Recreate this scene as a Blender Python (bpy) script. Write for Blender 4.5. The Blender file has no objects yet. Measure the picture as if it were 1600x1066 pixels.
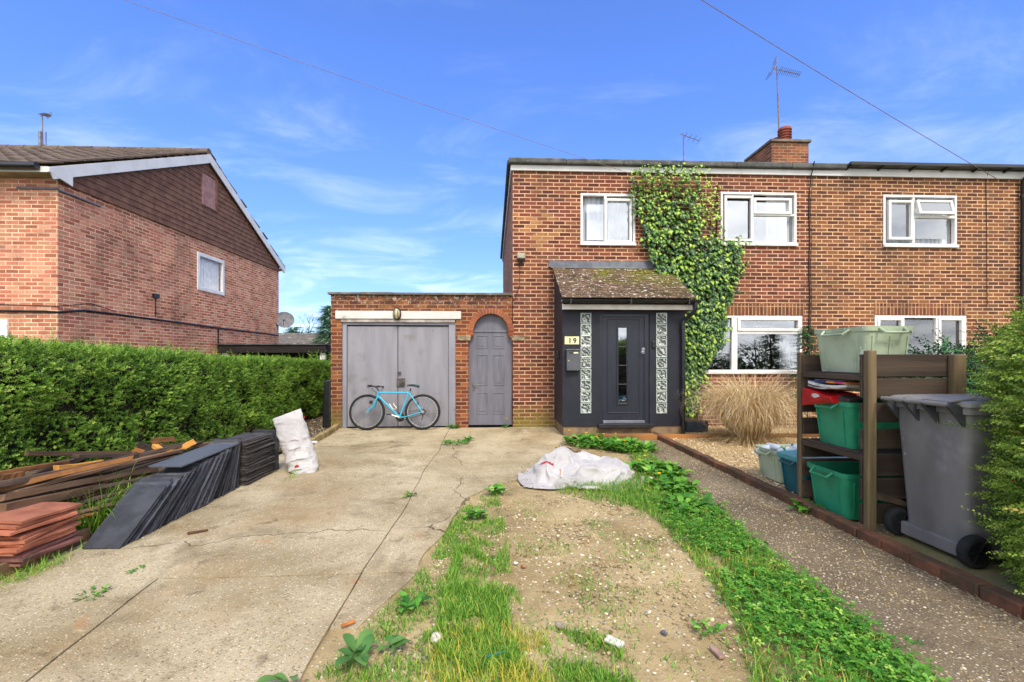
import bpy, bmesh, math, random
import numpy as np
from mathutils import Vector, Matrix, noise as mnoise

R = math.radians
random.seed(19); rng = np.random.default_rng(19)
sc = bpy.context.scene
col = sc.collection

# ------------------------------------------------------------------ camera
CX, CY, H = -0.385, -8.85, 1.34          # metres; the facade of the house is the plane y = 0
YAW = R(2.41); FPX = 711.0               # focal length in pixels of a 1600 px wide frame
cam = bpy.data.cameras.new('camera'); camo = bpy.data.objects.new('camera', cam); col.objects.link(camo)
camo.location = (CX, CY, H); camo.rotation_euler = (R(90), 0, -YAW)
cam.sensor_width = 36; cam.lens = 36 * FPX / 1600; cam.shift_y = 27 / 1600
cam.clip_start = 0.05; cam.clip_end = 3000
sc.camera = camo

# ------------------------------------------------------------------ light and exposure
SUN_EL, SUN_AZ = R(50), R(169)           # azimuth clockwise from +y (house side): a veiled sun behind the camera
sun = bpy.data.lights.new('sun', 'SUN'); sun.energy = 1.4; sun.angle = R(15); sun.color = (1, .93, .82)
suno = bpy.data.objects.new('sun', sun); col.objects.link(suno)
sd = Vector((math.sin(SUN_AZ) * math.cos(SUN_EL), math.cos(SUN_AZ) * math.cos(SUN_EL), math.sin(SUN_EL)))
suno.rotation_euler = sd.to_track_quat('Z', 'Y').to_euler(); suno.location = (4, -9, 12)
sc.view_settings.view_transform = 'Standard'; sc.view_settings.look = 'None'
sc.view_settings.gamma = 1; sc.view_settings.use_curve_mapping = False
sc.view_settings.exposure = 1.25
sc.cycles.use_denoising = True
sc.cycles.max_bounces = 8; sc.cycles.transparent_max_bounces = 12
sc.cycles.use_adaptive_sampling = True; sc.cycles.adaptive_threshold = 0.02


# ------------------------------------------------------------------ node helper
class NB:
    def __init__(s, tree): s.t = tree
    def n(s, typ, props=None, **ins):
        nd = s.t.nodes.new('ShaderNode' + typ)
        for k, v in (props or {}).items(): setattr(nd, k, v)
        for k, v in ins.items():
            key = int(k[1:]) if k[0] == 'i' and k[1:].isdigit() else k.replace('_', ' ')
            s.put(nd.inputs[key], v)
        return nd
    def put(s, inp, v):
        if hasattr(v, 'is_output'): s.t.links.new(v, inp)
        elif isinstance(v, (tuple, list)) and len(v) == 3 and inp.type == 'RGBA': inp.default_value = (*v, 1)
        else: inp.default_value = v
    def m(s, op, a, b=None, c=None, clamp=False):
        nd = s.t.nodes.new('ShaderNodeMath'); nd.operation = op; nd.use_clamp = clamp
        for i, v in enumerate((a, b, c)):
            if v is not None: s.put(nd.inputs[i], v)
        return nd.outputs[0]
    def mix(s, f, a, b, blend='MIX'):
        nd = s.t.nodes.new('ShaderNodeMix'); nd.data_type = 'RGBA'; nd.blend_type = blend
        s.put(nd.inputs[0], f); s.put(nd.inputs[6], a); s.put(nd.inputs[7], b)
        return nd.outputs[2]
    def ss(s, x, lo, hi):            # smooth step 0..1
        nd = s.t.nodes.new('ShaderNodeMapRange'); nd.interpolation_type = 'SMOOTHSTEP'
        s.put(nd.inputs[0], x); nd.inputs[1].default_value = lo; nd.inputs[2].default_value = hi
        return nd.outputs[0]
    def ramp(s, f, stops, mode='LINEAR'):
        nd = s.t.nodes.new('ShaderNodeValToRGB'); nd.color_ramp.interpolation = mode
        e = nd.color_ramp.elements
        while len(e) < len(stops): e.new(.5)
        for el, (p, c) in zip(e, stops): el.position = p; el.color = (*c, 1)
        s.put(nd.inputs[0], f); return nd.outputs[0]
    def noise(s, vec, scale, detail=4, rough=.55, dist=0):
        nd = s.n('TexNoise', Scale=scale, Detail=detail, Roughness=rough, Distortion=dist)
        if vec is not None: s.t.links.new(vec, nd.inputs['Vector'])
        return nd.outputs[0]
    def xyz(s, x=0, y=0, z=0):
        nd = s.t.nodes.new('ShaderNodeCombineXYZ')
        for i, v in enumerate((x, y, z)): s.put(nd.inputs[i], v)
        return nd.outputs[0]
    def sep(s, v):
        nd = s.t.nodes.new('ShaderNodeSeparateXYZ'); s.t.links.new(v, nd.inputs[0]); return nd.outputs
    def mul(s, v, k):
        nd = s.t.nodes.new('ShaderNodeVectorMath'); nd.operation = 'MULTIPLY'
        s.t.links.new(v, nd.inputs[0]); nd.inputs[1].default_value = k if isinstance(k, (tuple, list)) else (k, k, k)
        return nd.outputs[0]
    def bump(s, h, strength=.5, dist=.01):
        return s.n('Bump', Strength=strength, Distance=dist, Height=h).outputs[0]


# ------------------------------------------------------------------ sky: clear blue over the house, broken white cloud behind the viewer
w = bpy.data.worlds.new('World'); sc.world = w; w.use_nodes = True
b = NB(w.node_tree); w.node_tree.nodes.clear()
sky = b.n('TexSky', dict(sky_type='NISHITA', sun_disc=False, sun_elevation=SUN_EL, sun_rotation=SUN_AZ, air_density=1.0, dust_density=.6, ozone_density=2.5))
dirv = b.n('TexCoord').outputs['Generated']
dx, dy, dz = b.sep(dirv)
zc = b.m('ADD', b.m('MAXIMUM', dz, 0), .16)
cv = b.xyz(b.m('DIVIDE', dx, zc), b.m('DIVIDE', dy, zc), 0)
wisp = b.noise(b.mul(cv, (1.0, 1.6, 1)), 1.35, 10, .62, .6)
soft = b.noise(b.mul(cv, (.5, .5, 1)), .9, 3, .5)
low = b.m('SUBTRACT', 1, b.ss(dz, .06, .60))                     # more cloud towards the horizon
wm = b.m('MULTIPLY', b.ss(b.m('ADD', wisp, b.m('MULTIPLY', low, .10)), .50, .84), b.m('ADD', .11, b.m('MULTIPLY', low, .16)), clamp=True)
back = b.ss(b.m('SUBTRACT', b.m('MULTIPLY', dy, -1), 0), -.12, .30)   # the half of the sky behind the viewer
bm_ = b.m('MULTIPLY', back, b.ss(soft, .18, .50))
cm = b.m('MAXIMUM', wm, bm_)
hz = b.m('SUBTRACT', 1, b.ss(dz, -.05, .55))
tint = b.mix(hz, (.64, .86, 1.42), (.54, .64, .92))
blue = b.mix(1, sky.outputs[0], tint, 'MULTIPLY')
cloudn = b.noise(b.mul(cv, 1.0), 1.6, 7, .6)
cloudc = b.mix(b.ss(cloudn, .3, .7), (6.0, 6.2, 6.7), (10.8, 10.8, 10.8))
skyc = b.mix(cm, blue, cloudc)
bg = b.n('Background', Color=skyc, Strength=.10)
o = b.n('OutputWorld', Surface=bg.outputs[0])


# ------------------------------------------------------------------ picture rays (only used to measure where things stand)
_S, _C = math.sin(YAW), math.cos(YAW)
def ray(u, v):
    a = (u - 800) / FPX; bb = (560 - v) / FPX
    return (_S + a * _C, _C - a * _S, bb)
def G(u, v, z=0.0):
    d = ray(u, v); t = (z - H) / d[2]
    return Vector((CX + d[0] * t, CY + d[1] * t, z))
def PY(u, v, Y=0.0):
    d = ray(u, v); t = (Y - CY) / d[1]
    return Vector((CX + d[0] * t, Y, H + d[2] * t))
def PX(u, v, X):
    d = ray(u, v); t = (X - CX) / d[0]
    return Vector((X, CY + d[1] * t, H + d[2] * t))
def FX(u, Y=0.0): return PY(u, 560, Y).x
def FZ(u, v, Y=0.0): return PY(u, v, Y).z
def hexc(h):
    h = h.lstrip('#'); v = [int(h[i:i + 2], 16) / 255 for i in (0, 2, 4)]
    return tuple(x / 12.92 if x <= .04045 else ((x + .055) / 1.055) ** 2.4 for x in v)


# ------------------------------------------------------------------ materials
def newmat(name):
    m = bpy.data.materials.new(name); m.use_nodes = True; m.node_tree.nodes.clear()
    return m, NB(m.node_tree)
def finish(b, color, rough=.7, normal=None, metallic=0.0, spec=.4, **kw):
    p = b.n('BsdfPrincipled', Roughness=rough, Metallic=metallic)
    b.put(p.inputs['Base Color'], color); b.put(p.inputs['Specular IOR Level'], spec)
    for k, v in kw.items(): b.put(p.inputs[k.replace('_', ' ')], v)
    if normal is not None: b.put(p.inputs['Normal'], normal)
    b.n('OutputMaterial', Surface=p.outputs[0]); return p
def M(name, c1, c2=None, scale=4, rough=.7, bump=.0, bscale=None, stretch=(1, 1, 1), metallic=0, spec=.4, lo=.35, hi=.65,
      rnd=0.0, dirt=None, dirt_scale=2.5, dirt_lo=.52, dirt_hi=.72, pos=False, bdist=.01, detail=6, spots=None, spot_scale=30, spot_lim=.62):
    """two-tone mottled paint / plastic / timber / stone; rnd varies it from object to object"""
    m, b = newmat(name)
    c1 = hexc(c1) if isinstance(c1, str) else c1
    c2 = c1 if c2 is None else (hexc(c2) if isinstance(c2, str) else c2)
    vec = b.n('NewGeometry').outputs['Position'] if pos else b.n('TexCoord').outputs['Object']
    oi = b.n('ObjectInfo').outputs['Random']
    if rnd:
        sh = b.n('VectorMath', dict(operation='ADD')); b.t.links.new(vec, sh.inputs[0])
        b.t.links.new(b.xyz(b.m('MULTIPLY', oi, 37.0), b.m('MULTIPLY', oi, 91.0), 0), sh.inputs[1]); vec = sh.outputs[0]
    vs = b.mul(vec, stretch)
    c = b.mix(b.ss(b.noise(vs, scale, detail), lo, hi), c1, c2)
    if spots:
        c = b.mix(b.ss(b.noise(vec, spot_scale, 3), spot_lim, spot_lim + .05), c, hexc(spots))
    if dirt:
        c = b.mix(b.m('MULTIPLY', b.ss(b.noise(vec, dirt_scale, 8, .65), dirt_lo, dirt_hi), .85), c, hexc(dirt))
    if rnd:
        f = b.m('ADD', 1 - rnd * .5, b.m('MULTIPLY', oi, rnd))
        c = b.mix(1, c, b.n('CombineColor', i0=f, i1=f, i2=f).outputs[0], 'MULTIPLY')
    nrm = None
    if bump:
        nrm = b.bump(b.noise(vs, bscale or scale * 5, 5, .6), bump, bdist)
    finish(b, c, rough, nrm, metallic, spec)
    return m

def M_brick(name, pal, mortar, vertical=False, moss=None, patch=None, grime=None, bloom=0.0):
    m, b = newmat(name)
    g = b.n('NewGeometry'); pos = g.outputs['Position']
    px, py, pz = b.sep(pos); nx, ny, nz = b.sep(g.outputs['Normal'])
    side = b.m('GREATER_THAN', b.m('ABSOLUTE', nx), .6)
    u = b.m('ADD', b.m('MULTIPLY', px, b.m('SUBTRACT', 1, side)), b.m('MULTIPLY', py, side))
    u = b.m('ADD', u, 100.0); z = b.m('ADD', pz, 10.0)
    wob = b.m('MULTIPLY', b.m('SUBTRACT', b.noise(pos, 9, 3), .5), .012)
    u = b.m('ADD', u, wob); z = b.m('ADD', z, b.m('MULTIPLY', b.m('SUBTRACT', b.noise(pos, 5.3, 3), .5), .010))
    if vertical: u, z = z, u
    row = b.m('FLOOR', b.m('DIVIDE', z, .075))
    xs = b.m('ADD', b.m('DIVIDE', u, .225), b.m('MULTIPLY', b.m('MODULO', row, 2.0), 0.0 if vertical else .5))
    cl = b.m('FLOOR', xs)
    fx = b.m('MULTIPLY', b.m('FRACT', xs), .225); fz = b.m('MULTIPLY', b.m('FRACT', b.m('DIVIDE', z, .075)), .075)
    d = b.m('MINIMUM', b.m('MINIMUM', fx, b.m('SUBTRACT', .225, fx)), b.m('MINIMUM', fz, b.m('SUBTRACT', .075, fz)))
    d = b.m('ADD', d, b.m('MULTIPLY', b.m('SUBTRACT', b.noise(pos, 60, 3), .5), .006))
    mask = b.ss(d, .005, .0105)
    wn = b.n('TexWhiteNoise', dict(noise_dimensions='2D')); b.t.links.new(b.xyz(cl, row, 0), wn.inputs['Vector'])
    n = len(pal)
    c = b.ramp(wn.outputs['Value'], [(i / n, hexc(p)) for i, p in enumerate(pal)], 'CONSTANT')
    c = b.mix(b.m('MULTIPLY', b.ss(b.noise(pos, 38, 5, .7), .45, .75), .55), c, (.055, .028, .02))
    c = b.mix(b.m('MULTIPLY', b.ss(b.noise(b.mul(pos, (1, 1, 1)), 2.1, 6, .65), .45, .8), .35), c, hexc(pal[0]))
    if patch:                                            # replaced, sandier bricks near (x, z)
        for (x0, z0, r, colr) in patch:
            dd = b.m('SQRT', b.m('ADD', b.m('POWER', b.m('SUBTRACT', px, x0), 2), b.m('POWER', b.m('SUBTRACT', pz, z0), 2)))
            dd = b.m('ADD', dd, b.m('MULTIPLY', b.m('SUBTRACT', b.sep(wn.outputs['Color'])[1], .5), .55))
            pm = b.m('MULTIPLY', b.m('LESS_THAN', dd, r), b.m('GREATER_THAN', wn.outputs['Value'], .35))
            c = b.mix(b.m('MULTIPLY', pm, .6), c, hexc(colr))
    st_ = b.m('MULTIPLY', b.ss(b.noise(b.mul(pos, (2.6, 2.6, .35)), 1.6, 7, .7), .52, .72), .45)
    c = b.mix(st_, c, (.05, .03, .024))
    c = b.mix(b.m('MULTIPLY', b.ss(b.noise(b.mul(pos, (1.5, 1.5, .8)), 1.3, 6, .65), .55, .72), .30), c, (.46, .24, .12))
    mc = b.mix(b.ss(b.noise(pos, 3.5, 5), .3, .75), hexc(mortar), tuple(x * .55 for x in hexc(mortar)))
    c = b.mix(mask, mc, c)
    if bloom: c = b.mix(b.m('MULTIPLY', b.ss(b.noise(pos, 1.7, 7, .7), .52, .75), bloom), c, (.50, .36, .28))
    if grime:                                            # lichen and black algae near the top of the wall
        zt, colr = grime
        gm = b.m('MULTIPLY', b.ss(pz, zt - .45, zt), b.ss(b.noise(pos, 7, 7, .7), .40, .58))
        c = b.mix(b.m('MULTIPLY', gm, .85), c, hexc(colr))
        c = b.mix(b.m('MULTIPLY', b.m('MULTIPLY', b.ss(pz, zt - .35, zt), b.ss(b.noise(pos, 13, 6, .7), .54, .60)), .8), c, (.55, .5, .45))
    if moss:                                             # green algae along the foot of the wall between x0 and x1
        x0, x1, zt = moss
        mm = b.m('MULTIPLY', b.m('MULTIPLY', b.ss(px, x0 - .1, x0 + .15), b.m('SUBTRACT', 1, b.ss(px, x1 - .05, x1 + .05))),
                 b.ss(b.m('ADD', b.m('SUBTRACT', 1, b.m('DIVIDE', pz, zt)), b.m('MULTIPLY', b.noise(pos, 7, 7, .7), 1.5)), 1.05, 1.75))
        c = b.mix(b.m('MULTIPLY', mm, .75), c, b.mix(b.noise(pos, 20, 4), hexc('#6a6a26'), hexc('#8a7a40')))
    c = b.mix(b.m('MULTIPLY', b.ss(b.noise(b.mul(pos, (1.2, 1.2, .5)), .9, 6, .65), .46, .72), .42), c, (.06, .04, .03))
    h = b.m('ADD', mask, b.m('MULTIPLY', b.noise(pos, 90, 4), .5))
    finish(b, c, .88, b.bump(h, .55, .006), spec=.25)
    return m

def M_leaf(name, stops, rough=.45, trans=.25, attr='rnd', spec=.4, clump=0, clump_scale=3.0):
    m, b = newmat(name)
    f = b.n('Attribute', dict(attribute_name=attr)).outputs['Fac']
    if clump:
        f = b.m('ADD', b.m('MULTIPLY', f, 1 - clump), b.m('MULTIPLY', b.ss(b.noise(b.n('NewGeometry').outputs['Position'], clump_scale, 4), .3, .7), clump))
    c = b.ramp(f, [(p, hexc(h)) for p, h in stops])
    p = b.n('BsdfPrincipled', Roughness=rough); b.put(p.inputs['Base Color'], c); p.inputs['Specular IOR Level'].default_value = spec
    t = b.n('BsdfTranslucent'); b.put(t.inputs['Color'], c)
    mx = b.n('MixShader', Fac=trans); b.t.links.new(p.outputs[0], mx.inputs[1]); b.t.links.new(t.outputs[0], mx.inputs[2])
    b.n('OutputMaterial', Surface=mx.outputs[0]); return m

def M_glass(name, tint=(1, 1, 1), refl=1.0, rough=.0, base=.06):
    """window glass: clear, with the strength of reflection of a sealed double pane"""
    m, b = newmat(name)
    tr = b.n('BsdfTransparent', Color=tint); gl = b.n('BsdfGlossy', Roughness=rough, Color=(.95, .97, 1))
    wv = b.noise(b.n('TexCoord').outputs['Object'], 1.3, 2); nr = b.bump(wv, .12, .02)
    b.put(gl.inputs['Normal'], nr)
    fr = b.n('Fresnel', IOR=1.6).outputs[0]
    f = b.m('MULTIPLY', b.m('ADD', fr, base), refl, clamp=True)
    mx = b.n('MixShader', Fac=f); b.t.links.new(tr.outputs[0], mx.inputs[1]); b.t.links.new(gl.outputs[0], mx.inputs[2])
    b.n('OutputMaterial', Surface=mx.outputs[0]); return m


# ------------------------------------------------------------------ objects
def tag(o, label=None, cat=None, group=None, kind=None):
    if label: o['label'] = label
    if cat: o['category'] = cat
    if group: o['group'] = group
    if kind: o['kind'] = kind
    return o
def thing(name, label, cat, loc=(0, 0, 0), group=None, rot=(0, 0, 0)):
    o = bpy.data.objects.new(name, None); o.empty_display_size = .1; col.objects.link(o)
    o.location = loc; o.rotation_euler = rot
    return tag(o, label, cat, group)
def link(o, parent=None, local=False):
    col.objects.link(o)
    if parent is not None:
        o.parent = parent
        if not local and parent.type == 'EMPTY': o.location = -Vector(parent.location)
    return o
def recenter(o):
    """move a single-mesh thing's origin to the foot of the thing"""
    me = o.data; n = len(me.vertices); a = np.empty(n * 3, np.float32); me.vertices.foreach_get('co', a); a = a.reshape(-1, 3)
    c = (a.min(0) + a.max(0)) / 2; c[2] = a[:, 2].min()
    a -= c; me.vertices.foreach_set('co', a.ravel()); me.update(); o.location = Vector([float(x) for x in c]); return o
def dup(root, loc=None, rot=None, label=None, group=None):
    def cp(o, par):
        c = o.copy(); col.objects.link(c); c.parent = par
        for ch in list(o.children): cp(ch, c)
        return c
    c = root.copy(); col.objects.link(c)
    for ch in list(root.children): cp(ch, c)
    if loc is not None: c.location = loc
    if rot is not None: c.rotation_euler = rot
    return tag(c, label, None, group)

class MB:
    """collects boxes, tubes and sheets for ONE mesh"""
    def __init__(s): s.v = []; s.f = []; s.r = []; s.cur = None
    def add(s, vs, fs, rnd=None):
        k = len(s.v); s.v += [tuple(x) for x in vs]; s.f += [tuple(k + i for i in f) for f in fs]
        s.r += [random.random() if rnd is None else rnd] * len(fs); return s
    def box(s, a, c, rnd=None):
        x0, y0, z0 = (min(a[i], c[i]) for i in range(3)); x1, y1, z1 = (max(a[i], c[i]) for i in range(3))
        return s.add([(x0, y0, z0), (x1, y0, z0), (x1, y1, z0), (x0, y1, z0), (x0, y0, z1), (x1, y0, z1), (x1, y1, z1), (x0, y1, z1)],
                     [(0, 3, 2, 1), (4, 5, 6, 7), (0, 1, 5, 4), (1, 2, 6, 5), (2, 3, 7, 6), (3, 0, 4, 7)], rnd)
    def obox(s, mtx, size, rnd=None):
        hx, hy, hz = (x / 2 for x in size)
        vs = [mtx @ Vector(p) for p in [(-hx, -hy, -hz), (hx, -hy, -hz), (hx, hy, -hz), (-hx, hy, -hz), (-hx, -hy, hz), (hx, -hy, hz), (hx, hy, hz), (-hx, hy, hz)]]
        return s.add(vs, [(0, 3, 2, 1), (4, 5, 6, 7), (0, 1, 5, 4), (1, 2, 6, 5), (2, 3, 7, 6), (3, 0, 4, 7)], rnd)
    def prism(s, poly, d, rnd=None):
        """closed polygon (3-d points) pushed along vector d"""
        n = len(poly); p = [Vector(q) for q in poly]; q = [x + Vector(d) for x in p]
        return s.add(p + q, [tuple(range(n))[::-1], tuple(range(n, 2 * n))] + [(i, (i + 1) % n, n + (i + 1) % n, n + i) for i in range(n)], rnd)
    def tube(s, pts, r, seg=8, cap=True, rnd=None):
        pts = [Vector(p) for p in pts]; n = len(pts); rs = r if isinstance(r, (list, tuple)) else [r] * n
        up = None; vs = []
        for i, p in enumerate(pts):
            t = (pts[min(i + 1, n - 1)] - pts[max(i - 1, 0)]).normalized()
            if up is None:
                up = t.orthogonal().normalized()
            else:
                up = (up - t * up.dot(t)); up = up.normalized() if up.length > 1e-6 else t.orthogonal().normalized()
            bi = t.cross(up)
            for k in range(seg):
                a = 2 * math.pi * k / seg; vs.append(p + (up * math.cos(a) + bi * math.sin(a)) * rs[i])
        fs = [(i * seg + k, i * seg + (k + 1) % seg, (i + 1) * seg + (k + 1) % seg, (i + 1) * seg + k) for i in range(n - 1) for k in range(seg)]
        if cap: fs += [tuple(range(seg))[::-1], tuple((n - 1) * seg + k for k in range(seg))]
        return s.add(vs, fs, rnd)
    def ring(s, c, axis, R_, r, seg=40, sec=8, rnd=None, sx=1.0):
        """torus round an axis; sx flattens the section"""
        ax = Vector(axis).normalized(); e1 = ax.orthogonal().normalized(); e2 = ax.cross(e1); c = Vector(c); vs = []
        for i in range(seg):
            a = 2 * math.pi * i / seg; d = e1 * math.cos(a) + e2 * math.sin(a)
            for k in range(sec):
                q = 2 * math.pi * k / sec; vs.append(c + d * (R_ + r * math.cos(q)) + ax * r * sx * math.sin(q))
        fs = [(i * sec + k, ((i + 1) % seg) * sec + k, ((i + 1) % seg) * sec + (k + 1) % sec, i * sec + (k + 1) % sec) for i in range(seg) for k in range(sec)]
        return s.add(vs, fs, rnd)
    def lathe(s, c, axis, prof, seg=20, rnd=None):
        """prof: list of (distance along the axis, radius)"""
        ax = Vector(axis).normalized(); e1 = ax.orthogonal().normalized(); e2 = ax.cross(e1); c = Vector(c); vs = []
        for h, r in prof:
            for k in range(seg):
                a = 2 * math.pi * k / seg; vs.append(c + ax * h + (e1 * math.cos(a) + e2 * math.sin(a)) * r)
        n = len(prof)
        fs = [(i * seg + k, i * seg + (k + 1) % seg, (i + 1) * seg + (k + 1) % seg, (i + 1) * seg + k) for i in range(n - 1) for k in range(seg)]
        fs += [tuple(range(seg))[::-1], tuple((n - 1) * seg + k for k in range(seg))]
        return s.add(vs, fs, rnd)
    def build(s, name, mat, parent=None, smooth=False, bevel=0, local=False, bseg=2):
        me = bpy.data.meshes.new(name); me.from_pydata(s.v, [], s.f)
        at = me.attributes.new('rnd', 'FLOAT', 'FACE'); at.data.foreach_set('value', np.array(s.r, np.float32))
        bm = bmesh.new(); bm.from_mesh(me); bmesh.ops.recalc_face_normals(bm, faces=bm.faces)
        if bevel: bmesh.ops.bevel(bm, geom=[e for e in bm.edges if e.is_manifold and e.calc_face_angle(0) > .5], offset=bevel, segments=bseg, affect='EDGES', profile=.5, clamp_overlap=True)
        bm.to_mesh(me); bm.free()
        me.materials.append(mat)
        if smooth:
            me.shade_smooth(); me.set_sharp_from_angle(angle=R(40))
        o = bpy.data.objects.new(name, me); link(o, parent, local)
        if parent is None: recenter(o)
        return o

def inst_mesh(name, mat, tv, tf, mats, locs, rnd=None, parent=None, smooth=False, uv=None, center=True):
    """ONE mesh made of many small copies (leaves, blades, pebbles): tv (k,3), tf (f,m), mats (n,3,3), locs (n,3)"""
    tv = np.asarray(tv, np.float32); tf = np.asarray(tf, np.int32); n = len(locs); k = len(tv); fm = tf.shape[1]
    V = (np.einsum('nij,kj->nki', mats, tv) + np.asarray(locs)[:, None, :]).reshape(-1, 3).astype(np.float32)
    F = (tf[None] + (np.arange(n, dtype=np.int32) * k)[:, None, None]).reshape(-1, fm)
    me = bpy.data.meshes.new(name); me.vertices.add(len(V)); me.vertices.foreach_set('co', V.ravel())
    me.loops.add(F.size); me.loops.foreach_set('vertex_index', F.ravel())
    me.polygons.add(len(F)); me.polygons.foreach_set('loop_start', np.arange(0, F.size, fm, dtype=np.int32))
    me.update(calc_edges=True)
    if rnd is None: rnd = rng.random(n)
    rr = np.asarray(rnd, np.float32)
    if rr.ndim == 1: rr = np.repeat(rr, len(tf))
    at = me.attributes.new('rnd', 'FLOAT', 'FACE'); at.data.foreach_set('value', rr.ravel().astype(np.float32))
    if uv is not None:
        a2 = me.attributes.new('mid', 'FLOAT', 'POINT'); a2.data.foreach_set('value', np.tile(np.asarray(uv, np.float32), n))
    me.materials.append(mat)
    if smooth: me.shade_smooth()
    o = bpy.data.objects.new(name, me); link(o, parent)
    if parent is None and center: recenter(o)
    return o

def frames(dirs, ups, scale, roll=None):
    """rotation*scale matrices with local y along dirs and local z close to ups"""
    d = dirs / np.linalg.norm(dirs, axis=1, keepdims=True)
    x = np.cross(d, ups); ln = np.linalg.norm(x, axis=1, keepdims=True); x = np.where(ln < 1e-5, np.array([[1, 0, 0]]), x / np.maximum(ln, 1e-5))
    z = np.cross(x, d)
    if roll is not None:
        c, s = np.cos(roll)[:, None], np.sin(roll)[:, None]; x, z = x * c + z * s, z * c - x * s
    return np.stack([x, d, z], 2) * np.asarray(scale).reshape(-1, 1, 1)
def rdirs(n):
    v = rng.normal(size=(n, 3)); return v / np.linalg.norm(v, axis=1, keepdims=True)

LEAF = (np.array([(0, 0, 0), (-.34, .45, .10), (0, 1, -.04), (.34, .45, .10)]), np.array([(0, 2, 1), (0, 3, 2)]))
def sprig(nleaf=10, leaf=.3, droop=.0):
    """short twig with paired leaves, 1 unit long along y"""
    V, F = [], []
    for i in range(nleaf):
        t = .12 + .88 * i / (nleaf - 1); a = i * 2.4
        d = Vector((math.cos(a) * .8, .65, math.sin(a) * .8)).normalized()
        x = d.cross(Vector((0, 1, .3))).normalized(); z = x.cross(d); k = len(V); s = leaf * (1 - .45 * t)
        for p in LEAF[0]: V.append(tuple(Vector((0, t, 0)) + (x * p[0] + d * p[1] + z * p[2]) * s))
        F += [tuple(k + j for j in f) for f in LEAF[1]]
    return np.array(V), np.array(F)
def inside(poly, x, y):
    """vectorised point in polygon"""
    x = np.asarray(x); y = np.asarray(y); r = np.zeros(x.shape, bool); n = len(poly); j = n - 1
    for i in range(n):
        xi, yi = poly[i]; xj, yj = poly[j]
        c = ((yi > y) != (yj > y)) & (x < (xj - xi) * (y - yi) / (yj - yi + 1e-12) + xi)
        r ^= c; j = i
    return r
def gpoly(pts, z=0.0): return [tuple(G(u, v, z)[:2]) for u, v in pts]
# ================================================================== SETTING: ground, driveway, path, beds
def nz(x, y, s=1.0, o=0.0): return mnoise.noise(Vector((x * s + o, y * s - o, o)))
def sheet(name, poly, z, mat, step=.06, amp=.0, freq=3.0, kind='structure', edge=0.0, hf=None):
    """ground sheet cut to a polygon, with real unevenness"""
    xs = [p[0] for p in poly]; ys = [p[1] for p in poly]
    bm = bmesh.new()
    nx = max(1, int((max(xs) - min(xs)) / step)); ny = max(1, int((max(ys) - min(ys)) / step))
    g = [[None] * (ny + 1) for _ in range(nx + 1)]
    X = np.linspace(min(xs), max(xs), nx + 1); Y = np.linspace(min(ys), max(ys), ny + 1)
    for i in range(nx + 1):
        for j in range(ny + 1):
            h = z + amp * (nz(X[i], Y[j], freq) * .7 + nz(X[i], Y[j], freq * 3.1, 5) * .3)
            if hf: h += hf(X[i], Y[j])
            g[i][j] = bm.verts.new((X[i], Y[j], h))
    cx = (X[:-1] + X[1:]) / 2; cy = (Y[:-1] + Y[1:]) / 2
    A, B = np.meshgrid(cx, cy, indexing='ij')
    if edge: A = A + edge * np.sin(B * 7 + np.sin(B * 17)) * .5; B = B + edge * np.sin(A * 6.1 + 1 + np.sin(A * 19)) * .5
    ok = inside(poly, A, B)
    for i in range(nx):
        for j in range(ny):
            if ok[i, j]: bm.faces.new((g[i][j], g[i + 1][j], g[i + 1][j + 1], g[i][j + 1]))
    bmesh.ops.delete(bm, geom=[v for v in bm.verts if not v.link_faces], context='VERTS')
    me = bpy.data.meshes.new(name); bm.to_mesh(me); bm.free(); me.materials.append(mat); me.shade_smooth()
    o = bpy.data.objects.new(name, me); link(o); return tag(o, kind=kind)

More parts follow.
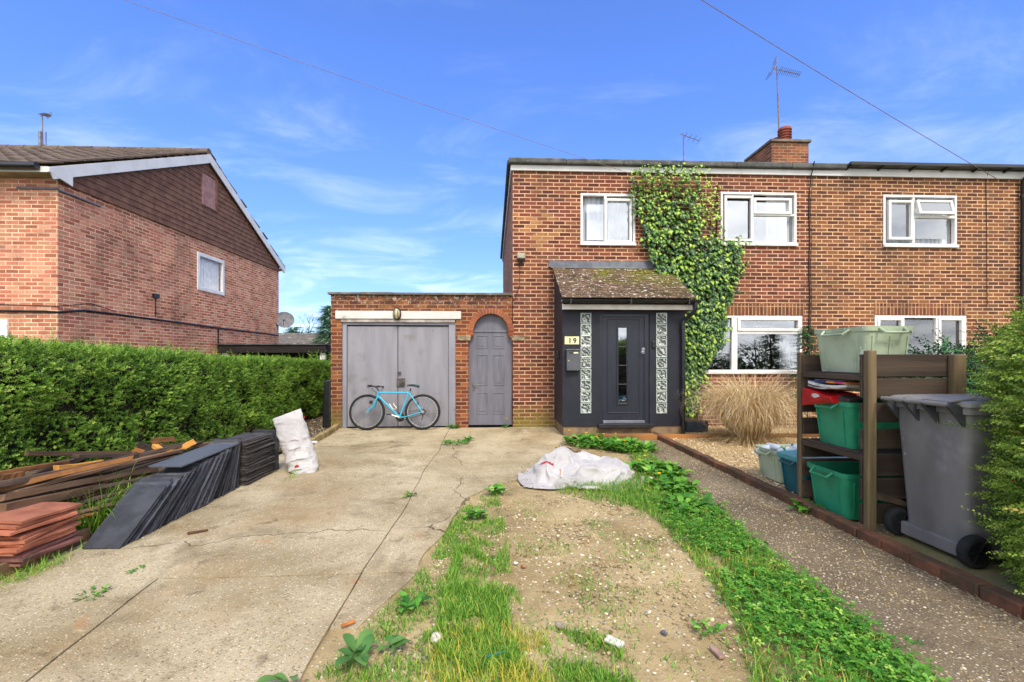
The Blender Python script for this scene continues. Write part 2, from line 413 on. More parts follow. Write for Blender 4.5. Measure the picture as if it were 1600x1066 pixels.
# --- materials of the ground
def M_ground(name, base, dark, peb, peb_scale=70, peb_amt=.5, stain=None, rough=.9, bump=.6, streak=None, moss=None, fine=(.5, .42, .32), cracks=0):
    m, b = newmat(name)
    p = b.n('NewGeometry').outputs['Position']
    c = b.mix(b.ss(b.noise(p, 1.1, 8, .65), .3, .72), hexc(base), hexc(dark))
    c = b.mix(b.m('MULTIPLY', b.ss(b.noise(p, 55, 4, .7), .45, .7), .5), c, hexc(dark))
    v1 = b.n('TexVoronoi', Scale=peb_scale, Randomness=1.0); b.t.links.new(p, v1.inputs['Vector'])
    hue = b.sep(v1.outputs['Color'])[0]
    pc = b.ramp(hue, [(i / max(1, len(peb) - 1), hexc(q)) for i, q in enumerate(peb)])
    stone = b.m('MULTIPLY', b.ss(b.m('MULTIPLY', v1.outputs['Distance'], -1), -.42, -.28), b.m('GREATER_THAN', b.sep(v1.outputs['Color'])[1], 1 - peb_amt))
    c = b.mix(stone, c, pc)
    c = b.mix(b.m('MULTIPLY', b.ss(b.noise(p, 130, 2), .62, .7), .6), c, fine)
    if stain:
        for (scale, lo, hi, colr, amt) in stain:
            c = b.mix(b.m('MULTIPLY', b.ss(b.noise(p, scale, 8, .68, .4), lo, hi), amt), c, hexc(colr))
    crk = None
    if cracks:                                            # hairline cracks and a few open ones
        ds = b.n('VectorMath', dict(operation='ADD')); b.t.links.new(p, ds.inputs[0]); nn_ = b.n('TexNoise', Scale=2.5, Detail=6.0); b.t.links.new(p, nn_.inputs['Vector']); b.t.links.new(b.mul(nn_.outputs['Color'], .5), ds.inputs[1])
        vc = b.n('TexVoronoi', dict(feature='DISTANCE_TO_EDGE'), Scale=cracks); b.t.links.new(ds.outputs[0], vc.inputs['Vector'])
        crk = b.m('MULTIPLY', b.m('SUBTRACT', 1, b.ss(vc.outputs['Distance'], .0006, .0028)), b.ss(b.noise(p, 1.3, 3), .42, .55))
        c = b.mix(b.m('MULTIPLY', crk, .85), c, hexc('#3b3226'))
    h = b.m('ADD', b.m('MULTIPLY', stone, .6), b.m('ADD', b.noise(p, 160, 3), b.m('MULTIPLY', b.noise(p, 14, 6), 1.2)))
    if crk is not None: h = b.m('SUBTRACT', h, b.m('MULTIPLY', crk, 2.0))
    finish(b, c, rough, b.bump(h, bump, .006), spec=.25); return m

m_concrete = M_ground('driveway concrete', '#c0b090', '#928362', ['#dcc8a2', '#7d6848', '#b4986f', '#f0e2c6', '#655338'], 78, .70,
                      stain=[(.55, .48, .72, '#94703f', .5), (1.4, .50, .70, '#6b5c42', .6), (.8, .56, .70, '#ddd0b4', .6), (6.0, .56, .70, '#54462e', .5), (11.0, .58, .70, '#d8c8a8', .4), (2.7, .62, .70, '#b5763c', .4), (3.3, .64, .70, '#3d3a34', .35)], cracks=.30, bump=.8)
m_path = M_ground('exposed aggregate path', '#86775e', '#5c503e', ['#c8b494', '#4a3c2e', '#9a8262', '#ece0c4', '#6a5644', '#b09672', '#8a7c6e'], 66, .85,
                  stain=[(1.2, .52, .75, '#53453a', .5)], bump=.9)
m_dirt = M_ground('bare trodden soil', '#bda77c', '#8f7a52', ['#dccca6', '#877350', '#b09a6e', '#e8dcbc', '#8f8870'], 44, .45,
                  stain=[(1.4, .52, .72, '#6a543c', .55), (5.0, .58, .72, '#5d4a35', .5), (.8, .55, .75, '#bfa985', .6)], bump=1.0)
m_bed = M_ground('dark leafy soil', '#5a4935', '#3b2f22', ['#7d6a50', '#8d7f66', '#4a3a28'], 40, .4, bump=1.0)
m_shingle = M_ground('gravel base', '#bba274', '#94784c', ['#d9c7a0', '#b58f5c', '#efe4c8', '#8a7350', '#caa978'], 42, 1.0, bump=1.0)
m_field = M_ground('far rough grass', '#4c5a26', '#39451d', ['#5a6a2e', '#4a4a28'], 20, .3)
m_pad = M_ground('mossy slab', '#8d8160', '#6c6a3c', ['#a09272', '#7a6e50'], 70, .3, stain=[(3, .5, .7, '#4f5a22', .6)])
m_kerb = M('red kerb brick', '#7a4f38', '#4f3a2b', 4, .92, .8, 40, pos=True, dirt='#4a3f2a', dirt_scale=6, dirt_lo=.45, dirt_hi=.62)
m_stone_kerb = M('old concrete kerb', '#a38f63', '#7d6a45', 7, .9, .6, 50, pos=True, dirt='#5b5030', dirt_scale=6)

tag(sheet('ground', [(-320, -60), (320, -60), (320, 600), (-320, 600)], -.10, m_field, 22.0), kind='structure')
sheet('soil', [(-9, -9.2), (9, -9.2), (9, 6), (-9, 6)], -.045, m_bed, .25, .012, 1.2)

# driveway of separate cast bays: real joints between them
KX = -3.36
edge_px = [(455, 1090), (505, 1050), (560, 985), (600, 945), (628, 915), (655, 878), (690, 832), (716, 800), (738, 772), (775, 757), (830, 742), (862, 712), (873, 690), (885, 668)]
edge = gpoly(edge_px)
def edge_x(y):
    for (x0, y0), (x1, y1) in zip(edge, edge[1:]):
        if y0 <= y <= y1: return x0 + (x1 - x0) * (y - y0) / (y1 - y0)
    return edge[0][0] if y < edge[0][1] else edge[-1][0]
def jx(x, y): return .016 * math.sin(y * 3.1) + .010 * nz(x, y, 4) 
mb = MB()
def slab(xl, xr, y0, y1, h, jl=1, jr=1, jf=1):
    """one bay: a thick slab with wandering edges (xl, xr are functions of y)"""
    n = max(3, int((y1 - y0) / .12)); g = .0035
    ys = [y0 + g + (y1 - y0 - 2 * g) * i / n for i in range(n + 1)]
    top = []; nxx = 10
    for y in ys:
        a = xl(y) + g; c = xr(y) - g
        rowv = []
        for k in range(nxx + 1):
            x = a + (c - a) * k / nxx; yy = y + (.010 * nz(x, y0, 5) if y == ys[0] or y == ys[-1] else 0)
            e = -.004 if (k in (0, nxx) or y in (ys[0], ys[-1])) else 0
            rowv.append((x, yy, h(x, y) + e))
        top.append(rowv)
    k0 = len(mb.v); flat = [v for r in top for v in r]
    fs = [(i * (nxx + 1) + k, i * (nxx + 1) + k + 1, (i + 1) * (nxx + 1) + k + 1, (i + 1) * (nxx + 1) + k) for i in range(n) for k in range(nxx)]
    per = [k for k in range(nxx + 1)] + [i * (nxx + 1) + nxx for i in range(1, n + 1)] + [n * (nxx + 1) + k for k in range(nxx - 1, -1, -1)] + [i * (nxx + 1) for i in range(n - 1, 0, -1)]
    m0 = len(flat); flat += [(flat[p][0], flat[p][1], -.06) for p in per]
    fs += [(per[i], m0 + i, m0 + (i + 1) % len(per), per[(i + 1) % len(per)]) for i in range(len(per))]
    mb.add(flat, fs)
hh = lambda d: (lambda x, y: .0 + d + .008 * nz(x, y, .9))
JX = lambda y: -1.19 + .018 * math.sin(y * 2.3) + .02 * nz(0, y, 2)
KXF = lambda y: KX + .0 * y
LX = lambda y: -2.32 + .10 * (y + 6.7) * 0 - .12 * max(0, (y + 6.9)) + .03 * nz(3, y, 2.5)
EX = lambda y: edge_x(y) + .05 * nz(1, y, 3.5) + .02 * nz(4, y, 11)
YJ = [-9.2, -5.98, -4.62, -1.78, .02]
slab(KXF, LX, YJ[0], -5.9, hh(.004)); slab(LX, JX, YJ[0], YJ[1], hh(.0))
slab(KXF, JX, -5.9 if False else YJ[1] + .0, YJ[2], hh(.003)); slab(KXF, JX, YJ[2], YJ[3], hh(-.002)); slab(KXF, JX, YJ[3], YJ[4], hh(.004))
slab(JX, EX, -6.55, YJ[1] + .02, hh(-.006)); slab(JX, EX, YJ[1] + .02, -4.1, hh(.0)); slab(JX, EX, -4.1, YJ[3] + .03, hh(-.003)); slab(JX, lambda y: .82 - .02 * y, YJ[3] + .03, YJ[4], hh(.002))
o = mb.build('driveway', m_concrete, smooth=True); tag(o, kind='structure')

# bare soil between the drive and the path, path, gravel bed, kerbs
dirt_h = lambda x, y: .008 * max(0, 1 - ((x - .75) / .8) ** 2)
sheet('bare_earth', [(-2.3, -9.2), (1.75, -9.2), (2.1, -.95), (-.2, -.95), (-.6, -4.4), (-1.28, -6.4)], -.022, m_dirt, .035, .022, 2.6, hf=dirt_h)
sheet('path', [(1.38, -9.2), (2.36, -9.2), (2.36, -.9), (1.50, -.9)], -.006, m_path, .06, .008, 1.4)
sheet('gravel_bed', [(2.4, -9.2), (9, -9.2), (9, -.02), (2.4, -.02)], .004, m_shingle, .10, .012, 1.6)
sheet('slab_pad', [(2.44, -6.6), (3.5, -6.6), (3.5, -5.62), (2.44, -5.62)], .022, m_pad, .05, .004, 2)
sheet('hedge_bed', [(-5.6, -9.2), (-3.40, -9.2), (-3.40, 3.5), (-5.6, 3.5)], .012, m_bed, .06, .03, 2.5)
mb = MB(); y = -9.2                                              # low brick kerb beside the path
while y < -.95:
    L = .215; mb.obox(Matrix.Translation((2.385 + random.uniform(-.006, .006), y + L / 2, .012 + random.uniform(-.006, .006))) @ Matrix.Rotation(random.uniform(-.02, .02), 4, 'Z'), (.095, L - .006, .115)); y += L
tag(mb.build('path_kerb', m_kerb, bevel=.008), kind='structure')
m_board = M('edging board', '#7a6044', '#54402c', 5, .85, .4, 30, (1, .12, 1), rnd=.2, dirt='#3d3022')
mb = MB(); mb.box((-3.405, -7.6, -.05), (-3.365, -5.35, .085)); mb.box((-3.405, -9.2, -.05), (-3.365, -7.61, .08))
t = tag(mb.build('timber_edging', m_board, bevel=.004), 'weathered timber edging board holding the bed under the red tiles', 'edging')
mb = MB(); P = [G(u, v) for u, v in ((480, 700), (500, 689), (516, 680), (528, 671), (534, 664))]
for (a, c) in zip(P, P[1:]):
    d = (c - a); L = d.length; mid = (a + c) / 2 + Vector((-.04, .02, .035)); mb.obox(Matrix.Translation(mid) @ Matrix.Rotation(math.atan2(d.y, d.x), 4, 'Z'), (L * 1.02, .09, .11))
tag(mb.build('drive_kerb', m_stone_kerb, bevel=.012), kind='structure')
mb = MB(); mb.box((2.42, -1.42, -.02), (7.5, -1.37, .075)); mb.box((1.3, -1.42, -.03), (2.40, -1.16, .062))
tag(mb.build('timber_step', M('treated step timber', '#a9733f', '#6b4a2c', 5, .85, .4, 30, (.15, 1, 1)), bevel=.006), 'low brown timber step and edging in front of the grey porch', 'step')

# ================================================================== buildings
BR = ['#743c2e', '#62342a', '#7e4636', '#6c382c', '#84503a', '#552e28', '#784032', '#704a38', '#5e3630', '#804838']
BR2 = ['#764630', '#62382a', '#825236', '#6c402e', '#8a5a3c', '#58342a', '#784830', '#6e4c36', '#845436', '#58382c']
BRL = ['#c87a62', '#b0664e', '#d48c72', '#be725a', '#da9272', '#a0604a', '#ca8266', '#bc8464', '#d2967a', '#b46e52']
BRG = ['#753c28', '#894c28', '#623024', '#7d4428', '#5a2e24', '#955a32', '#723e2c', '#6a382a']
m_brick = M_brick('red facing brick', BR, '#dcb28c', moss=(-.05, .85, .75), patch=[(.26, 3.95, .26, '#b87a48'), (.45, 3.70, .34, '#a0764c')])
m_brick2 = M_brick('tawny facing brick', BR2, '#e0b88e')
m_brickl = M_brick('pink facing brick', BRL, '#f2cfae', bloom=.25)
m_brickg = M_brick('garage brick', BRG, '#b08a68', moss=(-3.6, -3.2, .8), grime=(2.6, '#3a2c26'))
m_soldier = M_brick('soldier course brick', BR2, '#c49a74', vertical=True)
m_chim = M_brick('chimney brick', ['#7d4432', '#8f523a', '#6a3a2c', '#9a5f40', '#74503a'], '#a98a68')
m_white = M('white window plastic', '#e6e4e0', '#d6d3cf', 3, .35, spec=.5, dirt='#a39c90', dirt_scale=4, dirt_lo=.60, dirt_hi=.85)
m_fascia = M('white fascia board', '#dcdad8', '#cfcdca', 2.5, .45, dirt='#8f8a80', dirt_scale=3, dirt_lo=.58, dirt_hi=.8)
m_felt = M('grey roofing felt', '#5e5e5c', '#454644', 5, .9, .5, 60, pos=True, dirt='#79786c', dirt_scale=4)
m_black = M('black plastic', '#141416', '#1d1d20', 5, .38, spec=.5, dirt='#3a3835', dirt_lo=.6)
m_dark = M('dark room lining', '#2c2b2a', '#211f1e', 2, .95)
m_net = M('net curtain', '#d3d7dc', '#b0b7bf', 14, .9, .6, 30, (1, 1, .04))
m_glass = M_glass('window glass', refl=1.0, base=.24)
m_glass_low = M_glass('lower window glass', refl=1.0, base=.12)
m_lead = M('lead flashing', '#6c7078', '#565a62', 6, .6, .3, 25, pos=True)
m_anth = M('anthracite masonry paint', '#1a1c27', '#20222d', 3.5, .62, .35, 70, pos=True, dirt='#47464a', dirt_scale=1.6, dirt_lo=.55, dirt_hi=.85)

def wall(mb, x0, x1, z0, z1, y0, y1, holes=()):
    """wall in the plane y0..y1 with rectangular openings"""
    xs = sorted({x0, x1, *[h[0] for h in holes], *[h[1] for h in holes]}); zs = sorted({z0, z1, *[h[2] for h in holes], *[h[3] for h in holes]})
    xs = [x for x in xs if x0 <= x <= x1]; zs = [z for z in zs if z0 <= z <= z1]
    hit = lambda a, b: any(h[0] < a < h[1] and h[2] < b < h[3] for h in holes)
    for i in range(len(xs) - 1):
        j = 0
        while j < len(zs) - 1:
            if hit((xs[i] + xs[i + 1]) / 2, (zs[j] + zs[j + 1]) / 2): j += 1; continue
            k = j
            while k < len(zs) - 1 and not hit((xs[i] + xs[i + 1]) / 2, (zs[k] + zs[k + 1]) / 2): k += 1
            mb.box((xs[i], y0, zs[j]), (xs[i + 1], y1, zs[k])); j = k
    return mb
def rect(u0, u1, v0, v1, Y=0.0):
    um, vm = (u0 + u1) / 2, (v0 + v1) / 2
    return (FX(u0, Y), FX(u1, Y), FZ(um, v1, Y), FZ(um, v0, Y))
def bars(mb, r, w, y0, y1):
    x0, x1, z0, z1 = r
    mb.box((x0, y0, z0), (x0 + w, y1, z1)); mb.box((x1 - w, y0, z0), (x1, y1, z1))
    mb.box((x0 + w, y0, z0), (x1 - w, y1, z0 + w)); mb.box((x0 + w, y0, z1 - w), (x1 - w, y1, z1))
def window(parent, outer, panes, sashes=(), glass=None, curtain=None, mull=(), y=.0, sill=True, room=1.4, open_left=None):
    """upvc window filling its opening: outer frame, mullions, opening sashes (frames standing proud), panes, room behind"""
    w = .045; fr = MB(); bars(fr, outer, w, y - .012, y + .07)
    for mr in mull: fr.box((mr[0], y - .006, mr[2]), (mr[1], y + .064, mr[3]))
    f = fr.build('window', m_white, parent, bevel=.006)
    for s_ in sashes:
        sb = MB(); bars(sb, s_, .05, y - .034, y + .03); sb.build('sash', m_white, f, bevel=.007)
    for p in panes:
        g = MB(); g.box((p[0] - .01, y + .030, p[2] - .01), (p[1] + .01, y + .036, p[3] + .01)); g.build('pane', glass or m_glass, f)
    x0, x1, z0, z1 = outer
    if sill: sb = MB(); sb.box((x0 - .01, y - .05, z0 - .035), (x1 + .01, y - .002, z0 + .02)); sb.build('sill', m_white, f, bevel=.006)
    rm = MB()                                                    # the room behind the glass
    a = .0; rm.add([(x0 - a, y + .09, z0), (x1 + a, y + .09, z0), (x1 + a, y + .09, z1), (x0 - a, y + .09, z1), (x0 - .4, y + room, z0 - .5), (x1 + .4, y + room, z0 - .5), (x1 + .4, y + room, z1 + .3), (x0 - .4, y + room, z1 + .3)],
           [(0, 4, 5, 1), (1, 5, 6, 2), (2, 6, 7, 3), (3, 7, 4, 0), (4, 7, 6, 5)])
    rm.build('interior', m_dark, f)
    if curtain:
        for (cx0, cx1, cz0, cz1, yy) in curtain:
            cb = MB(); n = max(8, int((cx1 - cx0) / .02)); vs = []
            for i in range(n + 1):
                x = cx0 + (cx1 - cx0) * i / n; q = y + yy + .015 * math.sin(i * 1.3) + .006 * math.sin(i * .37)
                vs += [(x, q, cz0), (x, q, cz1)]
            cb.add(vs, [(2 * i, 2 * i + 2, 2 * i + 3, 2 * i + 1) for i in range(n)]); cb.build('curtain', m_net, f, smooth=True)
    return f

# ---------------------------------------------------------------- house number 19
XP = FX(1266); ZF0, ZF1, ZR = 4.985, 5.088, 5.20; DEEP = 8.3
W1 = rect(907, 992.5, 302.8, 381.5); W2 = rect(1125.8, 1244.3, 300.8, 382); W4 = rect(1082, 1253, 493.6, 581.5)
house = thing('brick_house', 'red brick two storey house with ivy, upper windows and a grey front porch', 'house', (3, 4, 0))
hw = MB(); wall(hw, 0.0, XP - .002, -.1, ZF0 + .06, 0, .22, [W1, W2, W4])
hw.box((0.0, .22, -.1), (.22, DEEP, ZF0 + .02)); hw.box((.22, DEEP - .22, -.1), (XP - .002, DEEP, ZF0 + .02))
hw.build('wall', m_brick, house)
rf = MB(); rf.box((-.06, -.075, ZF1 + .004), (XP + .42, DEEP + .1, ZR - .03))                                         # flat felt roof with a raised rounded rim
roofo = rf.build('roof', m_felt, house)
rim = MB(); x = -.085
while x < XP + .40:
    L = 1.12; rim.obox(Matrix.Translation((x + L / 2, -.085, ZR - .052)) @ Matrix.Rotation(random.uniform(-.004, .004), 4, 'Y'), (L - .004, .10, .108)); x += L
rim.box((-.11, -.03, ZF1 + .01), (-.0605, DEEP + .1, ZR + .0))
rim.build('roof_rim', m_felt, house, bevel=.03)
fa = MB(); fa.box((-.035, -.048, ZF0 - .0), (XP + 0.25, -.006, ZF1 + .002)); fa.box((-.04, -.004, ZF0 + .0), (-.004, DEEP, ZF1 + .002)); fa.build('fascia', m_fascia, house, bevel=.004)
p1 = rect(918, 944, 319.5, 374); p2 = rect(951, 981, 317, 376.5)
window(house, W1, [p1, p2], [rect(944.5, 987, 311, 380)], curtain=[(p1[0] - .10, p2[1] + .14, W1[2], W1[3] - .0, .13)], mull=[(FX(944), FX(948), W1[2] + .045, W1[3] - .045)])
pa = rect(1136.5, 1169.5, 314, 371); pb = rect(1178.6, 1229.5, 316.6, 329.6); pc = rect(1177.5, 1230, 338.6, 377)
window(house, W2, [pa, pb, pc], [rect(1131, 1176, 306.5, 377.5), rect(1176.8, 1235.5, 310, 335)], mull=[(FX(1175.6), FX(1177.2), W2[2] + .045, W2[3] - .045), (FX(1177.2), W2[1] - .045, FZ(1200, 337.5), FZ(1200, 334.8))],
       curtain=[(FX(1203), W2[1] + .12, W2[2], W2[3], .13)])
q1 = rect(1088, 1143, 500, 577.6); q2 = rect(1155, 1246, 500, 513.5); q3 = rect(1152.5, 1248, 522.5, 577.6)
f4 = window(house, W4, [q1, q2, q3], [rect(1152, 1249.5, 497, 517.5)], m_glass_low, mull=[(FX(1143), FX(1152), W4[2] + .045, W4[3] - .045), (FX(1152), W4[1] - .045, FZ(1200, 522), FZ(1200, 517.5))],
       curtain=[(FX(1226), W4[1] + .1, W4[2], FZ(1200, 523), .16)], room=2.2)
so = MB(); so.box((FX(1122), -.003, FZ(1190, 492.2)), (FX(1256), .02, FZ(1190, 474.5))); so.build('lintel', m_soldier, house)
pt = MB()
for u_, rr in ((1172, .05), (1196, .06), (1216, .05)):                                                     # pots on the inner window board
    pt.lathe((FX(u_), .17, W4[2] + .05), (0, 0, 1), [(0, .035), (.09, .05), (.10, .045)], 10)
# chimney rises from the roof at the party wall
CYF = 2.55; c0 = PY(1205, 217, CYF); c1 = PY(1266.5, 217, CYF)
ch = MB(); ch.box((c0.x + .03, CYF + .03, ZR - .06), (c1.x - .03, CYF + 1.20, c0.z - .07)); cho = ch.build('chimney', m_chim, roofo)
cp = MB(); cp.box((c0.x - .02, CYF - .02, c0.z - .069), (c1.x + .02, CYF + 1.25, c0.z)); cp.build('coping', M('chimney coping', '#7d7265', '#5f574c', 6, .9, .5, 30, pos=True), roofo, bevel=.012)
m_pot = M('terracotta pot', '#8f4a38', '#743a2e', 6, .8, .3, 30, dirt='#5a4a42')
for (cx_, cy_, hgt, lou) in ((PY(1226, 200, CYF + .35).x, CYF + .35, .44, True), (PY(1214.5, 200, CYF + .85).x, CYF + .85, .40, False)):
    prof = [(0, .15), (.05, .165)]
    for k in range(5): prof += [(.07 + k * .07, .135), (.105 + k * .07, .17), (.115 + k * .07, .17)]
    prof += [(hgt, .16), (hgt + .02, .14), (hgt + .045, .09)]
    pm = MB(); pm.lathe((cx_, cy_, c0.z), (0, 0, 1), prof, 20); pm.build('chimney_pot', m_pot, roofo, smooth=True)
# cables down the front at the party line and along the left corner
cb = MB(); pts = [(XP - .03 + .012 * math.sin(i * 1.7), -.018, ZF0 + .2 - i * (ZF0 - 1.2) / 12) for i in range(13)]; pts[0] = (XP - .03, -.16, ZR + .02); pts[1] = (XP - .03, -.07, ZF0 - .02)
cb.tube(pts, .011, 6); cb.tube([(p[0] + .035, p[1], p[2]) for p in pts[1:]], .006, 6); cb.build('cable', m_black, house)
cb = MB(); cb.tube([(.12, -.01, FZ(818, 410)), (.135, -.012, 3.0), (.13, -.012, 2.75), (.05, -.012, 2.5), (-.02, -.012, 2.42)], .006, 6); cb.build('lamp_cable', m_black, house)

# ---------------------------------------------------------------- adjoining house
W3 = rect(1379.8, 1494.5, 305.2, 384.5); W5 = rect(1366.5, 1509, 493.5, 584)
nb = thing('adjoining_house', 'tawny brick neighbour joined on the right, one upper window with net curtains', 'house', (10, 4, 0))
hw = MB(); wall(hw, XP, 14.0, -.1, ZF0 + .06, 0, .22, [W3, W5]); hw.box((13.78, .22, -.1), (14, DEEP, ZF0)); hw.box((XP, DEEP - .22, -.1), (13.78, DEEP, ZF0)); hw.build('wall', m_brick2, nb)
fa = MB(); fa.box((XP + .251, -.048, ZF0), (14.03, -.006, ZF1 + .045)); fa.build('fascia', m_fascia, nb, bevel=.004)
XR = FX(1316); rf = MB(); rf.box((XR, -.19, ZR - .05), (14.1, DEEP, ZR - .012)); rf.box((XP + .43, .0, ZF1 + .05), (14.0, DEEP, ZR - .055)); rf.build('roof', m_felt, nb)
gt = MB(); gt.box((XR - .005, -.235, ZR - .066), (FX(1594), -.191, ZR - .004)); x = XR + .02
while x < 14: gk = MB(); gk.prism([(x, -.05, ZF1 + .0), (x, -.05, ZF1 + .035), (x, -.189, ZR - .06), (x, -.189, ZR - .085)], (.03, 0, 0)); gk.build('gutter_bracket', m_black, nb); x += .66
gt.build('gutter', m_black, nb, bevel=.004)
dp = MB(); dpx = FX(1592.5); dp.tube([(dpx, -.21, ZR - .05), (dpx, -.16, ZR - .16), (dpx, -.075, ZR - .28), (dpx, -.07, 3.0), (dpx, -.07, 0)], .042, 12)
for z_ in (1.2, 3.0, 4.6): dp.lathe((dpx, -.07, z_), (0, 0, 1), [(0, .05), (.05, .05)], 12)
dp.build('downpipe', m_black, nb, smooth=True)
p1 = rect(1392.7, 1420.6, 320, 370); p2 = rect(1434, 1480, 322, 332); p3 = rect(1430.5, 1480, 341.5, 372)
f3 = window(nb, W3, [p1, p3], [rect(1387, 1425.5, 313.5, 375)], curtain=[(p1[0] - .06, W3[1] + .12, W3[2], W3[3], .13)], mull=[(FX(1425.5), FX(1429), W3[2] + .045, W3[3] - .045), (FX(1429), W3[1] - .045, FZ(1450, 341), FZ(1450, 337))])
s3 = MB(); r3 = rect(1428.5, 1484, 315, 338.5); T = Matrix.Translation(((r3[0] + r3[1]) / 2, 0, r3[3])) @ Matrix.Rotation(R(-13), 4, 'X'); wd, ht = r3[1] - r3[0], r3[3] - r3[2]
for (cx_, cz_, sx_, sz_) in ((0, -.025, wd, .05), (0, -ht + .025, wd, .05), (-wd / 2 + .025, -ht / 2, .05, ht - .1), (wd / 2 - .025, -ht / 2, .05, ht - .1)): s3.obox(T @ Matrix.Translation((cx_, -.035, cz_)), (sx_, .05, sz_))
so3 = s3.build('sash', m_white, f3, bevel=.006); g = MB(); g.obox(T @ Matrix.Translation((0, -.035, -ht / 2)), (wd - .08, .006, ht - .08)); g.build('pane', m_glass, f3)
q1 = rect(1376, 1405, 501, 575); q2 = rect(1415.5, 1459, 501, 575); q3 = rect(1470, 1499, 501, 575)
window(nb, W5, [q1, q2, q3], [rect(1370, 1410, 497, 578), rect(1465, 1504, 497, 578)], m_glass_low, mull=[(FX(1408.5), FX(1413), W5[2] + .045, W5[3] - .045), (FX(1462), FX(1466), W5[2] + .045, W5[3] - .045)], curtain=[(W5[0] + .05, W5[1] - .05, W5[2], W5[3] - .05, .16)])
so = MB(); so.box((FX(1365.5), -.003, FZ(1440, 492.2)), (FX(1510), .02, FZ(1440, 474.5))); so.build('lintel', m_soldier, nb)
cb = MB(); xx = FX(1541); cb.tube([(xx - .03, -.06, ZF1), (xx - .02, -.012, ZF0 - .05), (xx, -.012, 4.0), (xx + .01, -.012, 2.4)], .006, 6); cb.build('cable', m_black, nb)

# ---------------------------------------------------------------- garage with the arched side door
GX0 = FX(517); GZ = FZ(660, 461.5); m_door = M('faded grey door paint', '#8b8990', '#7f7d84', 2.2, .6, .25, 40, (3, 3, .5), dirt='#6a645f', dirt_scale=1.8, dirt_lo=.55, dirt_hi=.8, spots='#5a5654', spot_scale=14, spot_lim=.73)
m_frame = M('grey frame paint', '#8c8b94', '#7e7d86', 3, .55, .2, 40, (1, 1, .3), dirt='#5f5a58', dirt_lo=.58)
m_pdoor = M('dark grey door paint', '#6f6e78', '#63626b', 3, .5, .2, 40, (3, 3, .5), dirt='#4c4a4c', dirt_scale=2.4, dirt_lo=.58, dirt_hi=.8)
gar = thing('garage', 'low flat roofed brick garage with grey double doors and an arched side door', 'garage', (-1.7, 2, 0))
D0 = rect(534, 712, 486, 668); D0 = (D0[0], D0[1], -.1, D0[3])
AX0, AX1 = FX(732), FX(802); aC = PY(767, 517.5); aR = FX(794) - FX(767); zi = FZ(767, 532.5); zs_ = FZ(767, 524)
gw = MB(); wall(gw, GX0, AX0, -.1, GZ, 0, .22, [D0]); gw.box((GX0, .22, -.1), (GX0 + .22, 5.5, GZ - .05)); gw.box((GX0 + .22, 5.3, -.1), (-.01, 5.5, GZ - .05))
gw.box((AX1, 0, -.1), (-.004, .22, GZ))
n = 20; arch = [(aC.x - aR * math.cos(math.pi * i / n), aC.z + aR * math.sin(math.pi * i / n)) for i in range(n + 1)]
prof = [(AX0, zi), (aC.x - aR, zs_)] + arch + [(aC.x + aR, zs_), (AX1, zi)]
for (x0, z0), (x1, z1) in zip(prof, prof[1:]):
    if x1 - x0 > 1e-5: gw.add([(x0, 0, z0), (x1, 0, z1), (x1, 0, GZ), (x0, 0, GZ), (x0, .22, z0), (x1, .22, z1), (x1, .22, GZ), (x0, .22, GZ)], [(0, 1, 2, 3), (4, 7, 6, 5), (0, 4, 5, 1), (3, 2, 6, 7)])
gw.build('wall', m_brickg, gar)
rf = MB(); rf.box((GX0 + .22, .22, GZ - .12), (-.004, 5.3, GZ - .06)); rf.build('roof', m_felt, gar)
cp = MB(); x = GX0 - .05
while x < -.02:
    L = min(.62, -.006 - x); cp.box((x, -.05, GZ + .003), (x + L - .006, .27, GZ + .048 + random.uniform(-.004, .004))); x += L
cp.box((GX0 - .05, .275, GZ - .04), (GX0 + .27, 5.5, GZ + .045))
cp.build('coping', M('coping slabs', '#7a7364', '#5e574a', 6, .9, .5, 40, pos=True, dirt='#3c382f', dirt_scale=5), gar, bevel=.008)
m_arch = M('arch brick', '#9c5a3a', '#7d4430', 3, .88, .4, 40, rnd=0, pos=True)
ar = MB(); nv = 21; t_ = .112
for i in range(nv):
    a0 = math.pi * (i + .06) / nv; a1 = math.pi * (i + .94) / nv
    q = [(aC.x - rr * math.cos(a), -.022, aC.z + rr * math.sin(a)) for rr, a in ((aR, a0), (aR, a1), (aR + t_, a1), (aR + t_, a0))]
    ar.prism(q, (0, .10, 0))
for sx_ in (-1, 1):
    for k in range(2): ar.box((aC.x + sx_ * aR, -.02, aC.z - .01 - .036 * k), (aC.x + sx_ * (aR + .11), .10, aC.z - .042 - .036 * k))
ar.build('arch_ring', m_arch, gar, bevel=.004)
am = MB(); vs = []
for i in range(33):
    a = math.pi * i / 32
    for rr in (aR + .004, aR + t_ - .004): vs.append((aC.x - rr * math.cos(a), -.014, aC.z + rr * math.sin(a)))
am.add(vs, [(2 * i, 2 * i + 2, 2 * i + 3, 2 * i + 1) for i in range(32)]); am.build('arch_mortar', M('lime mortar', '#b79f86', '#9a8468', 8, .95, pos=True), gar)
im = MB()                                                         # corbelled impost tiles where the arch springs
for x0, x1 in ((FX(714), FX(735.5)), (FX(798.5), FX(820))):
    for k in range(4): im.box((x0 + random.uniform(0, .02), -.024, zs_ + .0 - .026 * (k + 1) + .003), (x1 + random.uniform(-.01, .01), .10, zs_ - .026 * k))
im.build('impost', M('impost tile', '#a8977c', '#7d6c54', 9, .9, .5, 60, pos=True), gar, bevel=.004)
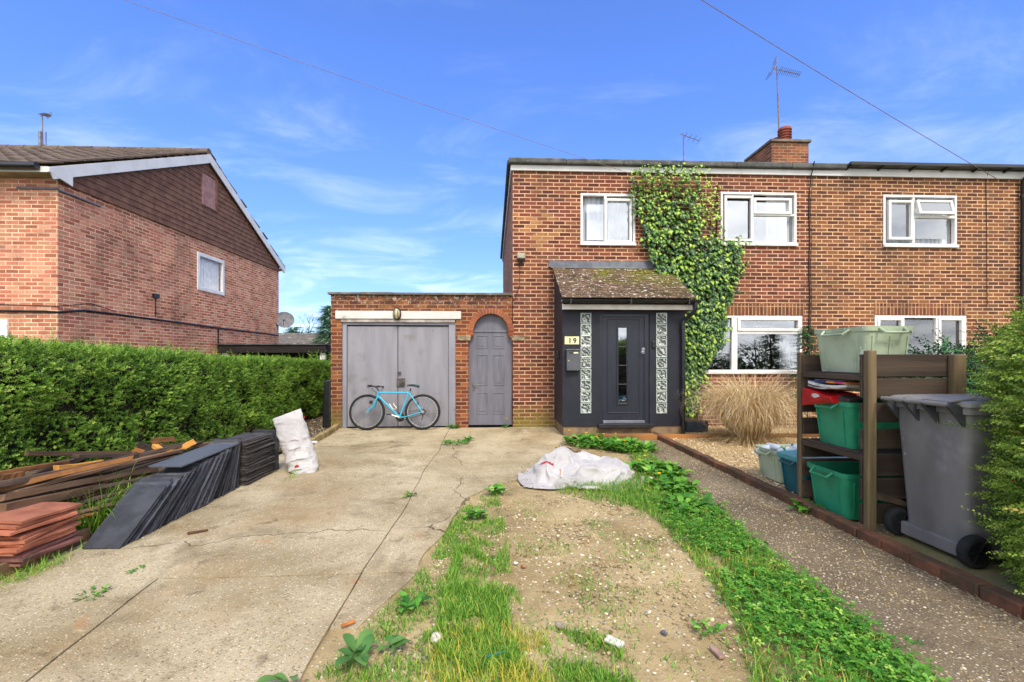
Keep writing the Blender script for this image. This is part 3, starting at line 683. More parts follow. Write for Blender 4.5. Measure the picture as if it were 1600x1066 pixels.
# doors
DZ = FZ(620, 509); ft = MB()
xl, xr_ = FX(534), FX(712)
ft.box((xl + .003, .02, -.02), (FX(541), .12, FZ(620, 504))); ft.box((FX(701), .02, -.02), (xr_ - .003, .12, FZ(620, 504))); ft.box((FX(541), .02, FZ(620, 508)), (FX(701), .12, FZ(620, 504)))
ft.build('door_frame', m_frame, gar, bevel=.006)
for (u0, u1, dy_, hinge) in ((541.6, 620.3, .045, 0), (621.2, 700.4, .055, 1)):
    db = MB(); db.box((FX(u0), dy_, .02), (FX(u1), dy_ + .045, DZ - .012)); d = db.build('garage_door', m_door, gar, bevel=.004)
ha = MB(); r_ = rect(619.5, 632, 591.5, 603.5); ha.box((r_[0], .018, r_[2]), (r_[1], .05, r_[3])); ha.lathe((r_[0] + .09, .0, r_[2] + .07), (0, 1, 0), [(0, .022), (.02, .022)], 12); ha.box((FX(622), .03, FZ(620, 586)), (FX(626), .05, FZ(620, 581))); ha.build('hasp', M('rusty hasp', '#6b6560', '#4a4340', 12, .6, .3, 60, metallic=.5), gar, bevel=.003)
li = MB(); li.box((FX(524.7), -.035, FZ(620, 498.6)), (FX(720.4), .05, FZ(620, 486.3))); li.build('lintel', M('flaking white paint', '#d3cfca', '#c2bdb6', 3, .6, .3, 30, (.4, 1, 1), dirt='#8a8078', dirt_scale=3, dirt_lo=.56), gar, bevel=.006)
tb = MB(); tb.box((FX(533), -.02, FZ(620, 503.8)), (FX(711), .06, FZ(620, 499.4)))
tb.build('head_trim', M('worn head trim', '#b0a8a0', '#8c8078', 5, .7, pos=True, dirt='#6f5f50'), gar, bevel=.003)
# arched door
pdY = .10; pd = MB(); pd.box((AX0 - .05, pdY, .03), (AX1 + .05, pdY + .05, FZ(767, 518.5))); 
ap = [(aC.x - (aR + .04) * math.cos(math.pi * i / 16), pdY + .012, aC.z + .0 + (aR + .04) * math.sin(math.pi * i / 16)) for i in range(17)]
pd.prism(ap, (0, .03, 0))
pdo = pd.build('arched_door', m_pdoor, gar, bevel=.004)
mo = MB()
for (u0, u1) in ((745, 762), (770.6, 788)):
    for (v0, v1) in ((524.5, 545), (554.5, 602), (613.7, 647)):
        r_ = rect(u0, u1, v0, v1, pdY); bars(mo, r_, .016, pdY - .010, pdY + .005); mo.box((r_[0] + .045, pdY - .007, r_[2] + .045), (r_[1] - .045, pdY + .003, r_[3] - .045))
mo.box((AX0 + .0, pdY - .018, FZ(767, 519)), (AX1 - .0, pdY + .01, FZ(767, 516))); mo.build('door_panel', m_pdoor, pdo, bevel=.006)
hd = MB(); hx = FX(740); hd.box((hx - .022, pdY - .008, FZ(740, 611)), (hx + .022, pdY + .01, FZ(740, 598.5))); hd.tube([(hx, pdY - .005, FZ(740, 602)), (hx, pdY - .05, FZ(740, 602)), (hx + .10, pdY - .055, FZ(740, 602))], .009, 8)
hd.build('handle', M('worn door metal', '#8a8880', '#5a5650', 20, .4, metallic=.7), pdo, smooth=True)
dk = MB(); dk.box((AX0 - .1, .16, -.05), (AX1 + .1, .2, GZ - .2)); dk.build('door_backing', m_dark, gar)

# ---------------------------------------------------------------- porch
YP = -1.05; PXL, PXR = FX(879, YP), FX(1070.5, YP); ZB = .165; EY = -1.28
porch = thing('porch', 'dark grey rendered porch with a mossy tiled roof and glass block strips', 'porch', ((PXL + PXR) / 2, YP, 0))
DR = rect(937.5, 1015, 490, 663.5, YP); GL = rect(907, 924.3, 488.5, 646.5, YP); GRr = rect(1025.4, 1042.8, 488.5, 646.5, YP)
pw = MB(); wall(pw, PXL, PXR, ZB, 2.33, YP, YP + .15, [DR, GL, GRr]); zt0, zt1 = 2.32, 3.02
for x0 in (PXL - .0, PXR - .15):
    pw.prism([(x0, YP + .15, ZB), (x0, -.004, ZB), (x0, -.004, zt1), (x0, YP + .15, zt0 + .06)], (.15, 0, 0))
pw.build('wall', m_anth, porch)
pl = MB(); pl.box((PXL + .02, YP + .02, -.05), (PXR - .02, -.01, ZB)); pl.build('plinth', M('stained plinth', '#8a7358', '#6a5848', 5, .9, .4, 30, pos=True, dirt='#55582c', dirt_scale=4), porch)
bk = MB(); bk.box((PXL + .16, -.06, ZB), (PXR - .16, -.01, 2.4)); bk.build('hall_wall', M('hall wall', '#a59a8e', '#8d8378', 3, .9), porch)
m_block = M('glass block rim', '#c7d0c8', '#aab5ae', 6, .15, spec=.8)
def M_block():
    m, b = newmat('rippled glass block'); p = b.n('TexCoord').outputs['Object']
    wv = b.n('TexWave', dict(wave_type='BANDS', bands_direction='DIAGONAL'), Scale=7, Distortion=9.0, Detail=2.0, Detail_Scale=1.4); b.t.links.new(p, wv.inputs['Vector'])
    c = b.mix(b.ss(wv.outputs['Fac'], .25, .75), (.10, .11, .11), (.50, .54, .51)); finish(b, c, .06, b.bump(wv.outputs['Fac'], 1.0, .03), spec=1.0); return m
m_rip = M_block()
for (r_, dx_) in ((GL, 0), (GRr, 0)):
    n = 9; hgt = (r_[3] - r_[2]) / n
    for k in range(n):
        z0 = r_[2] + k * hgt; gb = MB(); rr = (r_[0] + .004, r_[1] - .004, z0 + .006, z0 + hgt - .006); bars(gb, rr, .013, YP + .004, YP + .09)
        g1 = gb.build('glass_block', m_block, porch, bevel=.003)
        ib = MB(); q = [(rr[0] + .013, rr[2] + .013), (rr[1] - .013, rr[2] + .013), (rr[1] - .013, rr[3] - .013), (rr[0] + .013, rr[3] - .013)]
        m_ = 8; vs = []; ph = random.uniform(0, 6)
        for i in range(m_ + 1):
            for j in range(m_ + 1):
                x = q[0][0] + (q[1][0] - q[0][0]) * i / m_; z = q[0][1] + (q[2][1] - q[0][1]) * j / m_
                vs.append((x, YP + .018 + .010 * math.sin((x + z * .9) * 70 + ph + 2 * math.sin(z * 40)), z))
        ib.add(vs, [(i * (m_ + 1) + j, (i + 1) * (m_ + 1) + j, (i + 1) * (m_ + 1) + j + 1, i * (m_ + 1) + j + 1) for i in range(m_) for j in range(m_)]); ib.build('block_face', m_rip, g1, smooth=True)
# front door
m_comp = M('grey composite door', '#20232e', '#262934', 4, .42, .12, 120, (8, 8, .6), spec=.45)
dfr = MB(); x0, x1, z0, z1 = DR
dfr.box((x0, YP + .02, z0), (x0 + .05, YP + .12, z1)); dfr.box((x1 - .085, YP + .02, z0), (x1, YP + .12, z1)); dfr.box((x0 + .05, YP + .02, z1 - .06), (x1 - .085, YP + .12, z1)); dfr.build('door_frame', m_comp, porch, bevel=.006)
LX0, LX1, LZ0, LZ1 = x0 + .053, x1 - .088, z0 + .075, z1 - .063
GS = rect(967, 981, 512, 630.5, YP); dl = MB(); wall(dl, LX0, LX1, LZ0, LZ1, YP + .035, YP + .085, [GS]); do = dl.build('front_door', m_comp, porch)
mo = MB(); bars(mo, rect(949.5, 1000.5, 498.5, 646, YP), .014, YP + .026, YP + .038); bars(mo, (GS[0] - .028, GS[1] + .028, GS[2] - .028, GS[3] + .028), .027, YP + .018, YP + .04)
for k in (1, 2, 3): mo.box((GS[0], YP + .03, GS[2] + (GS[3] - GS[2]) * k / 4 - .007), (GS[1], YP + .05, GS[2] + (GS[3] - GS[2]) * k / 4 + .007))
mo.build('moulding', m_comp, do, bevel=.005)
gp = MB(); gp.box((GS[0] - .01, YP + .052, GS[2] - .01), (GS[1] + .01, YP + .06, GS[3] + .01)); gp.build('glazing', M_glass('door glass', (.85, .88, .88), 1.0, .02, .22), do)
m_chrome = M('brushed steel', '#c9c9cc', '#a8a8ac', 20, .28, metallic=.9)
hd = MB(); hx = FX(1005.5, YP); hz = FZ(1005, 548.5, YP); hd.box((hx - .024, YP + .018, hz - .05), (hx + .024, YP + .036, hz + .05)); hd.tube([(hx, YP + .02, hz - .02), (hx, YP - .02, hz - .02), (hx - .06, YP - .03, hz - .02)], .010, 8); hd.build('handle', m_chrome, do, bevel=.004)
th = MB(); th.box((LX0, YP - .012, z0 + .022), (LX1, YP + .06, z0 + .07)); th.build('weather_bar', M('grey aluminium', '#8a8d96', '#777a84', 8, .4, metallic=.5), do, bevel=.005)
si = MB(); si.box((x0 - .04, YP - .08, z0 - .05), (x1 + .05, YP + .1, z0 + .018)); si.build('door_sill', M('black sill', '#1d1d22', '#26262b', 5, .5), porch, bevel=.006)
# lean-to roof of clay tiles
m_tile = M('weathered brown tile', '#5a4536', '#3d2f27', 5, .9, .5, 50, pos=True)
def M_porchtile():
    m, b = newmat('mossy roof tile'); p = b.n('NewGeometry').outputs['Position']; px, py, pz = b.sep(p)
    r0 = b.n('Attribute', dict(attribute_name='rnd')).outputs['Fac']
    c = b.ramp(r0, [(0, hexc('#57463a')), (.3, hexc('#6b5544')), (.55, hexc('#4a3b32')), (.8, hexc('#745c4a')), (1, hexc('#3c312b'))])
    c = b.mix(b.m('MULTIPLY', b.ss(b.noise(p, 22, 5, .7), .5, .68), .6), c, hexc('#2a221d'))
    up = b.ss(pz, 2.42, 3.0)
    ms = b.m('MULTIPLY', b.ss(b.m('ADD', b.noise(b.mul(p, (1, 1, 1)), 3.2, 7, .65), b.m('MULTIPLY', b.m('SUBTRACT', px, 1.7), .09)), .46, .60), b.m('ADD', .15, b.m('MULTIPLY', up, .9)), clamp=True)
    c = b.mix(ms, c, b.mix(b.ss(b.noise(p, 26, 4), .35, .65), hexc('#4c471a'), hexc('#6f6a26')))
    c = b.mix(b.m('MULTIPLY', b.ss(b.noise(b.mul(p, (1, 1, 1.6)), 15, 5, .7), .58, .62), .9), c, hexc('#cfc6ba'))
    finish(b, c, .92, b.bump(b.noise(p, 60, 5, .7), .8, .01), spec=.2); return m
m_ptile = M_porchtile()
tl = MB(); e0 = Vector((0, EY, 2.335)); e1 = Vector((0, -.01, 3.09)); sl = (e1 - e0); SL = sl.length; sdir = sl.normalized(); nrm = Vector((0, -sdir.z, sdir.y)); TXL, TXR = FX(878, EY) - .0, FX(1088, EY)
ang = math.atan2(sdir.z, sdir.y); nc = 14; gauge = SL / nc
for r_ in range(nc):
    x = TXL - (.0 if r_ % 2 == 0 else .0825)
    while x < TXR - .01:
        a, c = max(x, TXL) + .002, min(x + .165, TXR) - .002; x += .165
        if c - a < .02: continue
        mid = e0 + sdir * (gauge * r_ + .115) + nrm * (.020 + random.uniform(-.003, .004)); mid.x = (a + c) / 2
        tl.obox(Matrix.Translation(mid) @ Matrix.Rotation(ang - .068 + random.uniform(-.010, .010), 4, 'X') @ Matrix.Rotation(random.uniform(-.008, .008), 4, 'Y'), (c - a, .235 if r_ < nc - 1 else .15, .017))
pr = tl.build('roof', m_ptile, porch, bevel=.003)
uk = MB(); uk.prism([(TXL + .03, EY + .03, 2.30), (TXL + .03, -.008, 3.055), (TXL + .03, -.008, 3.0), (TXL + .03, EY + .03, 2.25)], (TXR - TXL - .06, 0, 0)); uk.build('roof_boarding', M('roof boarding', '#3a3530', '#2b2724', 4, .9), porch)
fl = MB(); fl.box((FX(857), -.035, FZ(930, 418.5)), (FX(1045), .004, FZ(930, 408.5))); fl.prism([(FX(860), -.036, 3.125), (FX(860), -.075, 3.10), (FX(860), -.075, 3.094), (FX(860), -.036, 3.118)], (FX(1045) - FX(860), 0, 0)); fl.build('flashing', m_lead, porch, bevel=.003)
fa = MB(); fy = -1.21; fa.box((FX(878.5, fy), fy, FZ(980, 484, fy)), (FX(1082, fy), fy + .025, FZ(980, 475, fy))); fa.build('fascia', M('cream fascia', '#d9d3cc', '#c8c0b6', 4, .5, dirt='#8f867a', dirt_lo=.6), porch, bevel=.004)
sf = MB(); sf.box((FX(879, fy), fy + .026, 2.27), (FX(1082, fy), YP - .002, 2.285)); sf.build('soffit', m_anth, porch)
gt = MB(); gy = EY - .045; zg = FZ(980, 470.5, gy); n = 10
pf = [(.05 * math.cos(math.pi + math.pi * i / n), .05 * math.sin(math.pi + math.pi * i / n)) for i in range(n + 1)]; pf2 = [(x * .88, z * .88) for x, z in pf[::-1]]
gt.prism([(TXL - .01, gy + x, zg + z + .02) for x, z in pf + pf2], (TXR - TXL + .06, 0, 0))
for fr_ in (.06, .5, .93): gk = MB(); gk.box((TXL + (TXR - TXL) * fr_ - .012, gy - .056, zg - .045), (TXL + (TXR - TXL) * fr_ + .012, gy + .09, zg + .03)); gk.build('gutter_bracket', m_black, porch)
gt.build('gutter', m_black, porch, smooth=True)
dp = MB(); a = Vector((FX(1087, gy), gy, zg - .02)); c = Vector((FX(1067.5, YP - .06), YP - .06, FZ(1067, 503, YP - .06))); 
dp.tube([a, a + Vector((0, 0, -.10)), (a.x - .03, gy + .03, FZ(1084, 489, gy)), (c.x + .03, c.y - .01, c.z + .035), c, (c.x, c.y, c.z - .1), (c.x, c.y, .02)], .034, 12)
for z_ in (.45, 1.3, FZ(1067, 515, YP)): dp.lathe((c.x, c.y, z_), (0, 0, 1), [(0, .043), (.06, .043)], 12)
dp.build('downpipe', m_black, porch, smooth=True)

# ---------------------------------------------------------------- things fixed to the fronts
m_plate = M('cream number plate', '#e8dfae', '#d8cc98', 6, .5, dirt='#a08f50', dirt_lo=.6)
def number_plate():
    r_ = rect(882.3, 904.6, 526, 538.2, YP); y_ = YP
    t = thing('house_number', 'cream house number plate reading 19 above the grey letter box', 'number plate', ((r_[0] + r_[1]) / 2, y_, r_[2]))
    pb_ = MB(); pb_.box((r_[0], y_ - .012, r_[2]), (r_[1], y_ - .001, r_[3])); pb_.build('plate', m_plate, t, bevel=.002)
    for ch_, fx_ in (('1', .36), ('9', .70)):
        cu = bpy.data.curves.new('numeral', 'FONT'); cu.body = ch_; cu.size = .125; cu.extrude = .002; cu.offset = .003; cu.align_x = 'CENTER'
        to = bpy.data.objects.new('tmp', cu); col.objects.link(to); dg = bpy.context.evaluated_depsgraph_get(); me = bpy.data.meshes.new_from_object(to.evaluated_get(dg)); bpy.data.objects.remove(to)
        me.name = 'numeral'; me.transform(Matrix.Translation((r_[0] + (r_[1] - r_[0]) * fx_, y_ - .0145, r_[2] + .022)) @ Matrix.Rotation(R(90), 4, 'X')); me.materials.clear(); me.materials.append(m_black)
        link(bpy.data.objects.new('numeral', me), t)
number_plate()
r_ = rect(883.5, 906, 547, 579, YP); t = thing('letter_box', 'grey metal letter box on the porch wall below the number plate', 'letter box', ((r_[0] + r_[1]) / 2, YP, r_[2]))
m_box = M('grey box steel', '#5d5d63', '#505056', 5, .45, metallic=.3)
lb = MB(); lb.box((r_[0] + .008, YP - .10, r_[2]), (r_[1] - .008, YP - .002, r_[3] - .012)); bx = lb.build('body', m_box, t, bevel=.006)
l2 = MB(); l2.box((r_[0] - .004, YP - .115, r_[3] - .012), (r_[1] + .004, YP - .001, r_[3] + .012)); l2.build('lid', m_box, t, bevel=.006)
l3 = MB(); l3.box((r_[0] + .05, YP - .103, r_[3] - .06), (r_[0] + .12, YP - .1005, r_[3] - .042)); l3.build('slot', m_black, t)
l4 = MB(); l4.box((r_[0] + .125, YP - .104, r_[3] - .062), (r_[0] + .20, YP - .1005, r_[3] - .04)); l4.lathe((r_[0] + .04, YP - .106, r_[2] + .17), (0, 1, 0), [(0, .009), (.006, .009)], 10); l4.build('name_plate', m_plate, t)
t = thing('doorbell', 'small black video doorbell right of the front door', 'doorbell', (FX(1021, YP), YP, FZ(1021, 543, YP)))
d1 = MB(); r_ = rect(1018.6, 1023.6, 533, 544, YP); d1.box((r_[0], YP - .025, r_[2]), (r_[1], YP - .001, r_[3])); d1.build('body', m_black, t, bevel=.008)
d2 = MB(); d2.lathe(((r_[0] + r_[1]) / 2, YP - .029, r_[2] + .035), (0, 1, 0), [(0, .014), (.005, .014)], 16); d2.build('button', M('button grey', '#3a3a40', None, 4, .3), t)
t = thing('socket_box', 'small black outdoor switch box on the left side wall of the porch', 'switch', (PXL, -.65, 1.35)); d1 = MB(); d1.box((PXL - .05, -.70, 1.33), (PXL - .001, -.60, 1.47)); d1.build('body', m_black, t, bevel=.008); d2 = MB(); d2.box((PXL - .062, -.685, 1.35), (PXL - .0505, -.615, 1.43)); d2.build('cover', m_black, t, bevel=.004)
# security light
L0 = PY(814, 403.5); t = thing('security_light', 'grey floodlight with a black sensor high on the house corner', 'floodlight', (L0.x, 0, L0.z))
a = MB(); a.box((L0.x - .085, -.10, L0.z - .03), (L0.x + .085, -.02, L0.z + .085)); a.box((L0.x - .03, -.02, L0.z), (L0.x + .03, -.001, L0.z + .05)); a.build('lamp_housing', M('floodlight grey', '#8d8873', '#6f6a58', 8, .6, pos=True), t, bevel=.01)
a = MB(); a.box((L0.x - .07, -.108, L0.z - .015), (L0.x + .07, -.1005, L0.z + .07)); a.build('lens', M('dusty lens', '#a5a18c', '#8d8973', 10, .3), t, bevel=.003)
a = MB(); a.lathe((L0.x, -.06, L0.z - .10), (0, 0, 1), [(0, .03), (.02, .045), (.07, .05)], 14); a.build('sensor', m_black, t, smooth=True)
# bulkhead lamp over the garage doors
L1 = PY(621.5, 491); t = thing('bulkhead_lamp', 'oval caged lamp fixed to the white beam over the garage doors', 'lamp', (L1.x, -.05, L1.z))
a = MB(); pr_ = [(0, .075), (.035, .08), (.05, .07)]; k0 = len(a.v); a.lathe((0, -.037, 0), (0, -1, 0), pr_, 20); a.v = [(x + L1.x, y, z * 1.6 + L1.z) for x, y, z in a.v]; a.build('base', M('bronze lamp metal', '#4a443a', '#37322a', 8, .5, metallic=.5), t, smooth=True)
a = MB(); a.lathe((0, -.085, 0), (0, -1, 0), [(0, .062), (.03, .06), (.055, .04), (.065, .012)], 20); a.v = [(x + L1.x, y, z * 1.6 + L1.z) for x, y, z in a.v]; a.build('glass', M('dusty lamp glass', '#b9b08c', '#98906c', 8, .25), t, smooth=True)
a = MB(); 
for dx_ in (-.03, .03): a.tube([(L1.x + dx_, -.085, L1.z + .10), (L1.x + dx_, -.145, L1.z + .05), (L1.x + dx_, -.145, L1.z - .05), (L1.x + dx_, -.085, L1.z - .10)], .005, 6)
a.build('cage', m_black, t)

# ---------------------------------------------------------------- aerials
m_alu = M('dull aluminium', '#8a8785', '#6f6c6a', 12, .5, metallic=.6)
def aerial(label, foot, top, az, boom, nel, el, rake=0.0, refl=True, extra=False, r=.018):
    t = thing('tv_aerial', label, 'aerial', foot, 'television aerials on the roofs')
    a = MB(); a.tube([foot, top], r, 8); a.build('mast', M_MAST, t)
    d = Vector((math.cos(az), math.sin(az), rake)).normalized(); s_ = d.cross(Vector((0, 0, 1))).normalized(); p0 = Vector(top) - Vector((0, 0, .08)); u_ = s_.cross(d)
    a = MB(); a.tube([p0 - d * .12, p0 + d * boom], .013, 6)
    for i in range(nel):
        q = p0 + d * (boom * (.12 + .86 * i / (nel - 1))); L = el * (1 - .25 * i / nel); a.tube([q - s_ * L, q + s_ * L], .006, 5)
        if extra: a.tube([q - u_ * .05 - s_ * L * .8, q + u_ * .10 - s_ * L * .8], .004, 5)
    if refl:
        for k in range(-3, 4):
            if k: q = p0 - d * .06 + u_ * (.075 * k) - d * .03 * abs(k); a.tube([q - s_ * .20, q + s_ * .20], .006, 5)
        for e in (-.15, .15): a.tube([p0 + s_ * e + u_ * .24 - d * .14, p0 + s_ * e - d * .05, p0 + s_ * e - u_ * .24 - d * .14], .006, 5)
    a.build('antenna', m_alu, t)
    return t
M_MAST = M('rusty mast steel', '#84736a', '#6b5a52', 9, .6, metallic=.4)
mf = PY(1219, 200, CYF + .9); mt = PY(1213.8, 104, CYF + .9)
aerial('tall yagi television aerial standing on the brick chimney', (mf.x, mf.y, c0.z - .3), tuple(mt), R(-18), .62, 12, .19, -.42, extra=True)
mf = PY(1069, 262, 4.6); mt = PY(1068, 207, 4.6)
t = aerial('small television aerial on the flat roof left of the chimney', (mf.x, mf.y, ZR - .05), tuple(mt), R(-8), .50, 4, .26, -.42, refl=False)

# ---------------------------------------------------------------- overhead wires
def wire(label, a, c, sag, r=.008):
    a, c = Vector(a), Vector(c); pts = [a.lerp(c, i / 24) - Vector((0, 0, sag * 4 * (i / 24) * (1 - i / 24))) for i in range(25)]
    mb = MB(); mb.tube(pts, r, 5); return tag(mb.build('telephone_wire', M_WIRE), label, 'wire', 'telephone wires')
M_WIRE = M('wire sheath', '#8a7468', '#75625a', 4, .7)
def far_end(u0, v0, t0, end, ext):
    d = ray(u0, v0); p = Vector((CX + d[0] * t0, CY + d[1] * t0, H + d[2] * t0)); return p + (p - Vector(end)) * ext
e1_ = PY(987, 272, -.06); wire('telephone wire running to the house eaves above the ivy', far_end(222, 0, 7.2, e1_, .8), e1_, .10, .0045)
e2_ = PY(1560, 281, -.06); wire('telephone wire running to the eaves of the adjoining house', far_end(1112, 0, 7.2, e2_, .8), e2_, .10, .006)

# ================================================================== left neighbour
LXp = -8.41; LYF = PX(90, 500, LXp).y; LYB = PX(435.5, 500, LXp).y; LZE = 4.69; yr_ = (LYF + LYB) / 2; LZR = 7.03
m_hang = M('brown tile hanging', '#7d5846', '#654536', 6, .85, .4, 40, pos=True, dirt='#7a6a45', dirt_scale=9, dirt_lo=.66, dirt_hi=.74)
nh = thing('gabled_house', 'pink brick gabled house behind the hedge with brown tile hung gable', 'house', (LXp - 4, yr_, 0))
hp = [PX(308, 394, LXp), PX(350, 407, LXp), PX(350, 462, LXp), PX(308, 453, LXp)]
wy0, wy1 = hp[0].y, hp[1].y; wz1 = (hp[0].z + hp[1].z) / 2; wz0 = (hp[2].z + hp[3].z) / 2
hw = MB(); hw.box((LXp - 9, LYF, -.2), (LXp, LYF + .22, LZE + .02)); hw.box((LXp - 9, LYB - .22, -.2), (LXp, LYB, LZE + .02))
for (a, c, z0, z1) in ((LYF + .22, wy0, -.2, LZE + .02), (wy1, LYB - .22, -.2, LZE + .02), (wy0, wy1, -.2, wz0), (wy0, wy1, wz1, LZE + .02)): hw.box((LXp - .22, a, z0), (LXp, c, z1))
hw.build('wall', m_brickl, nh)
pit = (LZR - LZE) / (yr_ - LYF)
th_ = MB(); z = LZE - .10; gz = .135; k = 0
while z < LZR - .15:                                              # each hung course laps the one below
    z1 = z + gz; ya = LYF + max(0, (z - LZE)) / pit + .0; yb = LYB - max(0, (z - LZE)) / pit
    if yb - ya > .1: th_.prism([(LXp + .045, ya, z), (LXp + .028, ya, z + gz + .02), (LXp + .002, ya, z + gz + .02), (LXp + .002, ya, z)], (0, yb - ya, 0))
    z = z1; k += 1
gabl = th_.build('gable', m_hang, nh)
gb2 = MB(); gb2.prism([(LXp - .02, LYF, LZE), (LXp - .02, LYB, LZE), (LXp - .02, yr_, LZR - .04)], (.02, 0, 0)); gb2.build('gable_backing', m_hang, nh)
ht_ = [PX(313, 268, LXp), PX(333, 285, LXp), PX(333, 328, LXp), PX(313, 321, LXp)]
hb = MB(); hy0, hy1, hz0, hz1 = ht_[0].y, ht_[1].y, (ht_[2].z + ht_[3].z) / 2, (ht_[0].z + ht_[1].z) / 2; hb.box((LXp + .03, hy0, hz0), (LXp + .065, hy1, hz1)); bars_ = hb.build('hatch', M('faded pink hatch board', '#a37c78', '#8d6660', 6, .7, pos=True), nh, bevel=.004)
ht2 = MB(); ht2.box((LXp + .03, hy1 + .002, hz0 - .02), (LXp + .09, hy1 + .07, hz1 + .03)); ht2.build('hatch_trim', m_hang, nh)
# window
fr = MB(); w = .10
fr.box((LXp - .05, wy0, wz0), (LXp + .02, wy0 + w, wz1)); fr.box((LXp - .05, wy1 - w, wz0), (LXp + .02, wy1, wz1)); fr.box((LXp - .05, wy0 + w, wz0), (LXp + .02, wy1 - w, wz0 + w)); fr.box((LXp - .05, wy0 + w, wz1 - w), (LXp + .02, wy1 - w, wz1))
wf = fr.build('window', m_white, nh, bevel=.008)
g = MB(); g.box((LXp - .03, wy0 + w - .01, wz0 + w - .01), (LXp - .024, wy1 - w + .01, wz1 - w + .01)); g.build('pane', M_glass('side window glass', base=.0, refl=.12), wf)
cu = MB(); n = 40; vs = []
for i in range(n + 1):
    y = wy0 + .05 + (wy1 - wy0 - .1) * i / n; vs += [(LXp - .12 + .015 * math.sin(i * 1.5), y, wz0), (LXp - .12 + .015 * math.sin(i * 1.5), y, wz1)]
cu.add(vs, [(2 * i, 2 * i + 2, 2 * i + 3, 2 * i + 1) for i in range(n)]); cu.build('blind', M('white blind', '#ece8e0', '#dad6ce', 8, .9), wf)
# roof with large interlocking tiles, verge boards, boxed eaves
OV = .30; m_rt = M('lichened concrete tile', '#6b5a4c', '#4f4238', 3.5, .9, .5, 40, pos=True, dirt='#8a8468', dirt_scale=7, dirt_lo=.58, dirt_hi=.7, spots='#b0a898', spot_scale=9, spot_lim=.72)
rt = MB(); ed = Vector((0, LYF - OV, LZE + .10)); rd_ = Vector((0, yr_, LZR + .06)); sv = rd_ - ed; SLn = sv.length; sv.normalize(); an = math.atan2(sv.z, sv.y); nn = Vector((0, -sv.z, sv.y)); nrow = 17; gg = SLn / nrow
for sgn in (1, -1):
    for r2 in range(nrow):
        ncol = 26 if sgn == 1 else 1
        for c2 in range(ncol):
            wdt = .30 if sgn == 1 else 9.1
            x1_ = LXp + .10 - c2 * wdt; mid = ed + sv * (gg * r2 + gg * .55) + nn * (.035 + random.uniform(-.004, .006)); mid.x = x1_ - wdt / 2
            mt_ = Matrix.Translation(mid) @ Matrix.Rotation(an - .05, 4, 'X') @ Matrix.Rotation(random.uniform(-.012, .012) + (.06 if sgn == 1 else 0), 4, 'Y')
            if sgn == -1: mt_ = Matrix.Translation((0, 2 * yr_, 0)) @ Matrix.Scale(-1, 4, (0, 1, 0)) @ mt_
            rt.obox(mt_, (wdt - .004, gg * 1.2, .028))
ro = rt.build('roof', m_rt, nh)
rg = MB(); x = LXp + .1
while x > LXp - 9: rg.tube([(x, yr_, LZR + .07), (x - .44, yr_, LZR + .07)], [.11, .10], 10); x -= .445
rg.build('ridge', m_rt, ro, smooth=True)
vb = MB()
for sgn in (1, -1):
    ya = LYF - OV if sgn == 1 else LYB + OV
    z0 = LZE + .08
    P4 = [(LXp + .10, ya, z0 - .02), (LXp + .10, yr_, LZR + .02), (LXp + .10, yr_, LZR - .22), (LXp + .10, ya + sgn * .10, z0 - .20)]
    vb.prism(P4, (.03, 0, 0))
vb.prism([(LXp + .10, LYF - OV, LZE + .06), (LXp + .10, LYF - OV, LZE - .02), (LXp + .10, LYF + .16, LZE - .12), (LXp + .10, LYF + .16, LZE + .18)], (.032, 0, 0))
vb.build('bargeboard', m_fascia, nh)
vs_ = MB(); vs_.prism([(LXp + .005, LYF - .02, LZE + .13), (LXp + .005, yr_, LZR + .0), (LXp + .005, yr_, LZR - .03), (LXp + .005, LYF - .02, LZE + .10)], (.095, 0, 0)); vs_.prism([(LXp + .005, LYB + .02, LZE + .13), (LXp + .005, yr_, LZR + .0), (LXp + .005, yr_, LZR - .03), (LXp + .005, LYB + .02, LZE + .10)], (.095, 0, 0)); vs_.build('verge_soffit', m_fascia, nh)
ef = MB(); ef.box((LXp - 9, LYF - OV + .005, LZE - .03), (LXp + .098, LYF - OV + .03, LZE + .07)); ef.box((LXp - 9, LYB + OV - .03, LZE - .03), (LXp + .098, LYB + OV, LZE + .07)); ef.build('fascia', m_fascia, nh)
sf = MB(); sf.box((LXp - 9, LYF - OV + .031, LZE - .03), (LXp + .098, LYF - .002, LZE - .012)); sf.build('soffit', M('aged soffit', '#a8a088', '#8d8670', 4, .8), nh)
gt = MB(); gt.tube([(LXp - 9, LYF - OV - .06, LZE + .055), (LXp - .02, LYF - OV - .06, LZE + .055)], .06, 12); gt.build('gutter', m_black, nh, smooth=True)
cb = MB()
def sidep(u, v, off=.02): p = PX(u, v, LXp); return (LXp + off, p.y, p.z)
cb.tube([(LXp - 2.2, LYF - .02, 2.22), (LXp - .2, LYF - .02, 2.20), (LXp + .02, LYF - .01, 2.19)] + [sidep(u, v) for u, v in ((130, 485), (180, 491), (240, 499), (300, 507), (345, 513), (400, 519.5), (434, 524))], .022, 6)
cb.tube([(LXp - 2.2, LYF - .02, 2.36), (LXp + .02, LYF - .01, 2.30)] + [sidep(u, v) for u, v in ((140, 474), (180, 487))], .008, 5)
cb.tube([sidep(242, 467), sidep(242, 495)], .010, 5); cb.box((LXp + .002, sidep(240, 460)[1] - .05, sidep(240, 465)[2]), (LXp + .05, sidep(244, 460)[1] + .05, sidep(240, 459)[2])); cb.tube([sidep(340, 514), sidep(340, 545)], .018, 5); cb.build('cable', m_black, nh)
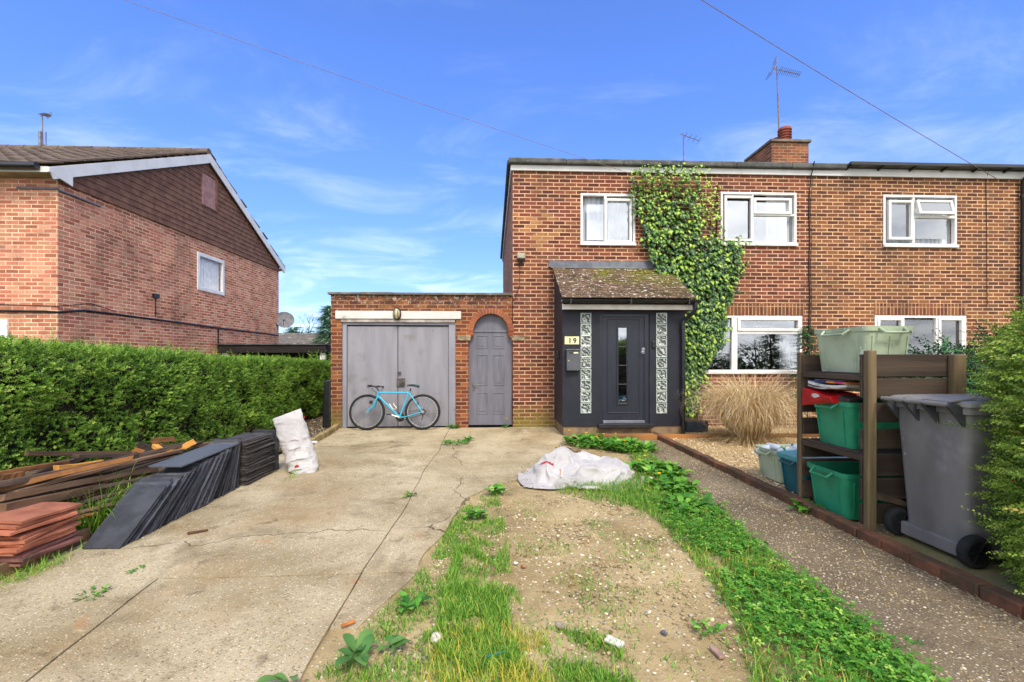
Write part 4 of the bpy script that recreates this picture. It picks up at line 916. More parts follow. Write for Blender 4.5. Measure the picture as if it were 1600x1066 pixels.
bk = MB(); bk.box((LXp - .7, LYF - .03, LZE - .24), (LXp + .03, LYF - .002, LZE - .20)); bk.box((LXp + .001, LYF, LZE - .26), (LXp + .04, LYF + .9, LZE - .23)); bk.build('lead_strip', m_lead, nh)
wp = MB(); wp.box((LXp - 1.9, LYF - .03, .9), (LXp - .86, LYF + .02, 2.05)); wp.build('door_surround', m_white, nh)
# dish on the back corner
dsh = PX(437, 503, LXp); t = thing('satellite_dish', 'grey satellite dish sticking out behind the far corner of the gabled house', 'satellite dish', (LXp + .2, LYB - .05, dsh.z))
a = MB(); n_ = Vector((.35, -.75, .35)).normalized(); a.lathe(Vector((LXp + .20, LYB + .03, dsh.z + .05)), n_, [(0, .05), (.01, .16), (.04, .26), (.07, .33), (.062, .335), (.03, .26), (.0, .16)], 24); a.build('dish', M('dish grey', '#77767a', '#5f5e62', 8, .6), t, smooth=True)
a = MB(); a.tube([(LXp - .05, LYB - .02, dsh.z), (LXp + .18, LYB + .06, dsh.z)], .02, 8); a.tube([(LXp + .18, LYB, dsh.z - .2), (LXp + .30, LYB - .28, dsh.z + .05)], .012, 6); a.build('arm', m_black, t)
# aerial on its ridge
d = ray(70, 228); tt = (yr_ + .1 - CY) / d[1]; fx0 = CX + d[0] * tt
t = aerial('small box television aerial on the ridge of the gabled house', (fx0, yr_ + .05, LZR), (fx0 - .02, yr_ + .05, H + ray(70, 178)[2] * tt), R(-30), .42, 9, .10, -.14, refl=False, extra=True, r=.012)
a = MB(); a.tube([(fx0 - .03, yr_, LZR + .08), (fx0 - .03, yr_, LZR + .58)], .035, 8); a.tube([(fx0 + .12, yr_, LZR + .08), (fx0 + .12, yr_, LZR + .55)], .018, 8); a.tube([(fx0 - .03, yr_, LZR + .2), (fx0 + .13, yr_, LZR + .2)], .014, 6); a.build('bracket', m_alu, t)

# low dark outbuilding behind the hedge and a bungalow beyond
m_tar = M('tarred fascia', '#29231f', '#1c1815', 6, .8, .4, 40, (.2, 1, 1), pos=True, dirt='#5b5044', dirt_lo=.62)
A0 = PY(342, 545, 4.7); A1 = PY(509, 545, 4.7); zt = FZ(420, 539, 4.7); zb_ = FZ(420, 551.5, 4.7)
t = thing('lean_to_shed', 'low black flat roofed outbuilding showing above the hedge', 'shed', ((A0.x + A1.x) / 2, 5.5, 0))
a = MB(); a.box((A0.x, 4.70, zb_), (A1.x, 4.75, zt)); a.box((A1.x - .05, 4.752, zb_), (A1.x - .001, 7.4, zt - .01)); a.build('fascia', m_tar, t, bevel=.01)
a = MB(); a.box((A0.x - .03, 4.66, zt + .002), (A1.x + .03, 7.5, zt + .035)); a.build('roof', m_felt, t)
a = MB(); a.box((A0.x + .04, 4.78, -.1), (A0.x + .17, 4.9, zb_)); a.box((A1.x - .2, 4.78, -.1), (A1.x - .06, 4.9, zb_)); a.build('post', m_white, t)
a = MB(); a.box((A0.x + .05, 5.6, -.1), (A1.x - .05, 5.7, zb_ + .1)); a.build('wall', m_dark, t)
B0 = PY(428, 545, 26); B1 = PY(513, 545, 26); R0 = PY(430, 519.5, 29); R1 = PY(501, 521, 29); E0 = PY(428, 541, 26)
t = thing('bungalow', 'distant grey roofed bungalow between the gabled house and the garage', 'bungalow', ((B0.x + B1.x) / 2, 29, 0))
a = MB(); a.box((B0.x - 6, 26.3, -.2), (B1.x - .2, 32, E0.z)); a.build('wall', m_brickl, t)
a = MB(); x0, x1 = B0.x - 6, B1.x + .2
a.add([(x0, 26, E0.z), (x1, 26, E0.z), (R1.x, 29, R1.z), (x0, 29, R0.z), (x0, 32.3, E0.z), (x1, 32.3, E0.z)], [(0, 1, 2, 3), (3, 2, 5, 4), (1, 5, 2), (0, 4, 5, 1)]); a.build('roof', M('grey plain tile', '#6a6259', '#565049', 3, .9, .5, 5, pos=True, spots='#8f867a', spot_scale=2.5, spot_lim=.6), t)
a = MB(); a.box((x0, 25.93, E0.z - .16), (x1, 25.99, E0.z + .02)); a.build('gutter', m_white, t)
# ================================================================== VEGETATION
m_hedge = M_leaf('hedge leaf', [(0, '#75623a'), (.035, '#6b5a30'), (.05, '#3a581c'), (.3, '#587f26'), (.65, '#88b03c'), (1, '#cade6c')], clump=.35, clump_scale=3.5)
m_twig = M('twig bark', '#4a3a28', '#2f2418', 12, .9, .5, 60)
m_hcore = M('dark foliage core', '#2d2718', '#1c1a10', 9, .95, 1.0, 40, bdist=.05)  # dark twig brown for solid foliage cores, not for modelled twigs
HX0, HX1, HY0, HY1 = -5.25, -4.28, -8.6, 3.4
def hedge_top(y): return 1.27 - .032 * y + .022 * math.sin(y * 1.1) + .04 * nz(y, 1.0, 1.7)
def build_hedge():
    t = thing('hedge', 'long clipped green hedge between the drive and the gabled house', 'hedge', ((HX0 + HX1) / 2, -2.5, 0))
    cb = bmesh.new(); cm_ = MB()
    ys = np.linspace(HY0, HY1, 60); prof = [(HX1 - .20, .18), (HX1 - .18, .7), (HX1 - .18, 1.28), (HX1 - .28, 1.43), (HX0 + .22, 1.43), (HX0 + .12, 1.20), (HX0 + .12, .18)]
    vs = []
    for i, y in enumerate(ys):
        for (x, z) in prof: vs.append((x + .06 * nz(y, z, 3), y, z - (1.49 - hedge_top(y)) * (z > 1)))
    n = len(prof); fs = [(i * n + k, i * n + k + 1, (i + 1) * n + k + 1, (i + 1) * n + k) for i in range(len(ys) - 1) for k in range(n - 1)]
    fs += [tuple(range(n))[::-1], tuple((len(ys) - 1) * n + k for k in range(n))]
    cm_.add(vs, fs); cm_.build('dark_core', m_hcore, t)  # solid dark block added inside the hedge to stop light passing through
    # sprigs over the face, the top and the far end
    N = 42000; k = rng.random(N); y = HY0 + (HY1 - HY0) * (rng.random(N) ** 1.0); P = np.zeros((N, 3)); D = np.zeros((N, 3))
    top = np.array([hedge_top(q) for q in y])
    face = k < .63; tp = (k >= .63) & (k < .95); end = k >= .95
    z = .06 + (top - .04) * rng.random(N) ** .85
    bulge = np.array([nz(a, c, 1.6) * .10 + nz(a, c, 5) * .05 for a, c in zip(y, z)])
    P[face] = np.stack([HX1 - .02 + bulge - .05 * np.clip((z - top + .15) / .1, 0, 1) - .08 * np.maximum(0, .35 - z), y, z], 1)[face]; D[face] = (1, -.10, .35)
    xt = HX0 + (HX1 - HX0) * rng.random(N); P[tp] = np.stack([xt, y, top + .03 + bulge * .5 + .0 * xt], 1)[tp]; D[tp] = (.2, 0, 1)
    P[end] = np.stack([xt, HY1 + 0 * xt, z], 1)[end]; D[end] = (.2, 1, .3)
    gap = np.array([max(0, nz(a, c * 1.3, 2.4, 11) - .12) for a, c in zip(y, z)])[:, None]; P -= ((rng.random((N, 1)) ** 1.5) * .12 + gap * .45 * face[:, None]) * D
    # thinner towards the foot
    keep = (rng.random(N) < np.clip(.40 + z * 1.6, 0, 1)) | tp
    P, D = P[keep], D[keep]; N = len(P)
    D = D + rdirs(N) * .75; D[:, 2] += .12
    rv = np.clip(.46 + .30 * rng.normal(size=N) + (P[:, 2] > 1.38) * .12, 0, 1)
    V, F = sprig(11, .34)
    inst_mesh('foliage', m_hedge, V, F, frames(D, rdirs(N), .052 + .032 * rng.random(N)), P, rv, t)
    # wispy new shoots standing above the clipped top
    n = 130; yy = HY0 + (HY1 - HY0) * rng.random(n); xx = HX0 + .15 + (HX1 - HX0 - .1) * rng.random(n); V2, F2 = sprig(14, .16)
    inst_mesh('shoots', m_hedge, V2, F2, frames(np.array([(0, 0, 1)]) + rdirs(n) * .35, rdirs(n), .10 + .16 * rng.random(n) ** 2), np.stack([xx, yy, [hedge_top(q) for q in yy]], 1), .3 + .5 * rng.random(n), t)
    st = MB()
    for i in range(70):
        y0 = random.uniform(HY0, HY1 if i < 40 else -1.0); x0 = HX1 - random.uniform(.12, .3); q = [(x0, y0, 0), (x0 + random.uniform(-.03, .08), y0 + random.uniform(-.06, .06), .25), (x0 + random.uniform(-.02, .14), y0 + random.uniform(-.12, .12), .55)]
        st.tube(q, [.012, .009, .004], 5)
    st.build('stem', m_twig, t)
build_hedge()

# ---- right foreground bush: small leaved sprays
m_bush = M_leaf('bush leaf', [(0, '#43591c'), (.3, '#6c8a2c'), (.65, '#9ab840'), (.9, '#c8d468'), (1, '#c9b45c')], clump=.25, clump_scale=5)
def build_bush():
    t = thing('bush', 'bushy green shrub with feathery sprays overhanging the wheelie bin', 'bush', (3.4, -6.7, 0))
    # rounded body with lobes; foliage only on the outer shell
    lobes = [((3.37, -6.72, .62), (.90, .60, .74)), ((3.45, -6.56, 1.20), (.84, .62, .60)), ((3.36, -7.25, .8), (.80, .60, .85)), ((3.84, -6.30, 1.36), (.76, .60, .50)), ((3.16, -6.76, .26), (.66, .54, .34)), ((4.20, -6.1, 1.50), (.8, .55, .46))]
    core = MB()
    for c, r in lobes:
        k = len(core.v); core.lathe((0, 0, 0), (0, 0, 1), [(-.98, .1), (-.8, .55), (-.4, .88), (0, .98), (.4, .88), (.8, .55), (.98, .1)], 14)
        core.v[k:] = [(c[0] + v[0] * r[0] * .80, c[1] + v[1] * r[1] * .80, c[2] + v[2] * r[2] * .80) for v in core.v[k:]]
    core.build('dark_core', m_hcore, t)  # solid dark core filling the lobes, no separate twigs
    Ps, Ds = [], []
    for c, r in lobes:
        n = int(8200 * (r[0] * r[1] + r[1] * r[2])); d = rdirs(n); p = np.array(c) + d * np.array(r) * (1 + .10 * rng.normal(size=(n, 1)) * .6)
        inn = np.zeros(n, bool)
        for c2, r2 in lobes:
            if c2 != c: inn |= (((p - np.array(c2)) / (np.array(r2) * .9)) ** 2).sum(1) < 1
        m_ = ~inn & (p[:, 2] > .02); Ps.append(p[m_]); Ds.append(d[m_])
    P = np.concatenate(Ps); D = np.concatenate(Ds); N = len(P)
    D = D * np.array([1, 1, .35]) + rdirs(N) * .45 + np.array([-.10, .05, .12])
    V, F = sprig(16, .24)
    inst_mesh('foliage', m_bush, V, F, frames(D, np.tile([0, 0, 1.], (N, 1)) + rdirs(N) * .4, .065 + .085 * rng.random(N)), P, np.clip(.45 + .28 * rng.normal(size=N), 0, 1), t)
    # long arching sprays
    n = 130; sel = rng.choice(N, n, replace=False); V2, F2 = sprig(30, .075)
    d2 = Ds[0][:1].repeat(n, 0) * 0 + (D[sel] * np.array([1, 1, .5])); d2[:, 2] += .25
    inst_mesh('spray', m_bush, V2, F2, frames(d2, np.tile([0, 0, 1.], (n, 1)), .18 + .18 * rng.random(n)), P[sel], .5 + .5 * rng.random(n), t)
    be = MB()
    for i in range(10):
        q = P[rng.integers(N)]; be.lathe(q + np.array([-.02, 0, .02]), (0, 0, 1), [(-.006, .003), (0, .007), (.006, .003)], 6)
    be.build('berry', M('red berry', '#a02a1c', '#8a2014', 4, .4), t)
build_bush()

# ---- dark conifers behind the shelf
m_conif = M_leaf('conifer spray', [(0, '#12301a'), (.5, '#24502c'), (1, '#487a42')], rough=.6, trans=.1)
def conifer(name, label, cat, cx, cy, rx, ry, z0, z1, n, droop=-.1, size=.22, mat=None, trunk=True, cone=False):
    t = thing(name, label, cat, (cx, cy, 0))
    d = rdirs(n); u = rng.random(n) ** .4
    p = np.stack([cx + d[:, 0] * rx * u, cy + d[:, 1] * ry * u, (z0 + z1) / 2 + d[:, 2] * (z1 - z0) / 2 * u], 1)
    if cone:
        hh_ = rng.random(n) ** 1.4; a = rng.random(n) * 6.283; lay = .75 + .25 * np.sin(hh_ * 40)
        rr = (1 - hh_) * lay * (0.35 + .65 * rng.random(n) ** .5); p = np.stack([cx + np.cos(a) * rx * rr, cy + np.sin(a) * ry * rr, z0 + (z1 - z0) * hh_ - .12 * rr * rx], 1)
        d = np.stack([np.cos(a), np.sin(a), 0 * a], 1)
    dd = d * np.array([1, 1, .3]) + rdirs(n) * .3; dd[:, 2] += droop
    V, F = sprig(18, .16)
    inst_mesh('foliage', mat or m_conif, V, F, frames(dd, np.tile([0, 0, 1.], (n, 1)), size * (.6 + .8 * rng.random(n))), p, np.clip(.45 + .25 * rng.normal(size=n), 0, 1), t)
    tk = MB(); tk.tube([(cx, cy, 0), (cx + .03, cy, z0 + (z1 - z0) * .5), (cx, cy, z0 + (z1 - z0) * .93)], [max(.04, rx * .06), max(.03, rx * .04), .01], 8); tk.build('trunk', m_twig, t)
    return t
c_ = PY(1472, 540, -3.3); conifer('conifer_shrub', 'dark spreading conifer behind the timber shelf, below the right hand window', 'shrub', c_.x, -3.3, .72, .5, .35, 1.50, 1100, size=.26)
c_ = PY(1585, 540, -3.0); conifer('conifer_shrub', 'dark conifer mostly hidden behind the feathery bush', 'shrub', c_.x, -3.0, .8, .5, .3, 1.72, 900, size=.26)
c_ = PY(1262, 540, -.55); conifer('conifer_shrub', 'thin dark conifer against the brick wall by the cables', 'shrub', c_.x, -.55, .30, .25, .5, 1.95, 420, size=.20, cone=True)

# ---- far trees
conifer('conifer_tree', 'tall dark evergreen tree just left of the garage', 'tree', PY(516, 500, 22).x, 22, 1.9, 1.9, .3, FZ(513, 478, 22), 1700, droop=-.25, size=.55, cone=True)
conifer('conifer_tree', 'small dark pointed evergreen peeping over the bungalow roof', 'tree', PY(459, 515, 42).x, 42, 1.5, 1.5, .3, FZ(459, 511.5, 42), 700, size=.8, cone=True)
conifer('conifer_tree', 'rounder small evergreen beside the pointed one over the bungalow roof', 'tree', PY(468, 515, 43).x, 43, 1.7, 1.5, .3, FZ(468, 514.5, 43), 600, size=.8)
def bare_tree(label, foot, top_z, spread):
    t = thing('bare_tree', label, 'tree', foot); mb = MB(); rr = random.Random(5)
    def br(p, d, L, r, dep):
        q = p + d * L * .5 + Vector((rr.uniform(-.06, .06), rr.uniform(-.06, .06), .02)) * L; e = p + d * L; mb.tube([p, q, e], [r, r * .8, r * .6], 5, cap=False)
        if dep:
            for _ in range(3 if dep < 4 else 2): br(e, (d + Vector((rr.uniform(-.8, .8), rr.uniform(-.6, .6), rr.uniform(-.1, .6)))).normalized(), L * rr.uniform(.62, .8), r * .55, dep - 1)
    br(Vector(foot), Vector((0.05, 0, 1)), top_z * .32, .11, 5); mb.build('branches', m_twig, t); return t
bare_tree('leafless spreading tree behind the bungalow', tuple(PY(492, 560, 31))[:2] + (0,), 5.2, 2)

# ---- variegated ivy climbing the front
def M_ivy():
    m, b = newmat('variegated ivy leaf'); f = b.n('Attribute', dict(attribute_name='rnd')).outputs['Fac']; mid = b.n('Attribute', dict(attribute_name='mid')).outputs['Fac']
    p = b.n('NewGeometry').outputs['Position']
    g = b.ramp(f, [(0, hexc('#1c3d1a')), (.5, hexc('#35651f')), (1, hexc('#5a8a2a'))]); y = b.ramp(f, [(0, hexc('#4a8030')), (.35, hexc('#86ab2c')), (1, hexc('#bccb3c'))])
    edge_ = b.ss(b.m('ADD', mid, b.m('MULTIPLY', b.m('SUBTRACT', b.noise(p, 28, 3), .5), .9)), .35, .62); amt = b.ss(f, .12, .75)
    c = b.mix(b.m('MULTIPLY', edge_, amt), g, y)
    pr = b.n('BsdfPrincipled', Roughness=.38); b.put(pr.inputs['Base Color'], c); t = b.n('BsdfTranslucent'); b.put(t.inputs['Color'], c)
    mx = b.n('MixShader', Fac=.18); b.t.links.new(pr.outputs[0], mx.inputs[1]); b.t.links.new(t.outputs[0], mx.inputs[2]); b.n('OutputMaterial', Surface=mx.outputs[0]); return m
def build_ivy():
    t = thing('ivy', 'variegated green and yellow ivy climbing the brick front beside the porch', 'ivy', (FX(1090), -.1, 0))
    main = [(988, 264), (1010, 262), (1050, 258), (1098, 262), (1112, 268), (1118, 292), (1124, 330), (1124, 378), (1162, 384), (1158, 402), (1151, 440), (1142, 462), (1132, 478), (1134, 505), (1130, 535), (1116, 552), (1102, 575), (1088, 600), (1084, 645), (1068, 652), (1064, 560), (1070, 500), (1088, 474), (1066, 452), (1040, 432), (1024, 415), (1012, 398), (1006, 375), (1008, 352), (996, 330), (990, 305)]
    us, vs = [p[0] for p in main], [p[1] for p in main]; pts = []
    while len(pts) < 3100:
        u, v = random.uniform(min(us), max(us)), random.uniform(min(vs), max(vs))
        if inside(main, np.array([u]), np.array([v]))[0] and not (u > 1094 and v < 372 and random.random() < .62): pts.append((u + random.gauss(0, 3.5), v + random.gauss(0, 3), .8 if u > 1094 and v < 372 else 1.0))
    def trail(seq, n, s, w_):
        for i in range(n):
            f = i / max(1, n - 1) * (len(seq) - 1); k = min(int(f), len(seq) - 2); f -= k
            pts.append((seq[k][0] * (1 - f) + seq[k + 1][0] * f + random.uniform(-w_, w_), seq[k][1] * (1 - f) + seq[k + 1][1] * f + random.uniform(-w_, w_), s))
    trail([(983, 306), (988, 322), (994, 342)], 16, .55, 4); trail([(1124, 380), (1150, 378), (1178, 381)], 34, .6, 4); trail([(1155, 382), (1154, 372), (1155, 367)], 7, .5, 2)
    trail([(1152, 430), (1163, 418), (1168, 407)], 12, .5, 3); trail([(1124, 345), (1122, 310), (1121, 285)], 26, .55, 5); trail([(1130, 375), (1131, 362), (1130, 355)], 8, .5, 2)
    trail([(985, 268), (1020, 258), (1032, 252)], 22, .5, 4); trail([(1085, 262), (1092, 258), (1110, 266)], 12, .5, 4); trail([(1088, 560), (1100, 590), (1096, 640)], 40, .8, 9); trail([(928, 252), (932, 251)], 3, .35, 1)
    while len(pts) < 3900:
        u, v = random.uniform(1066, 1136), random.uniform(470, 655)
        if inside(main, np.array([u]), np.array([v]))[0]: pts.append((u, v, 1.0))
    P, D, S, Z = [], [], [], []
    for u, v, s in pts:
        q = PY(u, v); x, z = q.x, q.z
        # depth of the growth: thickest in the middle, bulging forward over the porch corner
        th = .16 if s > .7 else .03
        if s > .7:
            th = .10 + .16 * max(0, min(1, (z - 1.0) / 1.5)) * (1 - abs((u - 1075) / 95.0)) + .07 * nz(x, z, 2.2)
        y = -.02 - max(.015, th) * (random.random() ** .45)
        if z > ZF0 - .15: y -= .09
        if 2.2 < z < 3.2 and FX(1018) < x < FX(1060): y -= .10
        pp = PY(u, v, y); P.append((pp.x, y, pp.z)); D.append((random.uniform(-.55, .55), -.35 + random.uniform(-.25, .1), -1 + random.uniform(-.1, .7)))
        top = max(0, min(1, (z - 3.9) / 1.1)); S.append((.104 - .040 * top) * random.uniform(.6, 1.2) * s)
        Z.append(min(1, max(0, random.gauss(.36 + .20 * top + (.25 if s < 1 else 0), .27))))
    # five-pointed leaf, centre vertex carries the pale blotch
    out = [(0, 0), (-.30, -.02), (-.46, .22), (-.30, .42), (-.20, .70), (0, 1.0), (.20, .70), (.30, .42), (.46, .22), (.30, -.02)]
    V = [(x, y, -.10 * abs(x) * 1.6 - .16 * y * y) for x, y in out] + [(x * .45, .40 + (y - .40) * .5, .035 - .06 * abs(x)) for x, y in out]
    n = len(out); F = [(i, (i + 1) % n, n + (i + 1) % n) for i in range(n)] + [(i, n + (i + 1) % n, n + i) for i in range(n)]; V.append((0, .40, .03)); F += [(n + i, n + (i + 1) % n, 2 * n) for i in range(n)]
    mid = [0] * n + [.85] * n + [1.0]
    D = np.array(D); ups = np.array([(random.uniform(-.5, .5), -1, random.uniform(.0, .8)) for _ in P])
    inst_mesh('foliage', M_ivy(), V, F, frames(D, ups, S), np.array(P), np.array(Z), t, uv=mid)
    st = MB()
    for base, seq in ((1080, [(1084, 660), (1094, 560), (1102, 480), (1085, 420), (1060, 350), (1040, 270)]), (0, [(1088, 660), (1105, 540), (1125, 470), (1130, 400), (1100, 320), (1085, 268)]), (0, [(1078, 640), (1080, 540), (1098, 470), (1060, 420), (1025, 390), (1010, 300)]), (0, [(1130, 470), (1146, 440), (1168, 408)]), (0, [(1110, 420), (1125, 382), (1176, 381)]), (0, [(1100, 440), (1120, 380), (1121, 288)])):
        pp = [PY(u, v, -.03) for u, v in seq]; st.tube(pp, [.018 * (1 - i / (len(pp) + 2)) for i in range(len(pp))], 6)
    st.build('stem', m_twig, t)
build_ivy()

# ---- ornamental grass gone to straw
m_straw = M_leaf('dry grass blade', [(0, '#9a8058'), (.35, '#d2b786'), (.75, '#f2e2bc'), (1, '#b8956a')], rough=.7, trans=.2)
def blades(n, P, L, lean_dir, lean, wid, curl, seg=6, twist=0.0, pw=1.5):
    """numpy blades: strips of quads that bend over; returns verts (n,2(seg+1),3), faces"""
    t = np.linspace(0, 1, seg + 1)[None, :]; L = np.asarray(L)[:, None]; lean = np.asarray(lean)[:, None]; curl = np.asarray(curl)[:, None]
    ang = lean + curl * t ** pw                                                      # angle from vertical along the blade
    dl = L / seg; hx = np.concatenate([np.zeros((n, 1)), np.cumsum(np.sin(ang[:, :-1]) * dl, 1)], 1); hz_ = np.concatenate([np.zeros((n, 1)), np.cumsum(np.cos(ang[:, :-1]) * dl, 1)], 1)
    dx_, dy_ = np.cos(lean_dir)[:, None], np.sin(lean_dir)[:, None]
    cx_, cy_, cz_ = P[:, :1] + hx * dx_, P[:, 1:2] + hx * dy_, P[:, 2:3] + hz_
    wv = np.asarray(wid)[:, None] * (1 - t ** 1.6 * .95) * .5; q = np.asarray(lean_dir)[:, None] + math.pi / 2 + twist * (rng.random((n, 1)) - .5)
    A = np.stack([cx_ + np.cos(q) * wv, cy_ + np.sin(q) * wv, cz_], 2); B = np.stack([cx_ - np.cos(q) * wv, cy_ - np.sin(q) * wv, cz_], 2)
    V = np.stack([A, B], 2).reshape(n, -1, 3); F = np.array([(2 * i, 2 * i + 1, 2 * i + 3, 2 * i + 2) for i in range(seg)]); return V, F
def blade_mesh(name, mat, V, F, rnd, parent=None):
    n, k, _ = V.shape; Fa = (F[None] + (np.arange(n) * k)[:, None, None]).reshape(-1, 4).astype(np.int32); me = bpy.data.meshes.new(name)
    me.vertices.add(n * k); me.vertices.foreach_set('co', V.reshape(-1).astype(np.float32)); me.loops.add(Fa.size); me.loops.foreach_set('vertex_index', Fa.ravel())
    me.polygons.add(len(Fa)); me.polygons.foreach_set('loop_start', np.arange(0, Fa.size, 4, dtype=np.int32)); me.update(calc_edges=True)
    at = me.attributes.new('rnd', 'FLOAT', 'FACE'); at.data.foreach_set('value', np.repeat(np.asarray(rnd, np.float32), len(F))); me.materials.append(mat); me.shade_smooth()
    o = bpy.data.objects.new(name, me); link(o, parent)
    if parent is None: recenter(o)
    return o
gc = G(1170, 688, .02)
def build_straw():
    t = thing('ornamental_grass', 'big clump of dry straw coloured ornamental grass by the window', 'grass clump', tuple(gc))
    n = 4600; a = rng.random(n) * 6.283; r = .22 * np.sqrt(rng.random(n)); P = np.stack([gc.x + r * np.cos(a), gc.y + r * np.sin(a), np.full(n, .0)], 1)
    L = .58 + .92 * rng.random(n) ** .9; le = rng.random(n) ** .8 * .58; cu = 1.2 + 4.2 * rng.random(n)
    V, F = blades(n, P, L, a + rng.normal(size=n) * 1.0, le, .006 + .006 * rng.random(n), cu, 12, 2.0, 3.0)
    tt_ = np.repeat(np.linspace(0, 1, 13), 2)[None, :, None]; V = V + tt_ ** 1.2 * (np.sin(tt_ * (4 + 6 * rng.random((n, 1, 1))) + 6.28 * rng.random((n, 1, 1))) * (.05 * rng.normal(size=(n, 1, 3))) * np.array([1, 1, .6]))
    blade_mesh('blades', m_straw, V, F, rng.random(n), t)
    n = 700; a = rng.random(n) * 6.283; r = .12 + .25 * rng.random(n); P = np.stack([gc.x + r * np.cos(a), gc.y + r * np.sin(a), np.full(n, .02)], 1)
    V, F = blades(n, P, .25 + .4 * rng.random(n), a, .9 + .5 * rng.random(n), .006 + .004 * rng.random(n), .8 + rng.random(n), 6, 1.0)
    blade_mesh('fallen_blades', m_straw, V, F, rng.random(n) * .6, t)
build_straw()

# ---- grass, clover, weeds (uncountable ground cover)
m_grass = M_leaf('grass blade', [(0, '#35601a'), (.35, '#5a9426'), (.7, '#86b43c'), (.9, '#b0c450'), (1, '#d2bd60')], rough=.5, trans=.3)
m_ygrass = M_leaf('yellowing grass', [(0, '#7a9a30'), (.4, '#b3b840'), (.8, '#d3bd4a'), (1, '#c2a050')], rough=.6, trans=.3)
def sample(poly_px, n, z=0.0, dens=None):
    poly = gpoly(poly_px); xs = [p[0] for p in poly]; ys = [p[1] for p in poly]; out = np.zeros((0, 2)); tries = 0
    while len(out) < n and tries < 60:
        q = np.stack([rng.uniform(min(xs), max(xs), n), rng.uniform(min(ys), max(ys), n)], 1); ok = inside(poly, q[:, 0], q[:, 1])
        if dens is not None: ok &= rng.random(n) < np.array([dens(a, c) for a, c in q])
        out = np.concatenate([out, q[ok]]); tries += 1
    return out[:n]
def patchy(s, lo=.0, hi=.35, o=0.0):
    return lambda x, y: min(1, max(.03, (nz(x, y, s, o) * .8 + nz(x, y, s * 3, o + 3) * .45 + .25 - lo) / (hi - lo)))
GR = []   # (polygon, count, height, kind)
strip_a = [(742, 768), (778, 762), (792, 830), (800, 900), (845, 1000), (900, 1090), (440, 1090), (520, 1030), (600, 950), (665, 880), (705, 815)]
strip_core = [(715, 850), (790, 880), (795, 960), (830, 1075), (690, 1085), (680, 1000), (690, 930)]
strip_b = [(905, 682), (985, 686), (1060, 740), (1130, 806), (1210, 868), (1330, 965), (1500, 1090), (1180, 1090), (1150, 970), (1080, 870), (1010, 800), (930, 765), (860, 758), (880, 745), (960, 748), (1000, 740), (985, 705)]
dirt_px = [(800, 780), (1000, 790), (1090, 900), (1180, 1090), (860, 1090), (810, 950)]
def lawn(name, label, areas, mat, wid=.0042):
    Vs, R_ = [], []; F = None
    for (poly, n, h, dens) in areas:
        q = sample(poly, n, dens=dens); n = len(q); P = np.stack([q[:, 0], q[:, 1], np.full(n, -.025) + .008 * np.maximum(0, 1 - ((q[:, 0] - .75) / .8) ** 2)], 1)
        V, F = blades(n, P, h * (.45 + .9 * rng.random(n)), rng.random(n) * 6.283, .15 + .6 * rng.random(n), wid * (.7 + .7 * rng.random(n)), .3 + 1.3 * rng.random(n), 4, 1.0)
        Vs.append(V); R_.append(np.clip(rng.random(n) * .75 + .15 * rng.normal(size=n) + .12, 0, 1))
    o = blade_mesh(name, mat, np.concatenate(Vs), F, np.concatenate(R_)); return tag(o, label, 'grass', kind='stuff')
lawn('grass', 'green grass growing in strips either side of the bare earth', [(strip_a, 12000, .042, patchy(3.0, .08, .34)), (strip_core, 8500, .062, patchy(3.2, .05, .30)), (strip_b, 26000, .072, patchy(2.6, -.25, .15, 4)), (dirt_px, 2600, .032, patchy(2.6, .25, .5, 8)),
      ([(880, 745), (1010, 745), (1040, 790), (960, 790), (870, 768)], 2600, .11, None), ([(850, 975), (960, 990), (1010, 1090), (840, 1090)], 2200, .05, patchy(2, 0, .3, 2))], m_grass)
lawn('yellow_grass', 'yellowed grass among the green at the front of the strip', [([(690, 985), (760, 975), (790, 1090), (640, 1090)], 650, .075, None), ([(750, 975), (850, 985), (860, 1010), (790, 1020)], 330, .07, None), ([(790, 1030), (840, 1040), (880, 1090), (780, 1090)], 380, .08, None), (strip_b, 900, .09, patchy(2.4, .2, .5, 6))], m_ygrass)
# clover / low broad leaves along the path
m_clover = M_leaf('clover leaf', [(0, '#33661c'), (.45, '#528f2a'), (.8, '#78ac3a'), (1, '#b4d060')], rough=.5, trans=.25)
def trifoil():
    V, F = [], []
    for a in (0, 2.094, 4.189):
        k = len(V); c, s = math.cos(a), math.sin(a)
        for x, y, z in [(0, 0, 0), (-.28, .35, .06), (-.25, .75, .03), (0, .88, -.03), (.25, .75, .03), (.28, .35, .06)]: V.append((x * c - y * s, x * s + y * c, z))
        F += [(k, k + 2, k + 1), (k, k + 3, k + 2), (k, k + 4, k + 3), (k, k + 5, k + 4)]
    return np.array(V), np.array(F)
strip_clover = [(1040, 775), (1110, 790), (1180, 850), (1250, 905), (1335, 970), (1490, 1090), (1260, 1090), (1190, 1000), (1140, 930), (1095, 862), (1040, 815)]
q = np.concatenate([sample(strip_clover, 3300, dens=patchy(2.6, -.05, .22, 5)), sample(strip_b, 1500, dens=patchy(2.6, .0, .3, 7))]); q = q + .05 * rng.normal(size=q.shape); n = len(q)
edge_d = rng.random(n)
V, F = trifoil(); up = np.array([[0, 0, 1.]]) + rdirs(n) * .45; dd = rdirs(n) * np.array([1, 1, .2])
o = inst_mesh('clover', m_clover, V, F, frames(dd, up, .013 + .015 * rng.random(n)), np.stack([q[:, 0], q[:, 1], .0 + .06 * rng.random(n) ** .9], 1), np.clip(.5 + .25 * rng.normal(size=n), 0, 1))
tag(o, 'low bright clover along the edge of the path', 'clover', kind='stuff')
